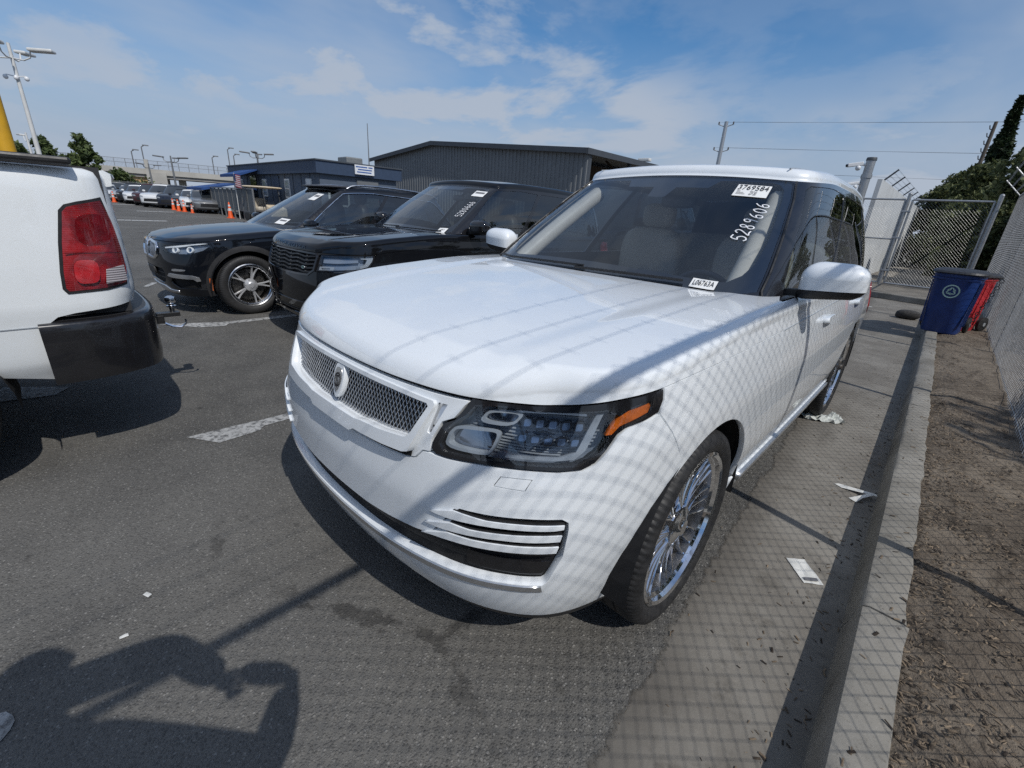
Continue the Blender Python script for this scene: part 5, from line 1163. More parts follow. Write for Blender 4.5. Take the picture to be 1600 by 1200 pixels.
    # wheel-arch cladding
    for yc in (0, 2.86):
        for mir in (False, True):
            a0, a1 = (195, -14) if yc == 0 else (194, -12); o1 = arch(Bd, yc, .365, .485, a0, a1, 40); i1 = arch(Bd, yc, .365, .424, a1, a0, 40); q = np.array(o1+i1); q[:, 1] = np.maximum(q[:, 1], .235); sh = Shell(); sh.panel(FB, q, [], .03, .008, .02); sh.build('arch_cladding', M['plastic_black'], root, mir)
    for sx in (1, -1):
        y_ = np.linspace(1.55, 3.2, 24); x_ = .575-.02*((y_-2.2)/1)**2; f = np.clip(np.minimum(y_-1.55, 3.2-y_)/.12, 0, 1); pp = np.stack([sx*x_, y_, Hs.roof(x_, y_)-.01+.045*f**.5], -1); mb = MB(); mb.tube(pp.tolist(), .014, 8); mb.build('roof_rail', M['satin_silver'], root, smooth=60)
        g_ = np.linspace(0, 1, 40); top = [(.95, .05), (.85, .25), (.80, .55), (.775, .84), (.81, .915), (1.2, .93), (1.6, .915), (2.5, .895), (2.86, .84), (3.03, .2)]; tp = crom(np.array(top), 70); pp = FH(tp[:, 0], tp[:, 1]*.65)+fnorm(FH, tp[:, 0], tp[:, 1]*.65)*.004; pp = pp*[sx, 1, 1]; mb = MB(); mb.tube(pp.tolist(), .008, 6); mb.build('window_trim', M['chrome'], root, smooth=60)
    superell_mirror(root, 1, (.845, .80, 1.06), P, .105, .07, .12); superell_mirror(root, -1, (-.845, .80, 1.06), P, .105, .07, .12)
    interior(root, .60, 1.06, .72, M['leather_dark'], ys=1.6)
    qv, qf = grid_quad(6, 3)
    for (s_, g_, w_, h_) in ((.33, .70, .15, .16), (.42, .12, .15, .12)):
        st = decal('paper_sticker', FH, qv, qf, (s_, g_*.65), (w_, 0), (.0, h_*.65), M['sticker_white'], root, .003); decal('sticker_print', FH, qv*[.7, .25]+[.15, .5], qf, (s_, g_*.65), (w_, 0), (0, h_*.65), M['ink_grey'], st, .004)
    wheel_set(root, 2.86, .93, .365, .25, .262, 'bmw')
    return root

# ------------------------------------------------------------------ white pickup, tail towards the black SUV
def build_pickup():
    Bd = make_pickup(); root = empty('white_pickup', (-2.65, -1.08, 0), math.pi, 'white pickup truck bed corner with red tail lamp and trailer hitch', 'pickup'); P = M['pickup_paint']; FB = Bd.P
    sb = Bd.o.smax*.9995; LY = 5.76; bed = 1.9; zt_ = lambda s: float(Bd.zt(s))
    lamp = np.array([(-1.128, 1.318), (-1.107, 1.340), (-1.06, 1.354), (-.957, 1.375), (-.945, 1.31), (-.933, 1.144), (-.933, 1.024), (-.940, .975), (-1.038, .958), (-1.18, .952), (-1.19, .97), (-1.183, 1.044), (-1.16, 1.177)])*[-1, 1]
    bump = np.array([(1.268, .53), (1.215, .80), (1.195, .822), (1.04, .825), (.95, .822)])
    wy = 1.05; R = .40; ar = .47
    # bedside from the tail corner to the cab, arch cut out
    sc = float(Bd.o.s_of_y(bed)); a = [(float(Bd.o.s_of_y(wy+ar*math.cos(t))), R+ar*math.sin(t)) for t in np.linspace(RAD(160), RAD(20), 30)]
    side = [(.80, .872), (.95, .868), (1.18, .848), (1.245, .835), (1.275, .81), (1.315, .505)]+[(a[0][0], .56)]+a+[(a[-1][0], .56), (sc-.01, .52), (sc-.01, zt_(sc)+.055)]+[(s, zt_(s)+.055) for s in np.linspace(sc-.01, .80, 24)]
    sh = Shell(); sh.panel(FB, side, [lamp], .035, 0, .03); sh.both('bedside', P, root)
    sh = Shell(); sh.panel(FB, inset(lamp, .003), [], .03, .004, .03, lambda V: .016*np.clip((V[:, 1]-.95)/.1, 0, 1)*np.clip((1.37-V[:, 1])/.1, 0, 1)*np.clip((1.19-V[:, 0])/.07, 0, 1)); l1, l2 = sh.both('tail_lamp', M['lamp_red'], root)
    rv = np.array([(1.028, 1.052), (.948, 1.068), (.948, .992), (1.041, .984)])
    for o_, m_ in ((l1, False), (l2, True)):
        sh = Shell(); sh.panel(FB, rv, [], .02, .0225, .004); sh.build('reverse_lens', M['lens_stripe'], o_, m_)
        sh = Shell(); sh.panel(FB, inset(lamp, -.010), [inset(lamp, .006)], .02, .003, .02); sh.build('lamp_gasket', M['satin_black'], o_, m_)
        for q_, mt_ in (([(1.105, 1.165), (.965, 1.17), (.975, 1.315), (1.095, 1.30)], 'lamp_dark_red'), ([(1.15, .99), (1.06, .99), (1.05, 1.10), (1.14, 1.10)], 'lamp_bright_red')):
            sh = Shell(); sh.panel(FB, rounded(q_, 2), [], .03, .0215, .003); sh.build('lamp_facet', M[mt_], o_, m_)
        sh = Shell(); sh.panel(FB, [(1.16, 1.13), (.94, 1.13), (.94, 1.136), (1.16, 1.136)], [], .03, .0225, .002); sh.build('lamp_divider', M['lamp_dark_red'], o_, m_)
    # grey line stands in for the shade under the bedside crease
    for m_ in (1, -1):
        s_ = np.linspace(1.28, 3.0, 30); pp = FB(s_, .795+0*s_)+fnorm(FB, s_, .795+0*s_)*.001; mb = MB(); mb.tube((pp*[m_, 1, 1]).tolist(), .003, 5); mb.build('bedside_crease_shade', M['light_grey'], root)
    # tailgate with spoiler lip
    gate_ = [(-.79, .87), (.79, .87), (.79, 1.50), (-.79, 1.50)]; sh = Shell(); sh.panel(FB, gate_, [], .05, -.004, .03); tg = sh.build('tailgate', P, root)
    mb = MB(); V = []; F = []
    xs = np.linspace(-.82, .82, 40)
    for x in xs:
        f = min(1, (.82-abs(x))/.10+.2)*.8; yb = 0.015
        for (dy, z) in ((.08, 1.50), (.02, 1.512), (-.03*f, 1.495), (-.035*f, 1.478), (.0, 1.44), (.04, 1.43)): V.append((x, yb+dy, z))
    for i in range(39):
        for k in range(5): F.append((i*6+k, i*6+k+1, (i+1)*6+k+1, (i+1)*6+k))
    F += [tuple(range(6))[::-1], tuple(39*6+k for k in range(6))]
    mb.add(V, F); mb.build('spoiler_lip', P, tg, smooth=35)
    mb = MB(); mb.box(-.12, .12, -.03, .0, 1.28, 1.36); mb.build('tailgate_handle', M['plastic_black'], tg, bevel=.01)
    # bed rail caps and bed box
    for sx in (1, -1): mb = MB(); mb.box(sx*.97-.045, sx*.97+.045-(.02 if sx > 0 else -.0), .16, bed, 1.518, 1.552); mb.build('rail_cap', M['satin_black'], root, bevel=.012)
    mb = MB(); mb.box(-.86, .86, .06, bed, .82, .86); mb.box(-.90, -.86, .06, bed, .82, 1.52); mb.box(.86, .90, .06, bed, .82, 1.52); mb.box(-.9, .9, bed-.04, bed, .82, 1.52); mb.build('bed_liner', M['plastic_black'], root)
    # bumper: wraps the corner, step pad on top
    Bb = Body([(0, -.07), (.4, -.075), (.7, -.06), (.86, -.015), (.95, .08), (1.0, .22), (1.012, .4), (.99, .7), (.9, .9), (0, .92)], ([.4, .55, .7, .9], [.02, .0, .0, .01]), ([.4, .5, .56, .7, .9], [.06, .018, .006, .0, .004]), lambda x, y: .815+0*x, .03, rs=.03)
    se = float(Bb.o.s_of_y(.43)); S_, T_ = np.meshgrid(np.linspace(-se, se, 120), np.linspace(0, 1, 10)); lowb = .50+.05*np.clip(1-np.abs(S_)/.5, 0, 1); tm = Bb.zt(S_)+Bb.rad(S_)*math.pi/2
    sh = Shell(); sh.grid(Bb.P, S_, lowb+(tm-lowb)*T_)
    sl_ = np.linspace(-se, se, 120); ed = Bb.P(sl_, Bb.zt(sl_)+Bb.rad(sl_)*math.pi/2)[:, :2]; poly = np.concatenate([ed, [(.90, .43), (.86, .12), (-.86, .12), (-.90, .43)]])
    bumper = sh.build('rear_bumper', M['bumper_black'], root)
    # lower corner end cap so the bumper has depth
    mb = MB(); V = []; F = []
    lowp = Bb.P(sl_, .50+.05*np.clip(1-np.abs(sl_)/.5, 0, 1)); n_ = len(sl_)
    for q in lowp: V += [tuple(q), (q[0]*.86, min(q[1]+.16, .38), q[2]+.03)]
    for i in range(n_-1): F.append((2*i, 2*i+1, 2*i+3, 2*i+2))
    for i in (0, n_-1):
        col = Bb.P(np.full(6, sl_[i]), np.linspace(.5, float(Bb.zt(sl_[i])), 6)); k = len(V); V += [tuple(q) for q in col]+[(q[0]*.86, q[1], q[2]) for q in col]; F += [(k+j, k+j+1, k+j+7, k+j+6) for j in range(5)]
    mb.add(V, F); mb.build('bumper_underside', M['satin_black'], bumper)
    mb = MB(); Fp = lambda x, y: np.stack([x, y, .815+0*x], -1); sh = Shell(); sh.panel(Fp, poly, [], .05, 0, 0); pad = sh.build('step_pad', M['tread_plate'], bumper)
    # hitch
    mb = MB(); mb.box(-.032, .032, -.20, .25, .53, .59); rc_ = mb.build('hitch', M['satin_black'], root, bevel=.004)
    mb = MB(); mb.box(-.03, .03, -.30, -.16, .575, .605); mb.build('drawbar', M['satin_black'], rc_, bevel=.003)
    zb = .60
    mb = MB(); mb.cyl((0, -.26, zb), (0, -.26, zb+.04), .016, 12); mb.lathe([(.022, zb+.04), (.03, zb+.043), (.03, zb+.052), (.018, zb+.056), (.018, zb+.066), (.030, zb+.076), (.036, zb+.094), (.030, zb+.112), (.013, zb+.122), (0, zb+.123)], 20, Matrix.Translation((0, -.26, 0))); mb.build('hitch_ball', M['chrome'], rc_, smooth=40)
    mb = MB(); mb.cyl((-.06, -.10, .56), (.07, -.10, .56), .009, 8); mb.tube([(-.02, -.20, .53), (-.03, -.24, .505), (-.035, -.29, .495), (-.035, -.325, .52), (-.03, -.325, .55)], .008, 6); mb.build('hitch_pin', M['chrome'], rc_, smooth=50)
    # cab, hood, glass
    cab0 = [(0, 1.92), (.5, 1.92), (.85, 1.93), (.93, 1.98), (.95, 2.1), (.96, 2.8), (.95, 3.6), (.92, 4.15), (.8, 4.3), (.4, 4.38), (0, 4.4)]; cab1 = [(0, 2.05), (.4, 2.05), (.62, 2.06), (.68, 2.1), (.70, 2.2), (.71, 2.6), (.70, 3.1), (.68, 3.38), (.6, 3.46), (.3, 3.5), (0, 3.5)]
    H2 = House(cab0, cab1, lambda x, y: 1.18+0*x, lambda x, y: 1.90-.05*(x/.7)**2, .05); FH = house_fn(H2); hs = H2.smax*.999
    sh = Shell(); S_, T_ = np.meshgrid(np.linspace(-hs, hs, 160), np.linspace(-.1, .65+.05*1.57, 22)); sh.grid(FH, S_, T_); sl_ = np.linspace(-hs, hs, 160)[:-1]; poly = FH(sl_, 0*sl_+.65+.05*1.57)[:, :2]; sh.panel(lambda x, y: np.stack([x, y, H2.roof(x, y)], -1), poly, [], .1, 0, 0); sh.build('cab', P, root)
    for q in ([(-.72, .15), (.72, .15), (.62, .9), (-.62, .9)],): sh = Shell(); sh.panel(FH, hpoly(q), [], .1, .004, .01); sh.build('rear_window', M['gloss_black'], root)
    for q in ([(1.05, .12), (1.95, .12), (1.85, .9), (1.12, .9)], [(2.0, .12), (2.9, .12), (2.5, .9), (1.92, .9)]): sh = Shell(); sh.panel(FH, hpoly(q), [], .1, .004, .01); sh.both('side_window', M['gloss_black'], root)
    lowS = Shell(); S_, T_ = np.meshgrid(np.linspace(sc+.01, Bd.o.smax, 100), np.linspace(0, 1, 14)); top_ = np.where(S_ < float(Bd.o.s_of_y(4.4)), 1.22, 1.16); lowS.grid(FB, S_, .45+(top_-.45)*T_); lowS.both('cab_side', P, root)
    sh = Shell(); sh.panel(lambda x, y: np.stack([x, y, 1.16-.06*(x/.9)**2-.03*np.clip((y-4.3)/1.4, 0, 1)], -1), [(-.95, 4.2), (.95, 4.2), (.94, 5.3), (.7, 5.68), (-.7, 5.68), (-.94, 5.3)], [], .15, 0, .05); sh.build('hood', P, root)
    for yc, nm in ((wy, 1), (wy+3.57, 1)):
        pass
    mb = MB(); mb.box(-.45, .45, .3, 5.4, .42, .60); mb.build('chassis', M['dark_void'], root)
    for sx in (1, -1):
        mb = MB(); V = []; F = []
        for i in range(19): t = math.pi*i/18; V += [(sx*.98, wy+(ar+.01)*math.cos(t), R+(ar+.01)*math.sin(t)), (sx*.6, wy+(ar+.01)*math.cos(t), R+(ar+.01)*math.sin(t))]
        for i in range(18): F.append((2*i, 2*i+1, 2*i+3, 2*i+2))
        mb.add(V, F); mb.build('wheel_well', M['dark_void'], root)
    a_ = chrome_wheel(root, (.84, wy, R), False, R, .27, .24, style='plain')
    for (x, y, fl) in ((-.84, wy, True), (.84, wy+3.57, False), (-.84, wy+3.57, True)): c_ = copy_tree(a_, root); c_.location = (x, y, R); c_.rotation_euler = (0, 0, math.pi if fl else 0)
    return root
lr = NT('lamp_red'); v = lr.co(); wv_ = lr.n.new('ShaderNodeTexWave'); wv_.bands_direction = 'Z'; wv_.inputs['Scale'].default_value = 32; lr.l.new(v, wv_.inputs[0])
lr.set(Base_Color=lr.mix(lr.ramp(lr.noise(9, 3, .5, v), .35, .65), (.12, .004, .007), (.34, .012, .016)), Roughness=.15, Coat_Weight=1., Coat_Roughness=.02, Specular_IOR_Level=.6); lr.bump(wv_.outputs[0], .12, .004)
simple('bumper_black', (.014, .014, .016), .25, var=.2, coat=.5)
simple('lamp_dark_red', (.14, .004, .008), .12, coat=1, var=.3, scale=30); simple('lamp_bright_red', (.46, .02, .025), .12, coat=1, var=.25, scale=30)
ls = NT('lens_stripe'); v = ls.co(); wv_ = ls.n.new('ShaderNodeTexWave'); wv_.bands_direction = 'Z'; wv_.inputs['Scale'].default_value = 28; ls.l.new(v, wv_.inputs[0]); ls.set(Base_Color=ls.mix(wv_.outputs[0], (.22, .19, .20), (.48, .45, .46)), Roughness=.15, Coat_Weight=1.); ls.bump(wv_.outputs[0], .5, .004)
tp = NT('tread_plate'); v = tp.co((1, 1, 1), (0, 0, .785)); ck = tp.voro(46, v, rnd=0.0); tp.set(Base_Color=tp.mix(tp.ramp(ck, .3, .5), (.11, .11, .115), (.035, .035, .037)), Roughness=.5); tp.bump(tp.ramp(ck, .25, .5, 1, 0), .8, .006)

# ------------------------------------------------------------------ simpler cars for the far rows
CARS = {}
def far_car(name, kind, paintmat, loc, rz, label, group, detail=1):
    key = (kind, paintmat)
    if key not in CARS:
        L, W, Hh, hood, belt = {'sedan': (4.7, 1.82, 1.45, .95, 1.0), 'suv': (4.6, 1.86, 1.68, 1.05, 1.1), 'hatch': (4.2, 1.78, 1.52, .98, 1.02), 'bigsuv': (5.0, 1.98, 1.82, 1.12, 1.17)}[kind]
        root = empty(name); w = W/2; f = -.9; e = L-.9
        hc = spl([f, f+.2, f+.6, .4, .7, 6], [hood-.22, hood-.13, hood-.04, hood+.03, belt, belt]); deck = lambda x, y: hc(y)-.05*(np.abs(x)/.9)**2
        half = [(0, f), (w*.4, f+.02), (w*.75, f+.12), (w*.93, f+.32), (w*.985, f+.6), (w, .4), (w, 1.5), (w, 2.4), (w*.98, e-.6), (w*.93, e-.25), (w*.75, e-.08), (w*.4, e-.01), (0, e)]
        Bd = Body(half, ([.2, .35, .6, .8, 1.1], [.08, .01, 0, .03, .1]), ([.2, .4, .6, .75, 1.1], [.08, .03, .005, 0, .05]), deck, .07)
        wt = w*.72; rl = e-.35 if kind in ('suv', 'bigsuv', 'hatch') else e-1.15
        h0 = [(0, .35), (w*.4, .4), (w*.7, .5), (w*.85, .68), (w*.89, 1.0), (w*.9, 1.8), (w*.88, rl-.4), (w*.78, rl+.1), (w*.4, rl+.22), (0, rl+.25)]; r2 = rl-.25 if kind in ('suv', 'bigsuv', 'hatch') else rl-.55
        h1 = [(0, 1.25), (wt*.5, 1.28), (wt*.85, 1.33), (wt*.97, 1.42), (wt, 1.6), (wt, 2.0), (wt*.97, r2-.3), (wt*.85, r2), (wt*.5, r2+.06), (0, r2+.08)]
        Hs = House(h0, h1, lambda x, y: belt-.06+0*x, lambda x, y: Hh-.05*(x/.7)**2-.02*((y-2.0)/1.2)**2, .05); FH = house_fn(Hs); hs = Hs.smax*.999; sm = Bd.o.smax*.999
        R = .33 if kind != 'bigsuv' else .38; wb = 2.75; ar = R+.06
        def archl(yc): return [(float(Bd.o.s_of_y(yc+ar*math.cos(t))), max(.24, R+ar*math.sin(t))) for t in np.linspace(RAD(195), RAD(-15), 18)]
        rt = [(0, .24)]+archl(0)+archl(wb)+[(sm, .24)]; poly = [(-s, t) for s, t in rt[::-1]][:-1]+rt+[(s, float(Bd.zt(s)+Bd.rad(s)*1.5)) for s in np.linspace(sm, -sm, 70)]
        sh = Shell(); sh.panel(Bd.P, poly, [], .12, 0, .03); sl = np.linspace(-sm, sm, 90)[:-1]; ed = Bd.P(sl, Bd.zt(sl)+Bd.rad(sl)*1.55)[:, :2]; sh.panel(lambda x, y: np.stack([x, y, deck(x, y)], -1), ed, [], .14, 0, 0); sh.build('body', M[paintmat], root)
        sh = Shell(); S, T = np.meshgrid(np.linspace(-hs, hs, 90), np.linspace(-.02, .65*.96, 8)); sh.grid(FH, S, T); sh.build('windows', M['dark_window'], root)
        sh = Shell(); S, T = np.meshgrid(np.linspace(-hs, hs, 90), np.linspace(.65*.94, .65+.05*1.57, 5)); sh.grid(FH, S, T, .004); sl = np.linspace(-hs, hs, 90)[:-1]; poly = FH(sl, 0*sl+.65+.05*1.57)[:, :2]; sh.panel(lambda x, y: np.stack([x, y, Hs.roof(x, y)+.004], -1), poly, [], .15, 0, 0); sh.build('roof', M[paintmat], root)
        for s_ in (.80, 1.75, 2.6):
            for m_ in (False, True): sh = Shell(); sh.panel(FH, hpoly([(s_-.035+.15*(s_ < 1), .0), (s_+.035+.15*(s_ < 1), .0), (s_+.02-.05*(s_ < 1), .95), (s_-.03-.05*(s_ < 1), .95)]), [], .1, .006, 0); sh.build('pillar', M[paintmat], root, m_)
        zl = hood-.22
        for m_ in (False, True):
            s0 = float(Bd.o.s_of_y(f+.25)); sh = Shell(); sh.panel(Bd.P, [(s0-.35, zl-.12), (s0+.15, zl-.10), (s0+.22, zl+.0), (s0-.3, zl-.03)], [], .08, .006, .01); sh.build('headlight', M['light_grey'], root, m_)
            s1 = float(Bd.o.s_of_y(e-.2)); sh = Shell(); sh.panel(Bd.P, [(s1-.2, .78), (s1+.3, .80), (s1+.3, .92), (s1-.2, .95)], [], .08, .006, .01); sh.build('tail_lamp', M['tail_red'], root, m_)
        sh = Shell(); sh.panel(Bd.P, symm([(0, .42), (.55, .42), (.5, .62), (0, .64)]), [], .1, .004, .01); sh.build('grille', M['satin_black'], root)
        sh = Shell(); sh.panel(Bd.P, symm([(0, .24), (.8, .24), (.75, .33), (0, .33)]), [], .1, .006, .01); sh.build('lower_lip', M['plastic_black'], root)
        mb = MB(); mb.lathe([(0, .08), (.14, .07), (.2, .09), (.22, .10), (R-.02, .105), (R, .08), (R, -.1), (R-.02, -.11), (0, -.1)], 24, axis='x'); w0 = mb.build('wheel', M['rubber'], root, smooth=40); w0.location = (w-.12, 0, R)
        mb = MB()
        for k in range(5): a = 2*math.pi*k/5; mb.bar((.105, .03*math.cos(a), .03*math.sin(a)), (.108, .20*math.cos(a), .20*math.sin(a)), .05, .012, (1, 0, 0))
        mb.lathe([(.20, .112), (.225, .112), (.225, .1)], 24, axis='x'); mb.build('rim', M['satin_silver'], w0, smooth=40)
        for (x, y, fl) in ((w-.12, wb, 0), (-w+.12, 0, 1), (-w+.12, wb, 1)): c = copy_tree(w0, root); c.location = (x, y, R); c.rotation_euler = (0, 0, math.pi*fl)
        mb = MB(); mb.box(-w*.8, w*.8, f+.3, e-.3, .26, .6); mb.build('underbody', M['dark_void'], root)
        for sx in (1, -1): mb = MB(); mb.sell((sx*(w+.07), .62, belt+.05), (.10, .06, .07), .6, .6, 14, 8); mb.build('door_mirror', M[paintmat], root, smooth=60)
        CARS[key] = root; t = root
    else: t = copy_tree(CARS[key])
    t.location = loc; t.rotation_euler = (0, 0, rz); tag(t, label, 'car', group); return t
simple('dark_window', (.02, .024, .028), .06, var=.1, coat=1)
for nm, col in (('far_white', (.70, .71, .71)), ('far_black', (.012, .012, .014)), ('far_grey', (.12, .125, .13)), ('far_silver', (.38, .39, .40)), ('far_maroon', (.05, .018, .02)), ('far_navy', (.015, .02, .035))): paint(nm, col)

# ------------------------------------------------------------------ things across the lot
CP = np.array(CAM_POS)
def pix_dir(x, y):
    d = AX_R*((x-800)/CAM_F)+AX_U*((600-y)/CAM_F)+AX_F; return d
def at_dist(x, y, D):
    """point on the pixel ray at horizontal distance D"""
    d = pix_dir(x, y); k = D/math.hypot(d.x, d.y); return Vector((CP[0]+d.x*k, CP[1]+d.y*k, CP[2]+d.z*k))
def on_ground(x, y, z=0.):
    d = pix_dir(x, y); t = (z-CP[2])/d.z; return Vector((CP[0]+d.x*t, CP[1]+d.y*t, z))
simple('siding_slate', (.075, .10, .14), .7, var=.1, scale=1.5)
simple('siding_dark', (.050, .060, .074), .7, var=.1, scale=1.5)
simple('trim_blue', (.028, .050, .095), .6, var=.1)
simple('awning_blue', (.014, .060, .21), .75, var=.15, scale=3)
simple('metal_grey', (.155, .165, .175), .5, metal=.2, var=.08, scale=.7)
simple('metal_roof', (.20, .21, .21), .5, metal=.3, var=.1)
simple('window_glass', (.30, .34, .37), .1, var=.2, coat=1)
simple('frame_white', (.62, .63, .63), .5, var=.05)
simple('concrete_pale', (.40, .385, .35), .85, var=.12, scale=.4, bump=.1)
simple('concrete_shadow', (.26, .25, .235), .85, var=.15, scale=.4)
simple('tan_mural', (.44, .30, .155), .8, var=.15, scale=.35)
simple('cone_orange', (.75, .10, .015), .55, var=.08)
simple('yellow_paint', (.62, .34, .015), .5, var=.15, scale=2)
simple('pole_white', (.62, .62, .60), .45, var=.1, scale=2)
simple('pole_grey', (.20, .205, .21), .5, metal=.4, var=.1)
simple('wood_pole', (.10, .085, .07), .85, var=.25, scale=3)
simple('insulator', (.16, .15, .14), .3, var=.1)
simple('flag_red', (.42, .03, .045), .7, var=.1); simple('flag_white', (.68, .66, .66), .7, var=.05); simple('flag_blue', (.02, .035, .16), .7, var=.1)
simple('canopy_cream', (.60, .50, .36), .6, var=.08)
simple('sign_white', (.68, .70, .72), .5, var=.04); simple('sign_blue', (.05, .12, .34), .5)
simple('mesh_screen', (.11, .12, .125), .8, var=.1, scale=1)
simple('ramp_wood', (.13, .12, .11), .8, var=.2)
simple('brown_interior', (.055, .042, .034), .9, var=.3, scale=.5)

# ---- office trailer: long side faces -y, short end faces the camera's right
tA = at_dist(362, 263, 41.0); tB = at_dist(497, 248, 26.0); tC = at_dist(594, 262, 29.5)
ang = math.atan2(tA.y-tB.y, tA.x-tB.x)
Lt = math.hypot(tA.x-tB.x, tA.y-tB.y); Wt = 4.2; TZ = 3.22
trailer = empty('office_trailer', (tB.x, tB.y, 0), ang, 'low slate grey office trailer with dark blue fascia and flat roof', 'building')
# local: x along the long side away from the near corner, y = inwards (away from the camera)
sgn = -1 if (Matrix.Rotation(ang, 2) @ Vector((0, 1))).dot(Vector((tC.x-tB.x, tC.y-tB.y))) < 0 else 1
def TB(name, x0, x1, y0, y1, z0, z1, mat, parent=None, bevel=0):
    g = MB(); y0, y1 = sorted((sgn*y0, sgn*y1)); g.box(x0, x1, y0, y1, z0, z1); return g.build(name, mat, parent or trailer, bevel=bevel)
wall_t = TB('wall', .0, Lt, 0, Wt, .75, 2.62, M['siding_slate'])
for k in range(int(Lt/1.22)+1): TB('batten', k*1.22, k*1.22+.05, -.02, .0, .76, 2.6, M['siding_dark'], wall_t)
TB('skirting', .02, Lt-.02, .02, Wt-.02, 0, .74, M['siding_dark'])
TB('fascia', -.22, Lt+.22, -.22, Wt+.22, 2.60, TZ-.06, M['trim_blue'])
rf_ = TB('roof', -.28, Lt+.28, -.28, Wt+.28, TZ-.06, TZ, M['siding_dark'])
TB('roof_unit', .8, 1.9, 1.8, 2.7, TZ, TZ+.35, M['metal_roof'], rf_, .05)
for xx in (1.0, 4.2, 8.2, 13.2, 15.6):
    if xx > Lt-1: continue
    w = TB('window', xx, xx+.75, -.05, .02, 1.35, 2.35, M['frame_white']); TB('pane', xx+.08, xx+.67, -.06, .0, 1.43, 2.27, M['window_glass'], w); TB('mullion', xx+.08, xx+.67, -.065, -.05, 1.83, 1.87, M['frame_white'], w)
d_ = TB('door', 5.9, 6.9, -.04, .02, .78, 2.5, M['trim_blue']); TB('door_handle', 6.0, 6.04, -.09, -.04, 1.5, 1.65, M['frame_white'], d_)
TB('doorway', 10.2, 11.4, -.05, .02, .78, 2.55, M['dark_window'])
# end wall: door with white frame, roll-up panel, sign
for (y0, y1, z0, z1, nm, mt) in ((.35, 1.45, 1.1, 2.05, 'window', 'frame_white'), (1.9, 3.1, .78, 2.45, 'shutter', 'metal_roof')):
    g = MB(); a, b = sorted((sgn*y0, sgn*y1)); g.box(-.05, .02, a, b, z0, z1); o = g.build(nm, M[mt], trailer)
    if nm == 'window': g = MB(); g.box(-.06, .0, a+.1, b-.1, z0+.1, z1-.1); g.build('pane', M['dark_window'], o)
    else:
        for k in range(6): g = MB(); g.box(-.075, -.05, a+.03, b-.03, z0+.05+k*.27, z0+.28+k*.27); g.build('slat', M['metal_grey'], o)
sg = MB(); a, b = sorted((sgn*1.7, sgn*2.75)); sg.box(-.32, -.27, a, b, 2.72, 3.16); sgo = sg.build('sign_board', M['sign_white'], trailer); sgo['label'] = 'white sign board on the blue fascia'
for k, (z, f0, f1) in enumerate(((3.07, .08, .3), (3.07, .36, .95), (2.95, .12, .85), (2.83, .15, .9))):
    g = MB(); g.box(-.326, -.32, a+(b-a)*f0, a+(b-a)*f1, z-.028, z+.028); g.build('sign_line', M['sign_blue'], sgo)
# awnings
def awning(x0, x1, y_out, z_top, z_low, name='awning', yin=0., posts_=False):
    g = MB(); V = []; n = 10
    for i in range(n+1):
        x = x0+(x1-x0)*i/n; V += [(x, -sgn*0+sgn*(-yin), z_top), (x, -sgn*y_out, z_low), (x, -sgn*y_out, z_low-.16), (x, sgn*(-yin), z_top-.05)]
    F = []
    for i in range(n): a = i*4; F += [(a, a+1, a+5, a+4), (a+1, a+2, a+6, a+5), (a+2, a+3, a+7, a+6)]
    F += [(0, 1, 2, 3), tuple(n*4+k for k in (3, 2, 1, 0))]; g.add(V, F); return g.build(name, M['awning_blue'], trailer)
awning(9.0, 12.6, 1.5, 2.95, 2.5); awning(14.6, Lt+3.8, 2.3, 2.1, 1.62, yin=-.2)
for xx in (15.0, Lt+1.2, Lt+3.5): g = MB(); g.cyl((xx, -sgn*2.25, 0), (xx, -sgn*2.25, 1.6), .03, 8); g.build('awning_post', M['pole_grey'], trailer)
# ramp with screened railing in front of the long side
ramp_ = empty('access_ramp', (tB.x, tB.y, 0), ang, 'grey access ramp with screened railing along the office trailer', 'ramp')
def RB(name, x0, x1, y0, y1, z0, z1, mat): g = MB(); y0, y1 = sorted((sgn*y0, sgn*y1)); g.box(x0, x1, y0, y1, z0, z1); return g.build(name, mat, ramp_)
RB('deck', 5, Lt+1.0, -1.75, -.25, .55, .62, M['ramp_wood'])
for k in range(12): xx = 5+k*(Lt-4)/11; RB('post', xx-.04, xx+.04, -1.78, -1.70, 0, 1.72, M['pole_grey'])
for k in range(11): xx = 5+k*(Lt-4)/11; RB('screen', xx+.0, xx+(Lt-4)/11-.005, -1.755, -1.735, .45, 1.62, M['mesh_screen'])
RB('handrail', 5, Lt+1.0, -1.79, -1.69, 1.66, 1.72, M['pole_grey'])
# flag on a short staff
fl = empty('small_flag', (*(trailer.matrix_basis @ Vector((7.6, -sgn*1.9, 0)))[:2], 0), ang, 'small striped national flag on a staff by the trailer door', 'flag')
g = MB(); g.cyl((0, 0, 0), (0, 0, 2.5), .02, 8); g.build('staff', M['pole_white'], fl)
def flag_strip(u0, u1, v0, v1, off=0.):
    V = []; F = []; n = 10
    for i in range(n+1):
        u = u0+(u1-u0)*i/n; y = .06*math.sin(u*5)+off
        for v_ in (v0, v1): V.append((-u, y, v_-.12*u))
    for i in range(n): F.append((2*i, 2*i+2, 2*i+3, 2*i+1))
    return V, F
for k in range(13):
    v0 = 2.48-(k+1)*.052; g = MB(); g.add(*flag_strip(0, 1.15, v0, v0+.052)); g.build('stripe', M['flag_red'] if k % 2 == 0 else M['flag_white'], fl)
for o_ in (.006, -.006): g = MB(); g.add(*flag_strip(0, .46, 2.48-7*.052, 2.48, o_)); g.build('canton', M['flag_blue'], fl)
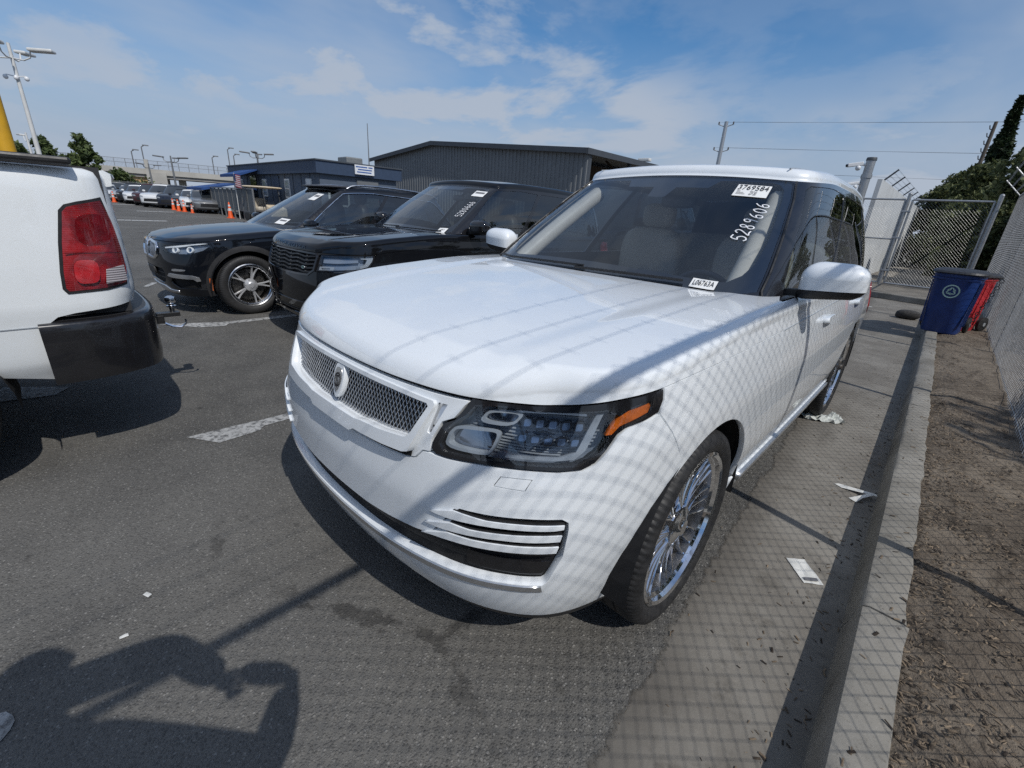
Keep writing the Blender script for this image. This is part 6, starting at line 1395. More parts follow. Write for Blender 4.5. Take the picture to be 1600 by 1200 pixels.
# antenna mast at the trailer
am = at_dist(577, 262, 30.5); top = at_dist(575, 193, 30.5)
mast = empty('antenna_mast', (am.x, am.y, 0), 0, 'thin tall antenna mast standing beside the office trailer', 'mast'); g = MB(); g.tube([(0, 0, 0), (0, 0, top.z)], .05, 8, True, .02); g.build('mast_tube', M['pole_grey'], mast); g = MB(); g.box(-.12, .12, -.12, .12, 0, .06); g.build('base_plate', M['pole_grey'], mast)

# ---- warehouse with ribbed gable wall and open right bay
wh = empty('warehouse', (0, 29.6, 0), 0, 'big grey ribbed metal warehouse with low gable and open side bay', 'building')
XL, XR, XA, ZE, ZA, DEP = -51.5, -20.6, -39.8, 6.05, 7.35, 24.
def zroof(x): return ZE+(ZA-ZE)*(x-XL)/(XA-XL) if x < XA else ZA-(ZA-ZE)*(x-XA)/(XR-XA)
V = []; F = []; x = XL; pitch = .44; k = 0
prof = []
while x < XR:
    for dx, dy in ((0, 0), (.16, 0), (.20, -.06), (.34, -.06), (.38, 0)): 
        if x+dx < XR: prof.append((x+dx, dy))
    x += pitch
prof.append((XR, 0))
for (x, dy) in prof: V += [(x, dy, 0), (x, dy, zroof(x)-.05)]
for i in range(len(prof)-1): F.append((2*i, 2*i+2, 2*i+3, 2*i+1))
g = MB(); g.add(V, F); g.build('gable_wall', M['metal_grey'], wh)
for (xa, xb) in ((XL-.4, XA), (XA, XR)):
    g = MB(); za, zb = zroof(xa) if xa > XL else ZE-.02, zroof(xb) if xb < XR else ZE
    g.add([(xa, -.5, za), (xb, -.5, zb), (xb, DEP, zb), (xa, DEP, za), (xa, -.5, za+.14), (xb, -.5, zb+.14), (xb, DEP, zb+.14), (xa, DEP, za+.14)], [(3, 2, 1, 0), (4, 5, 6, 7), (0, 1, 5, 4), (1, 2, 6, 5), (2, 3, 7, 6), (3, 0, 4, 7)]); g.build('roof_slope', M['metal_roof'], wh)
    g = MB(); g.add([(xa, -.55, za-.22), (xb, -.55, zb-.22), (xb, -.51, zb-.22), (xa, -.51, za-.22), (xa, -.55, za+.16), (xb, -.55, zb+.16), (xb, -.51, zb+.16), (xa, -.51, za+.16)], [(3, 2, 1, 0), (4, 5, 6, 7), (0, 1, 5, 4), (1, 2, 6, 5), (2, 3, 7, 6), (3, 0, 4, 7)]); g.build('verge_trim', M['siding_dark'], wh)
g = MB(); g.box(XR-.05, XR+.12, -.52, DEP, ZE-.25, ZE+.16); g.build('eave_trim', M['siding_dark'], wh)
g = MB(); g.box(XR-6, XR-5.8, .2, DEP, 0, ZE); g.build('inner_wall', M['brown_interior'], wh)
g = MB(); g.box(XL, XR-.1, DEP-.2, DEP, 0, ZE); g.build('rear_wall', M['metal_grey'], wh); g = MB(); g.box(XL, XL+.1, 0, DEP, 0, ZE-.1); g.build('side_wall', M['metal_grey'], wh)
for k in range(5):
    y = .1+k*(DEP-.4)/4; g = MB(); g.box(XR-.35, XR-.08, y, y+.25, 0, ZE-.2); g.build('column', M['siding_dark'], wh)
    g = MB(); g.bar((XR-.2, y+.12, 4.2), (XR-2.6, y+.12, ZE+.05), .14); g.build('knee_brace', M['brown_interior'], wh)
p_ = at_dist(1000, 262, 46); g = MB(); 
flood = empty('flood_light', (p_.x, p_.y, 0), 0, 'white flood light on a pole beside the warehouse eave', 'street lamp'); g.cyl((0, 0, 0), (0, 0, p_.z+.5), .06, 8); g.build('pole_shaft', M['pole_grey'], flood); g = MB(); g.box(-.2, .9, -.25, .25, p_.z+.5, p_.z+.75); g.build('lamp_head', M['pole_white'], flood, bevel=.06)

# ---- highway bridge far behind
bD = 112.; bA = at_dist(90, 262, bD); bB = at_dist(470, 285, bD); bang = math.atan2(bB.y-bA.y, bB.x-bA.x); bL = math.hypot(bB.x-bA.x, bB.y-bA.y)+30
bridge = empty('highway_bridge', (bA.x, bA.y, 0), bang, 'pale concrete highway bridge with fenced parapet crossing behind the lot', 'bridge')
def along(px): d = at_dist(px, 280, bD); return (Vector((d.x, d.y))-Vector((bA.x, bA.y))).dot(Vector((math.cos(bang), math.sin(bang))))
def bz(px, py):    # height on the bridge face under a pixel
    u = along(px); q = Vector((bA.x+math.cos(bang)*u, bA.y+math.sin(bang)*u)); return CP[2]+pix_dir(px, py).z*math.hypot(q.x-CP[0], q.y-CP[1])/math.hypot(pix_dir(px, py).x, pix_dir(px, py).y)
def BB(name, x0, x1, y0, y1, z0, z1, mat, parent=None): g = MB(); g.box(x0, x1, y0, y1, z0, z1); return g.build(name, M[mat], parent or bridge)
zd = bz(300, 271); zs = bz(320, 284); zf = bz(300, 257)
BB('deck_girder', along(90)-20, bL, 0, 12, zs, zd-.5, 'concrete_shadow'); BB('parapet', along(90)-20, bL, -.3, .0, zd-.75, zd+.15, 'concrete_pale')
u0, u1 = along(165), along(262); BB('abutment', along(90)-20, u0, .2, 11, 0, zs, 'concrete_pale'); BB('abutment', along(236), u1, -.8, 11, 0, zd-.4, 'concrete_pale'); BB('pilaster', along(232), along(238), -.9, -.2, 0, bz(235, 250), 'concrete_pale')
BB('pier', along(278), along(290), 3, 4.2, 0, zs, 'concrete_pale'); BB('retaining_wall', along(90)-20, u1, 1.0, 1.4, 0, zd, 'concrete_pale')
poly = [(along(168), .2)]+[(along(168)+(along(232)-along(168))*t, bz(200, 273)+(bz(200, 268)-bz(200, 273))*math.sin(t*math.pi)) for t in np.linspace(0, 1, 12)]+[(along(232), .2)]
g = MB(); g.prism(poly, 0, .5, Matrix(((1, 0, 0, 0), (0, 0, -1, .9), (0, 1, 0, 0), (0, 0, 0, 1)))); g.build('mural_panel', M['tan_mural'], bridge)
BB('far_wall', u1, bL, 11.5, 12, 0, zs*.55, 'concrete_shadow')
for k in range(52):
    xx = along(90)-18+k*(bL-along(90)+10)/51; BB('fence_post', xx-.04, xx+.04, -.2, -.12, zd+.1, zf, 'pole_grey')
for z in (zf-.05, (zd+zf)/2+.1): BB('fence_rail', along(90)-18, bL-8, -.19, -.14, z, z+.06, 'pole_grey')
simple('fence_haze', (.20, .21, .22), .8)
g = MB(); n = 420
for k in range(n): xx = along(90)-18+k*(bL-along(90)+10)/n; g.box(xx-.012, xx+.012, -.17, -.15, zd+.12, zf)
g.build('fence_mesh', M['fence_haze'], bridge)['kind'] = 'stuff'
for (px, pt, pb, bl) in ((213, 233, 256, 'slim bridge lamp nearest the leafy trees'), (230, 226, 250, 'taller bridge lamp right above the pilaster'), (337, 243, 266, 'short slim bridge lamp above the open span'), (363, 230, 270, 'tall bridge lamp rising over the corner of the trailer'), (371, 240, 270, 'shorter bridge lamp rising over the trailer roof')):
    u = along(px); zt__ = bz(px, pt); lampb = empty('bridge_lamp', (bA.x+math.cos(bang)*u, bA.y+math.sin(bang)*u, 0), bang, bl, 'street lamp', 'lamps on the bridge'); g = MB(); g.tube([(0, 3, zd-.6), (0, 3, zt__-.3), (.4, 3, zt__)], .10, 6); g.build('pole_shaft', M['pole_grey'], lampb); g = MB(); g.box(.2, 1.1, 2.8, 3.2, zt__-.05, zt__+.12); g.build('lamp_head', M['pole_grey'], lampb)
# ---- lot light poles
def lot_light(px, ptop, pbase, D, label, heads=3, cams=False, mat='pole_grey', base='yellow_paint', ang_=0., th=.09, hs=1., group='light poles in the lot'):
    b = at_dist(px[1], pbase, D); t = at_dist(px[0], ptop, D); h = t.z
    o = empty('light_pole', (b.x, b.y, 0), CAM_YAW+ang_, label, 'street lamp', group)
    g = MB(); g.tube([(0, 0, .9), (0, 0, h)], th*1.25, 10, True, th*.7); g.build('pole_shaft', M[mat], o, smooth=50); g = MB(); g.cyl((0, 0, 0), (0, 0, .95), .28, 16); g.build('pole_footing', M[base], o, smooth=40)
    dirs = [(1, 0), (-1, 0), (0, 1), (0, -1)][:heads]
    for (dx, dy) in dirs:
        pts = [(0, 0, h-.62*hs), (dx*.45*hs, dy*.45*hs, h-.66*hs), (dx*.72*hs, dy*.72*hs, h-.52*hs), (dx*.80*hs, dy*.80*hs, h-.22*hs)]; g = MB(); g.tube(pts, .035, 6); ar_ = g.build('lamp_arm', M[mat], o, smooth=60)
        Mx = Matrix.Translation((dx*.8*hs, dy*.8*hs, h-.18*hs)) @ Matrix.Rotation(math.atan2(dy, dx), 4, 'Z') @ Matrix.Rotation(RAD(-4), 4, 'Y'); g = MB(); g.box(-.05*hs, .95*hs, -.24*hs, .24*hs, -.07*hs, .07*hs, Mx); g.build('lamp_head', M[mat], ar_, bevel=.05*hs)
    if cams:
        for s_ in (-1, 0, 1): g = MB(); g.bar((0, 0, h-1.55), (s_*.42, -.1, h-1.5), .05); g.sell((s_*.45, -.12, h-1.62), (.11, .11, .12), 1, 1, 12, 8); g.build('security_camera', M['camera_white'], o, smooth=50)
    return o
lot_light((28, 64), 70, 250, 40, 'tall white light pole with curved arms and dome cameras behind the pickup', 4, True, 'pole_white', 'pole_white', .35, .105, 1.1)
lot_light((40, 52), 207, 250, 62, 'short white lamp post with one head beyond the pickup', 1, False, 'pole_white', 'pole_white', 2.6, .1)
lot_light((263, 276), 243, 296, 62, 'dark light pole with yellow footing in front of the bridge', 3, False, 'pole_grey', 'yellow_paint', .2, .09, .9)
lot_light((228, 240), 255, 296, 66, 'plain grey light pole beside the bridge pilaster', 2, False, 'pole_grey', 'yellow_paint', 1.2, .09, .7)
lot_light((398, 404), 237, 262, 58, 'dark triple headed light pole rising behind the trailer roof', 4, False, 'pole_grey', 'yellow_paint', .3, .1, .9)
# yellow steel column near the left edge
yb = on_ground(40, 330); yb = at_dist(16, 250, 17.5); yp = empty('yellow_column', (yb.x, yb.y, 0), 0, 'thick yellow steel column beyond the pickup bed', 'pole')
g = MB(); g.cyl((0, 0, 0), (0, 0, 1.95), .17, 20); g.cyl((0, 0, 1.98), (0, 0, 3.6), .165, 20); g.build('column_shaft', M['yellow_paint'], yp, smooth=40); g = MB(); g.cyl((0, 0, 1.94), (0, 0, 1.99), .175, 20); g.build('joint_band', M['steel_dark'], yp, smooth=40); g = MB(); g.cyl((0, 0, 3.6), (0, 0, 4.6), .06, 12); g.sell((0, 0, 4.35), (.12, .12, .1), .6, .6, 12, 8); g.build('pole_top', M['satin_black'], yp, smooth=40)
# ---- power line on the right
pb = at_dist(1122, 255, 62); ppole = empty('power_pole', (pb.x, pb.y, 0), .3, 'grey power pole with stacked insulators and cross brackets behind the white SUV', 'pole'); ph = at_dist(1130, 190, 62).z
g = MB(); g.tube([(0, 0, 0), (0, 0, ph)], .26, 14, True, .2); g.build('pole_shaft', M['galvanized'], ppole, smooth=50)
wires = []
for z in (ph-.35, ph-2.9, ph-5.2):
    for s_ in (-1, 1):
        g = MB(); g.tube([(0, 0, z-.2), (s_*.55, 0, z), (s_*.75, 0, z+.05)], .05, 6); ar_ = g.build('bracket', M['galvanized'], ppole)
        g = MB(); g.lathe([(.03, 0), (.10, .05), (.05, .1), (.10, .15), (.05, .2), (.10, .25), (.03, .3)], 10, Matrix.Translation((s_*.75, 0, z+.05))); g.build('insulator', M['insulator'], ar_, smooth=50)
        if s_ > 0 or True: wires.append((s_, z+.3))
pw = ppole.matrix_basis
for (s_, z) in wires:
    a = pw @ Vector((s_*.75, 0, z)); b = Vector((a.x+118, a.y+30+s_*1.0, z+.6)); pts = [a+(b-a)*t+Vector((0, 0, -3.2*4*t*(1-t)*.35)) for t in np.linspace(0, 1, 40)]
    g = MB(); g.tube([tuple(q) for q in pts], .008, 4, False); o = g.build('power_line', M['steel_dark']); tag(o, 'thin sagging power line running from the grey power pole', 'cable', 'power lines')
# ---- traffic cones
def cone(pos, label, sc=1.):
    o = empty('traffic_cone', pos, rng.uniform(0, 6), label, 'cone', 'orange traffic cones'); o.scale = (sc,)*3
    g = MB(); g.prism(rounded([(-.19, -.19), (.19, -.19), (.19, .19), (-.19, .19)], 2), 0, .04); g.build('base', M['cone_orange'], o)
    g = MB(); g.lathe([(.15, .04), (.135, .08), (.035, .88), (.02, .90), (0, .90)], 20); c_ = g.build('cone_body', M['cone_orange'], o, smooth=50)
    for z0, z1 in ((.42, .56), (.66, .76)): r0, r1 = .137-.1025*(z0-.08)/.8*1.0+.004, .137-.1025*(z1-.08)/.8+.004; g = MB(); g.lathe([(r0*.98, z0), (r1*.98, z1)], 20); g.build('reflective_band', M['frame_white'], c_, smooth=50)
cone(on_ground(361, 341), 'orange traffic cone standing alone beside the access ramp')
for k, (x, y) in enumerate(((272, 328), (280, 330), (289, 331), (301, 333))): cone(on_ground(x, y), 'orange traffic cone in the row by the dark parked cars' if k < 3 else 'shortest orange traffic cone at the end of the row', .85 if k < 3 else .62)
cone(on_ground(179, 316), 'orange traffic cone among the far parked cars', 1.0)
# ---- golf cart
gp_ = on_ground(404, 337); gp_ = at_dist(413, 322, 31.0); gc = empty('golf_cart', (gp_.x, gp_.y, 0), CAM_YAW+1.2, 'small golf cart with cream canopy parked by the access ramp', 'cart')
g = MB(); g.box(-.55, .55, -1.1, 1.1, .28, .55); g.build('body', M['steel_dark'], gc, bevel=.08)
g = MB(); g.add([(-.55, -1.15, .3), (.55, -1.15, .3), (.5, -1.2, .75), (-.5, -1.2, .75), (-.55, -.75, .3), (.55, -.75, .3), (.5, -.7, .95), (-.5, -.7, .95)], [(0, 1, 2, 3), (3, 2, 6, 7), (0, 4, 5, 1), (1, 5, 6, 2), (0, 3, 7, 4), (4, 7, 6, 5)]); g.build('front_cowl', M['canopy_cream'], gc, bevel=.05)
g = MB(); g.sell((0, .1, .68), (.5, .28, .12), .4, .4); g.build('seat', M['leather_cream'], gc, smooth=60); g = MB(); g.sell((0, .42, 1.0), (.5, .07, .25), .4, .4); g.build('backrest', M['leather_cream'], gc, smooth=60)
for sx in (-1, 1):
    for (y0, y1) in ((-.75, -.6), (.75, .65)): g = MB(); g.cyl((sx*.52, y0, .5), (sx*.5, y1, 1.78), .022, 8); g.build('canopy_post', M['steel_dark'], gc)
    for y in (-.8, .75):
        g = MB(); g.lathe([(0, .06), (.12, .06), (.2, .07), (.22, .04), (.22, -.07), (0, -.08)], 20, Matrix.Translation((sx*.52, y, .22)), axis='x'); g.build('wheel', M['rubber'], gc, smooth=40)
g = MB(); g.sell((0, 0, 1.82), (.62, 1.0, .06), .5, .3, 28, 8); g.build('canopy', M['canopy_cream'], gc, smooth=50)
g = MB(); g.lathe([(.15+.015*math.cos(a), .015*math.sin(a)) for a in np.linspace(0, 6.28, 7)[:-1]], 18, Matrix.Translation((-.2, -.4, 1.0)) @ Matrix.Rotation(RAD(55), 4, 'X'), closed=True); g.build('steering_wheel', M['satin_black'], gc, smooth=50)
# ---- parked cars across the lot
rows = [((168, 314), 'sedan', 'far_white', 1.5, 'white sedan at the far end of the distant row under the overpass'), ((197, 316), 'sedan', 'far_silver', 1.75, 'silver sedan next to the white sedan of the distant row'), ((207, 316), 'suv', 'far_black', 1.7, 'black crossover wedged between silver sedan and white sedan far off'), ((216, 317), 'hatch', 'far_white', 1.6, 'white hatchback in the middle of the distant row'), ((233, 318), 'suv', 'far_maroon', 1.7, 'dark maroon crossover before the yellow footed light pole'),
        ((247, 320), 'suv', 'far_white', 1.8, 'white crossover with dark lower bumper in the distant row'), ((272, 321), 'suv', 'far_navy', 1.75, 'navy crossover behind the row of traffic cones'), ((292, 322), 'sedan', 'far_black', 1.6, 'black sedan behind the row of traffic cones'), ((306, 324), 'sedan', 'far_white', 1.55, 'white sedan beyond the cones next to the access ramp'), ((326, 326), 'sedan', 'far_grey', 1.45, 'grey sedan with chrome wheel beside the access ramp'), ((186, 312), 'suv', 'far_grey', 1.5, 'grey crossover half hidden behind the silver sedan far off')]
for (px, py), kind, mt, a, lab in rows:
    D = {168: 58, 186: 60, 197: 56, 207: 54, 216: 52, 233: 49, 247: 46, 272: 45, 292: 44, 306: 41, 326: 39}[px]; p_ = at_dist(px, py, D); far_car('parked_car', kind, mt, (p_.x, p_.y, 0), 1.57-(a-1.6)*1.2-.3, lab, 'cars parked across the lot')
bs_ = far_car('parked_suv', 'bigsuv', 'far_black', (-4.15, 5.75, 0), RAD(0), 'tall black SUV whose rounded roof shows between the white and black SUVs', None); bs_.scale = (1.14, 1.05, 1.16)
# sign boards and kiosk by the far cars
for (x, y, w, h_, mt, lab, D) in ((172, 296, 2.2, 1.5, 'frame_white', 'white board beside the far parked cars', 66), (185, 299, 1.6, 1.0, 'flag_red', 'red and white notice board among the far cars', 65)):
    p_ = at_dist(x, y, D); sb = empty('notice_board', (p_.x, p_.y, 0), CAM_YAW+.6, lab, 'sign'); g = MB(); g.box(-w/2, w/2, -.05, .05, p_.z-h_/2, p_.z+h_/2); g.build('board', M[mt], sb)
    for s_ in (-1, 1): g = MB(); g.cyl((s_*w*.4, .08, 0), (s_*w*.4, .08, p_.z+h_/2), .06, 8); g.build('post', M['steel_dark'], sb)
# low perimeter fence behind the far cars
pf = empty('perimeter_fence', (0, 0, 0), 0, 'long low mesh fence behind the far parked cars', 'fence'); a = at_dist(150, 300, 85); b = at_dist(420, 300, 85); dv = (b-a); dv.z = 0; L_ = dv.length; dv.normalize()
for k in range(24): q = a+dv*(L_*k/23); g = MB(); g.cyl((q.x, q.y, 0), (q.x, q.y, 2.0), .05, 6); g.build('fence_post', M['pole_grey'], pf)
g = MB()
for k in range(300): q = a+dv*(L_*k/300); g.bar((q.x, q.y, .1), (q.x, q.y, 1.95), .05, .02)
g.build('mesh_panel', M['fence_haze'], pf)['kind'] = 'stuff'

# ------------------------------------------------------------------ vegetation
def leafmat(name, dark, lightc, tr=.25):
    t = NT(name); geo = t.n.new('ShaderNodeNewGeometry'); r1 = geo.outputs['Random Per Island']; c = t.mix(t.ramp(r1, .1, .9, 0, 1, False), dark, lightc); t.set(Base_Color=c, Roughness=.55, Specular_IOR_Level=.3)
    tl_ = t.n.new('ShaderNodeBsdfTranslucent'); t.l.new(c, tl_.inputs[0]); mx = t.n.new('ShaderNodeMixShader'); mx.inputs[0].default_value = tr; t.l.new(t.b.outputs[0], mx.inputs[1]); t.l.new(tl_.outputs[0], mx.inputs[2]); t.l.new(mx.outputs[0], t.o.inputs['Surface']); return t.m
leafmat('leaf_tree', (.04, .062, .022), (.13, .17, .06)); leafmat('leaf_cypress', (.010, .020, .008), (.030, .050, .018), .12); leafmat('leaf_bush', (.03, .045, .016), (.17, .19, .08), .3)
simple('bark', (.085, .065, .048), .9, var=.3, scale=6, bump=.4)
def leaves(mb, pts, smin, smax, r, flat=.0):
    for (x, y, z) in pts:
        s_ = r.uniform(smin, smax); n_ = Vector((r.gauss(0, 1), r.gauss(0, 1), r.gauss(.4, 1))).normalized(); t_ = n_.orthogonal().normalized(); a = r.uniform(0, 6.28); t_ = (t_*math.cos(a)+n_.cross(t_)*math.sin(a)); b_ = n_.cross(t_); p0 = Vector((x, y, z)); k = len(mb.v)
        mb.v += [tuple(p0-t_*s_), tuple(p0+b_*s_*.45+n_*s_*.1), tuple(p0+t_*s_), tuple(p0-b_*s_*.45+n_*s_*.1)]; mb.f.append((k, k+1, k+2, k+3))
def tree(name, loc, h, w, label, mat='leaf_tree', n=2600, seed=1, clumps=26, trunk=.3, leaf=(.12, .3), group=None, cat='tree', low=.3):
    r = random.Random(seed); root = empty(name, loc, r.uniform(0, 6), label, cat, group)
    g = MB(); g.tube([(0, 0, -.1), (.05*w*.2, 0, h*.3), (r.uniform(-.1, .1)*w*.3, r.uniform(-.1, .1)*w*.3, h*.85)], [trunk*.5, trunk*.35, trunk*.1], 8); 
    cs = []
    for k in range(clumps):
        z = h*(low+(1-low)*r.random()**.85); f = (z/h-low)/(1-low); rad = w*.5*(math.sin(math.pi*min(1, .22+.75*f)))*math.sqrt(r.random()); a = r.uniform(0, 6.28); cs.append((rad*math.cos(a), rad*math.sin(a), z, w*r.uniform(.10, .2)))
    g.build('trunk', M['bark'], root, smooth=60)
    for k in range(min(8, clumps)): x, y, z, q = cs[k]; g = MB(); g.tube([(0, 0, z*.55), (x*.5, y*.5, z*.8), (x, y, z)], [trunk*.16, trunk*.1, .02], 5); g.build('limb', M['bark'], root, smooth=60)
    pts = []
    for i in range(n):
        x, y, z, q = r.choice(cs); d = Vector((r.gauss(0, 1), r.gauss(0, 1), r.gauss(0, .75))).normalized()*q*(r.random()**.4); pts.append((x+d.x, y+d.y, z+d.z))
    g = MB(); leaves(g, pts, *leaf, r); g.build('crown', M[mat], root); return root
for (px, pt, D, w, n, s, lab) in ((126, 215, 74, 3.1, 2600, 1, 'leafy tree with pointed crown standing before the bridge fence'), (62, 219, 70, 3.0, 2400, 2, 'bushy tree behind the two white lamp posts'), (22, 228, 66, 2.6, 2000, 3, 'dull green tree beside the yellow column'), (97, 243, 90, 2.2, 900, 4, 'small faint tree showing above the bridge deck fence'), (190, 272, 88, 5.4, 2200, 5, 'round tree in front of the tan bridge panel')):
    b = at_dist(px, pt, D); tree('leafy_tree', (b.x, b.y, 0), b.z, w, lab, seed=s, n=n, group='trees beyond the lot', leaf=(.16, .34))
def cypress(loc, h, w, label, seed):
    r = random.Random(seed); root = empty('cypress', loc, 0, label, 'tree', 'cypresses beyond the gate'); g = MB(); g.tube([(0, 0, 0), (0, 0, h*.95)], .25, 8, True, .03); g.build('trunk', M['bark'], root); pts = []
    for i in range(5200): f = r.random()**.8; z = h*f; rad = w*.5*(1-f)**.75*(min(1, f*6+.5))*(.75+.35*r.random())*(1+.18*math.sin(z*2.1+seed)); a = r.uniform(0, 6.28); pts.append((rad*math.cos(a), rad*math.sin(a), z))
    g = MB(); leaves(g, pts, .14, .36, r); g.build('crown', M['leaf_cypress'], root)
c1 = at_dist(1594, 152, 54); cypress((c1.x+.1, c1.y, 0), c1.z, 2.4, 'tall dark cypress rising behind the shrubs', 3); c2 = at_dist(1622, 205, 50); cypress((c2.x+.2, c2.y, 0), c2.z, 2.2, 'second dark cypress beside the fence corner', 5)
bp = at_dist(1557, 190, 46); bpole = empty('bare_pole', (bp.x, bp.y, 0), 0, 'weathered bare wooden pole standing among the shrubs', 'pole'); g = MB(); g.tube([(0, 0, 0), (0, 0, bp.z)], .16, 10, True, .10); g.build('pole_shaft', M['wood_pole'], bpole, smooth=50)
for k in range(6): g = MB(); z = bp.z-.5-k*.45; g.tube([(0, 0, z), (-.18, 0, z+.08), (-.24, 0, z+.3)], .03, 5); g.build('stub', M['wood_pole'], bpole)
r = random.Random(9)
bush = [((1470, 300), 34, 4.2, 'dark low shrub at the far end of the yard path'), ((1505, 272), 36, 4.6, 'loose leafed shrub below the bare pole'), ((1530, 262), 32, 4.4, 'broad green shrub behind the gate'), ((1560, 240), 26, 4.4, 'tall pale green shrub behind the slatted fence'), ((1592, 232), 20, 4.0, 'thick green shrub overhanging the chain link fence'), ((1488, 330), 30, 3.4, 'dense dark shrub closing the end of the path'), ((1520, 322), 25, 3.4, 'leafy shrub pressed against the slatted fence')]
for k, ((x, y), D, w, lab) in enumerate(bush):
    b = at_dist(x, y, D); tree('shrub', (b.x+(.9 if x > 1540 else .25), b.y, .1), b.z, w*.68, lab, 'leaf_bush', 8000, 40+k, 44, .12, (.06, .15), 'shrubs behind the gate', 'shrub', .04)
for k, (x, y, h_, w_) in enumerate(((6.8, 2.6, 4.6, 3.4), (7.4, 6.2, 3.6, 3.6), (6.6, -2.2, 3.2, 3.2), (5.8, 13.5, 3.4, 3.2), (7.2, 10.0, 5.2, 3.8))):
    tree('shrub', (x, y, .40), h_+.5, w_, ['tall open shrub on the bank opposite the door mirror', 'wide shrub on the bank beyond the bins', 'low shrub on the bank past the end of the white SUV nose', 'shrub on the bank near the gate end of the fence', 'tallest shrub on the bank between fence posts'][k], 'leaf_bush', 4500, 60+k, 28, .12, (.08, .17), 'shrubs on the bank', 'shrub', .06)

leafmat('leaf_dry', (.020, .020, .010), (.105, .085, .045), .2)
g = MB(); r = random.Random(77); pts = []
for i in range(26000):
    y = r.uniform(-7, 30); x = 2.45+abs(r.gauss(0, .9)); hh = (.55+.45*math.sin(y*1.3)*math.sin(y*.47+1)+.30*(x-2.4))*.55; pts.append((x, y, .12+max(.05, hh)*r.random()**.6))
leaves(g, pts, .03, .085, r); o = g.build('undergrowth', M['leaf_dry']); tag(o, 'dense dry brown and olive undergrowth behind the chain link fence', 'undergrowth', kind='stuff')
# raised white markers on the far lanes
for k, (xa, ya, xb, yb_, n) in enumerate(((172, 343.5, 250, 345.5, 8), (222, 330, 264, 331.5, 6), (180, 319, 214, 320.5, 6))):
    for i in range(n):
        f = i/(n-1); p_ = on_ground(xa+(xb-xa)*f, ya+(yb_-ya)*f); g = MB(); g.box(-.06, .06, -.28, .28, 0, .012); o = g.build('lane_marker', M['frame_white']); o.location = (p_.x, p_.y, .002); o.rotation_euler = (0, 0, .35); o['kind'] = 'structure'

# ------------------------------------------------------------------ the photographer, whose shadow falls on the lot
simple('cloth_dark', (.03, .034, .045), .9, var=.2, scale=20); simple('cloth_shirt', (.10, .12, .15), .85, var=.2, scale=15); simple('skin', (.36, .22, .15), .6, var=.1, scale=12); simple('hair_dark', (.02, .016, .013), .7); simple('eye_white', (.6, .6, .58), .3)
PF = Vector((AX_F.x, AX_F.y, 0)).normalized(); PR = Vector((PF.y, -PF.x, 0))
person = empty('person', (1.16, -2.08, .004), 0, 'person in dark trousers and grey shirt holding up a phone with both hands', 'person')
def pl(f, r, z): v = PF*f+PR*r; return (v.x, v.y, z)
def skin_mesh(name, verts, edges, mat, parent, root=0, sub=2):
    me = bpy.data.meshes.new(name); me.from_pydata([v[:3] for v in verts], edges, []); o = link(name, me, mat, parent); md = o.modifiers.new('skin', 'SKIN')
    if not len(me.skin_vertices):
        bpy.context.view_layer.objects.active = o; o.select_set(True); bpy.ops.mesh.customdata_skin_add(); o.select_set(False)
    for i, v in enumerate(verts): me.skin_vertices[0].data[i].radius = (v[3], v[4] if len(v) > 4 else v[3])
    me.skin_vertices[0].data[root].use_root = True; md.use_smooth_shade = True
    ss = o.modifiers.new('subdivision', 'SUBSURF'); ss.levels = sub; ss.render_levels = sub; return o
ph_c = Vector(CAM_POS)-AX_F*.022-Vector((1.16, -2.08, .004))
hr_ = ph_c+AX_R*.088-AX_F*.03-AX_U*.02; hl_ = ph_c-AX_R*.088-AX_F*.03-AX_U*.02
el_r, el_l = Vector((.13, .57, 1.02)), Vector((-.14, .40, 1.38)); wr_r, wr_l = hr_+(el_r-hr_)*.16, hl_+(el_l-hl_)*.22
V_ = [pl(0, 0, .96)+(.135,), pl(0, 0, 1.12)+(.125,), pl(.0, 0, 1.32)+(.14,), pl(-.01, 0, 1.47)+(.075,), pl(.02, 0, 1.56)+(.058,), pl(.045, 0, 1.655)+(.088, .10), pl(.05, 0, 1.76)+(.06,),
      pl(.06, .18, 1.42)+(.06,), (.13, .57, 1.02, .052), tuple(wr_r)+(.034,), pl(.10, -.17, 1.42)+(.06,), (-.14, .40, 1.38, .052), tuple(wr_l)+(.034,),
      pl(0, .10, .88)+(.095,), pl(.02, .12, .50)+(.062,), pl(-.02, .13, .10)+(.042,), pl(.12, .15, .04)+(.035,), pl(0, -.10, .88)+(.095,), pl(.03, -.12, .50)+(.062,), pl(-.01, -.13, .10)+(.042,), pl(.13, -.15, .04)+(.035,)]
E_ = [(0, 1), (1, 2), (2, 3), (3, 4), (4, 5), (5, 6), (2, 7), (7, 8), (8, 9), (2, 10), (10, 11), (11, 12), (0, 13), (13, 14), (14, 15), (15, 16), (0, 17), (17, 18), (18, 19), (19, 20)]
body = skin_mesh('body', V_, E_, M['skin'], person)
grow = lambda i, k: V_[i][:3]+tuple(q*k+.010 for q in V_[i][3:])
def subset(name, idx, mat, k=1.05, root=0, extra=None):
    mp = {j: i for i, j in enumerate(idx)}; vs = [grow(j, k) for j in idx]
    if extra:
        for j, v in extra.items(): vs[mp[j]] = v
    return skin_mesh(name, vs, [(mp[a], mp[b]) for a, b in E_ if a in mp and b in mp], mat, person, mp[root] if root in mp else 0)
subset('shirt', [0, 1, 2, 3, 7, 8, 9, 10, 11, 12], M['cloth_shirt'], 1.07, 0, {3: pl(-.01, 0, 1.45)+(.09,)})
subset('trousers', [0, 13, 14, 15, 17, 18, 19], M['cloth_dark'], 1.06, 0)
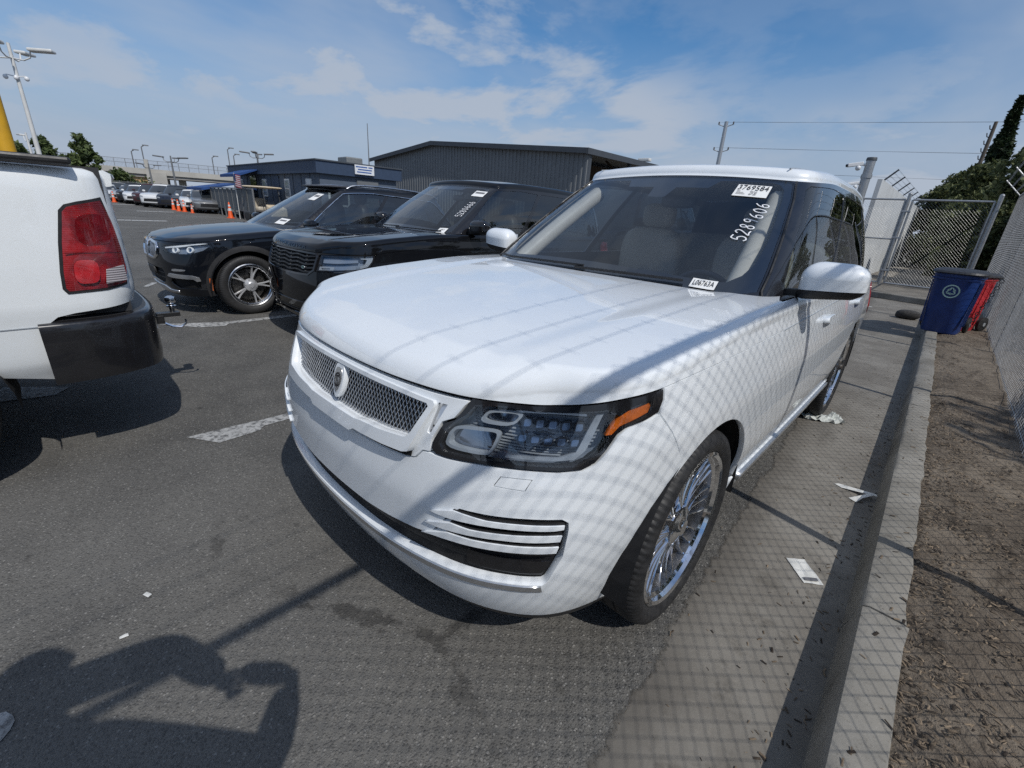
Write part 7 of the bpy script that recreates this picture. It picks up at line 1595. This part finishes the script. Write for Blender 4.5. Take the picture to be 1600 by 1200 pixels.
for s_ in (-1, 1):
    g = MB(); c_ = pl(.07, s_*.14, .05); Mx = Matrix.Translation(c_) @ Matrix.Rotation(math.atan2(PF.y, PF.x), 4, 'Z'); g.sell((0, 0, 0), (.15, .052, .05), .6, .7, 20, 10, Mx); g.build('shoe', M['satin_black'], person, smooth=60)
    g = MB(); g.sell(pl(.13, s_*.034, 1.675), (.012, .012, .009), 1, 1, 10, 6); g.build('eye', M['eye_white'], person, smooth=60)
    g = MB(); g.sell(pl(.045, s_*.092, 1.66), (.022, .022, .034), .9, .9, 10, 8); g.build('ear', M['skin'], person, smooth=60)
g = MB(); g.sell(pl(.015, 0, 1.715), (.098, .098, .085), .9, 1, 20, 12); g.build('hair', M['hair_dark'], person, smooth=60)
g = MB(); g.tube([pl(.13, 0, 1.685), pl(.155, 0, 1.645), pl(.135, 0, 1.635)], [.010, .015, .010], 8); g.build('nose', M['skin'], person, smooth=60)
g = MB(); g.tube([pl(.128, -.024, 1.605), pl(.138, 0, 1.603), pl(.128, .024, 1.605)], .006, 6); g.build('mouth', M['lamp_dark_red'], person, smooth=60)
for s_, hc_, wr in ((1, hr_, wr_r), (-1, hl_, wr_l)):      # hands close on the short edges of the phone
    out = AX_R*s_; pv = [tuple(wr)+(.026,), tuple(hc_+out*.012-AX_F*.012)+(.030, .018), tuple(hc_+out*.010+AX_U*.02)+(.026, .015)]; pe = [(0, 1), (1, 2)]
    skin_mesh('hand', pv, pe, M['skin'], person, 0, 2)
    for k in range(4):      # fingers wrap behind-to-front at the edge, thumb on the screen side
        b0 = hc_+out*.014+AX_U*(.034-.020*k); L = (.9, 1., .95, .75)[k]; fv = [tuple(b0-AX_F*.01)+(.0095,), tuple(b0+out*.006+AX_F*.012*L)+(.009,), tuple(b0-out*.012+AX_F*.020*L)+(.0085,), tuple(b0-out*.034*L+AX_F*.018)+(.0075,)]
        skin_mesh('finger', fv, [(0, 1), (1, 2), (2, 3)], M['skin'], person, 0, 1)
    t0 = hc_-AX_U*.03; skin_mesh('thumb', [tuple(t0+out*.012-AX_F*.015)+(.012,), tuple(t0-out*.010-AX_F*.012+AX_U*.012)+(.011,), tuple(t0-out*.034-AX_F*.006+AX_U*.024)+(.009,)], [(0, 1), (1, 2)], M['skin'], person, 0, 1)
Mp = Matrix(((AX_R.x, AX_U.x, AX_F.x, 0), (AX_R.y, AX_U.y, AX_F.y, 0), (AX_R.z, AX_U.z, AX_F.z, 0), (0, 0, 0, 1)))
phone = empty('phone', tuple(Vector(CAM_POS)-AX_F*.022), 0, 'black phone held sideways in front of the person', 'phone')
g = MB(); g.prism(rounded([(-.082, -.038), (.082, -.038), (.082, .038), (-.082, .038)], 2), -.008, .0, Mp); g.build('case', M['satin_black'], phone, bevel=.002)
g = MB(); g.prism(rounded([(-.077, -.034), (.077, -.034), (.077, .034), (-.077, .034)], 2), -.0095, -.0085, Mp); g.build('screen', M['gloss_black'], phone)

build_white(); build_black(); build_bmw(); build_pickup()
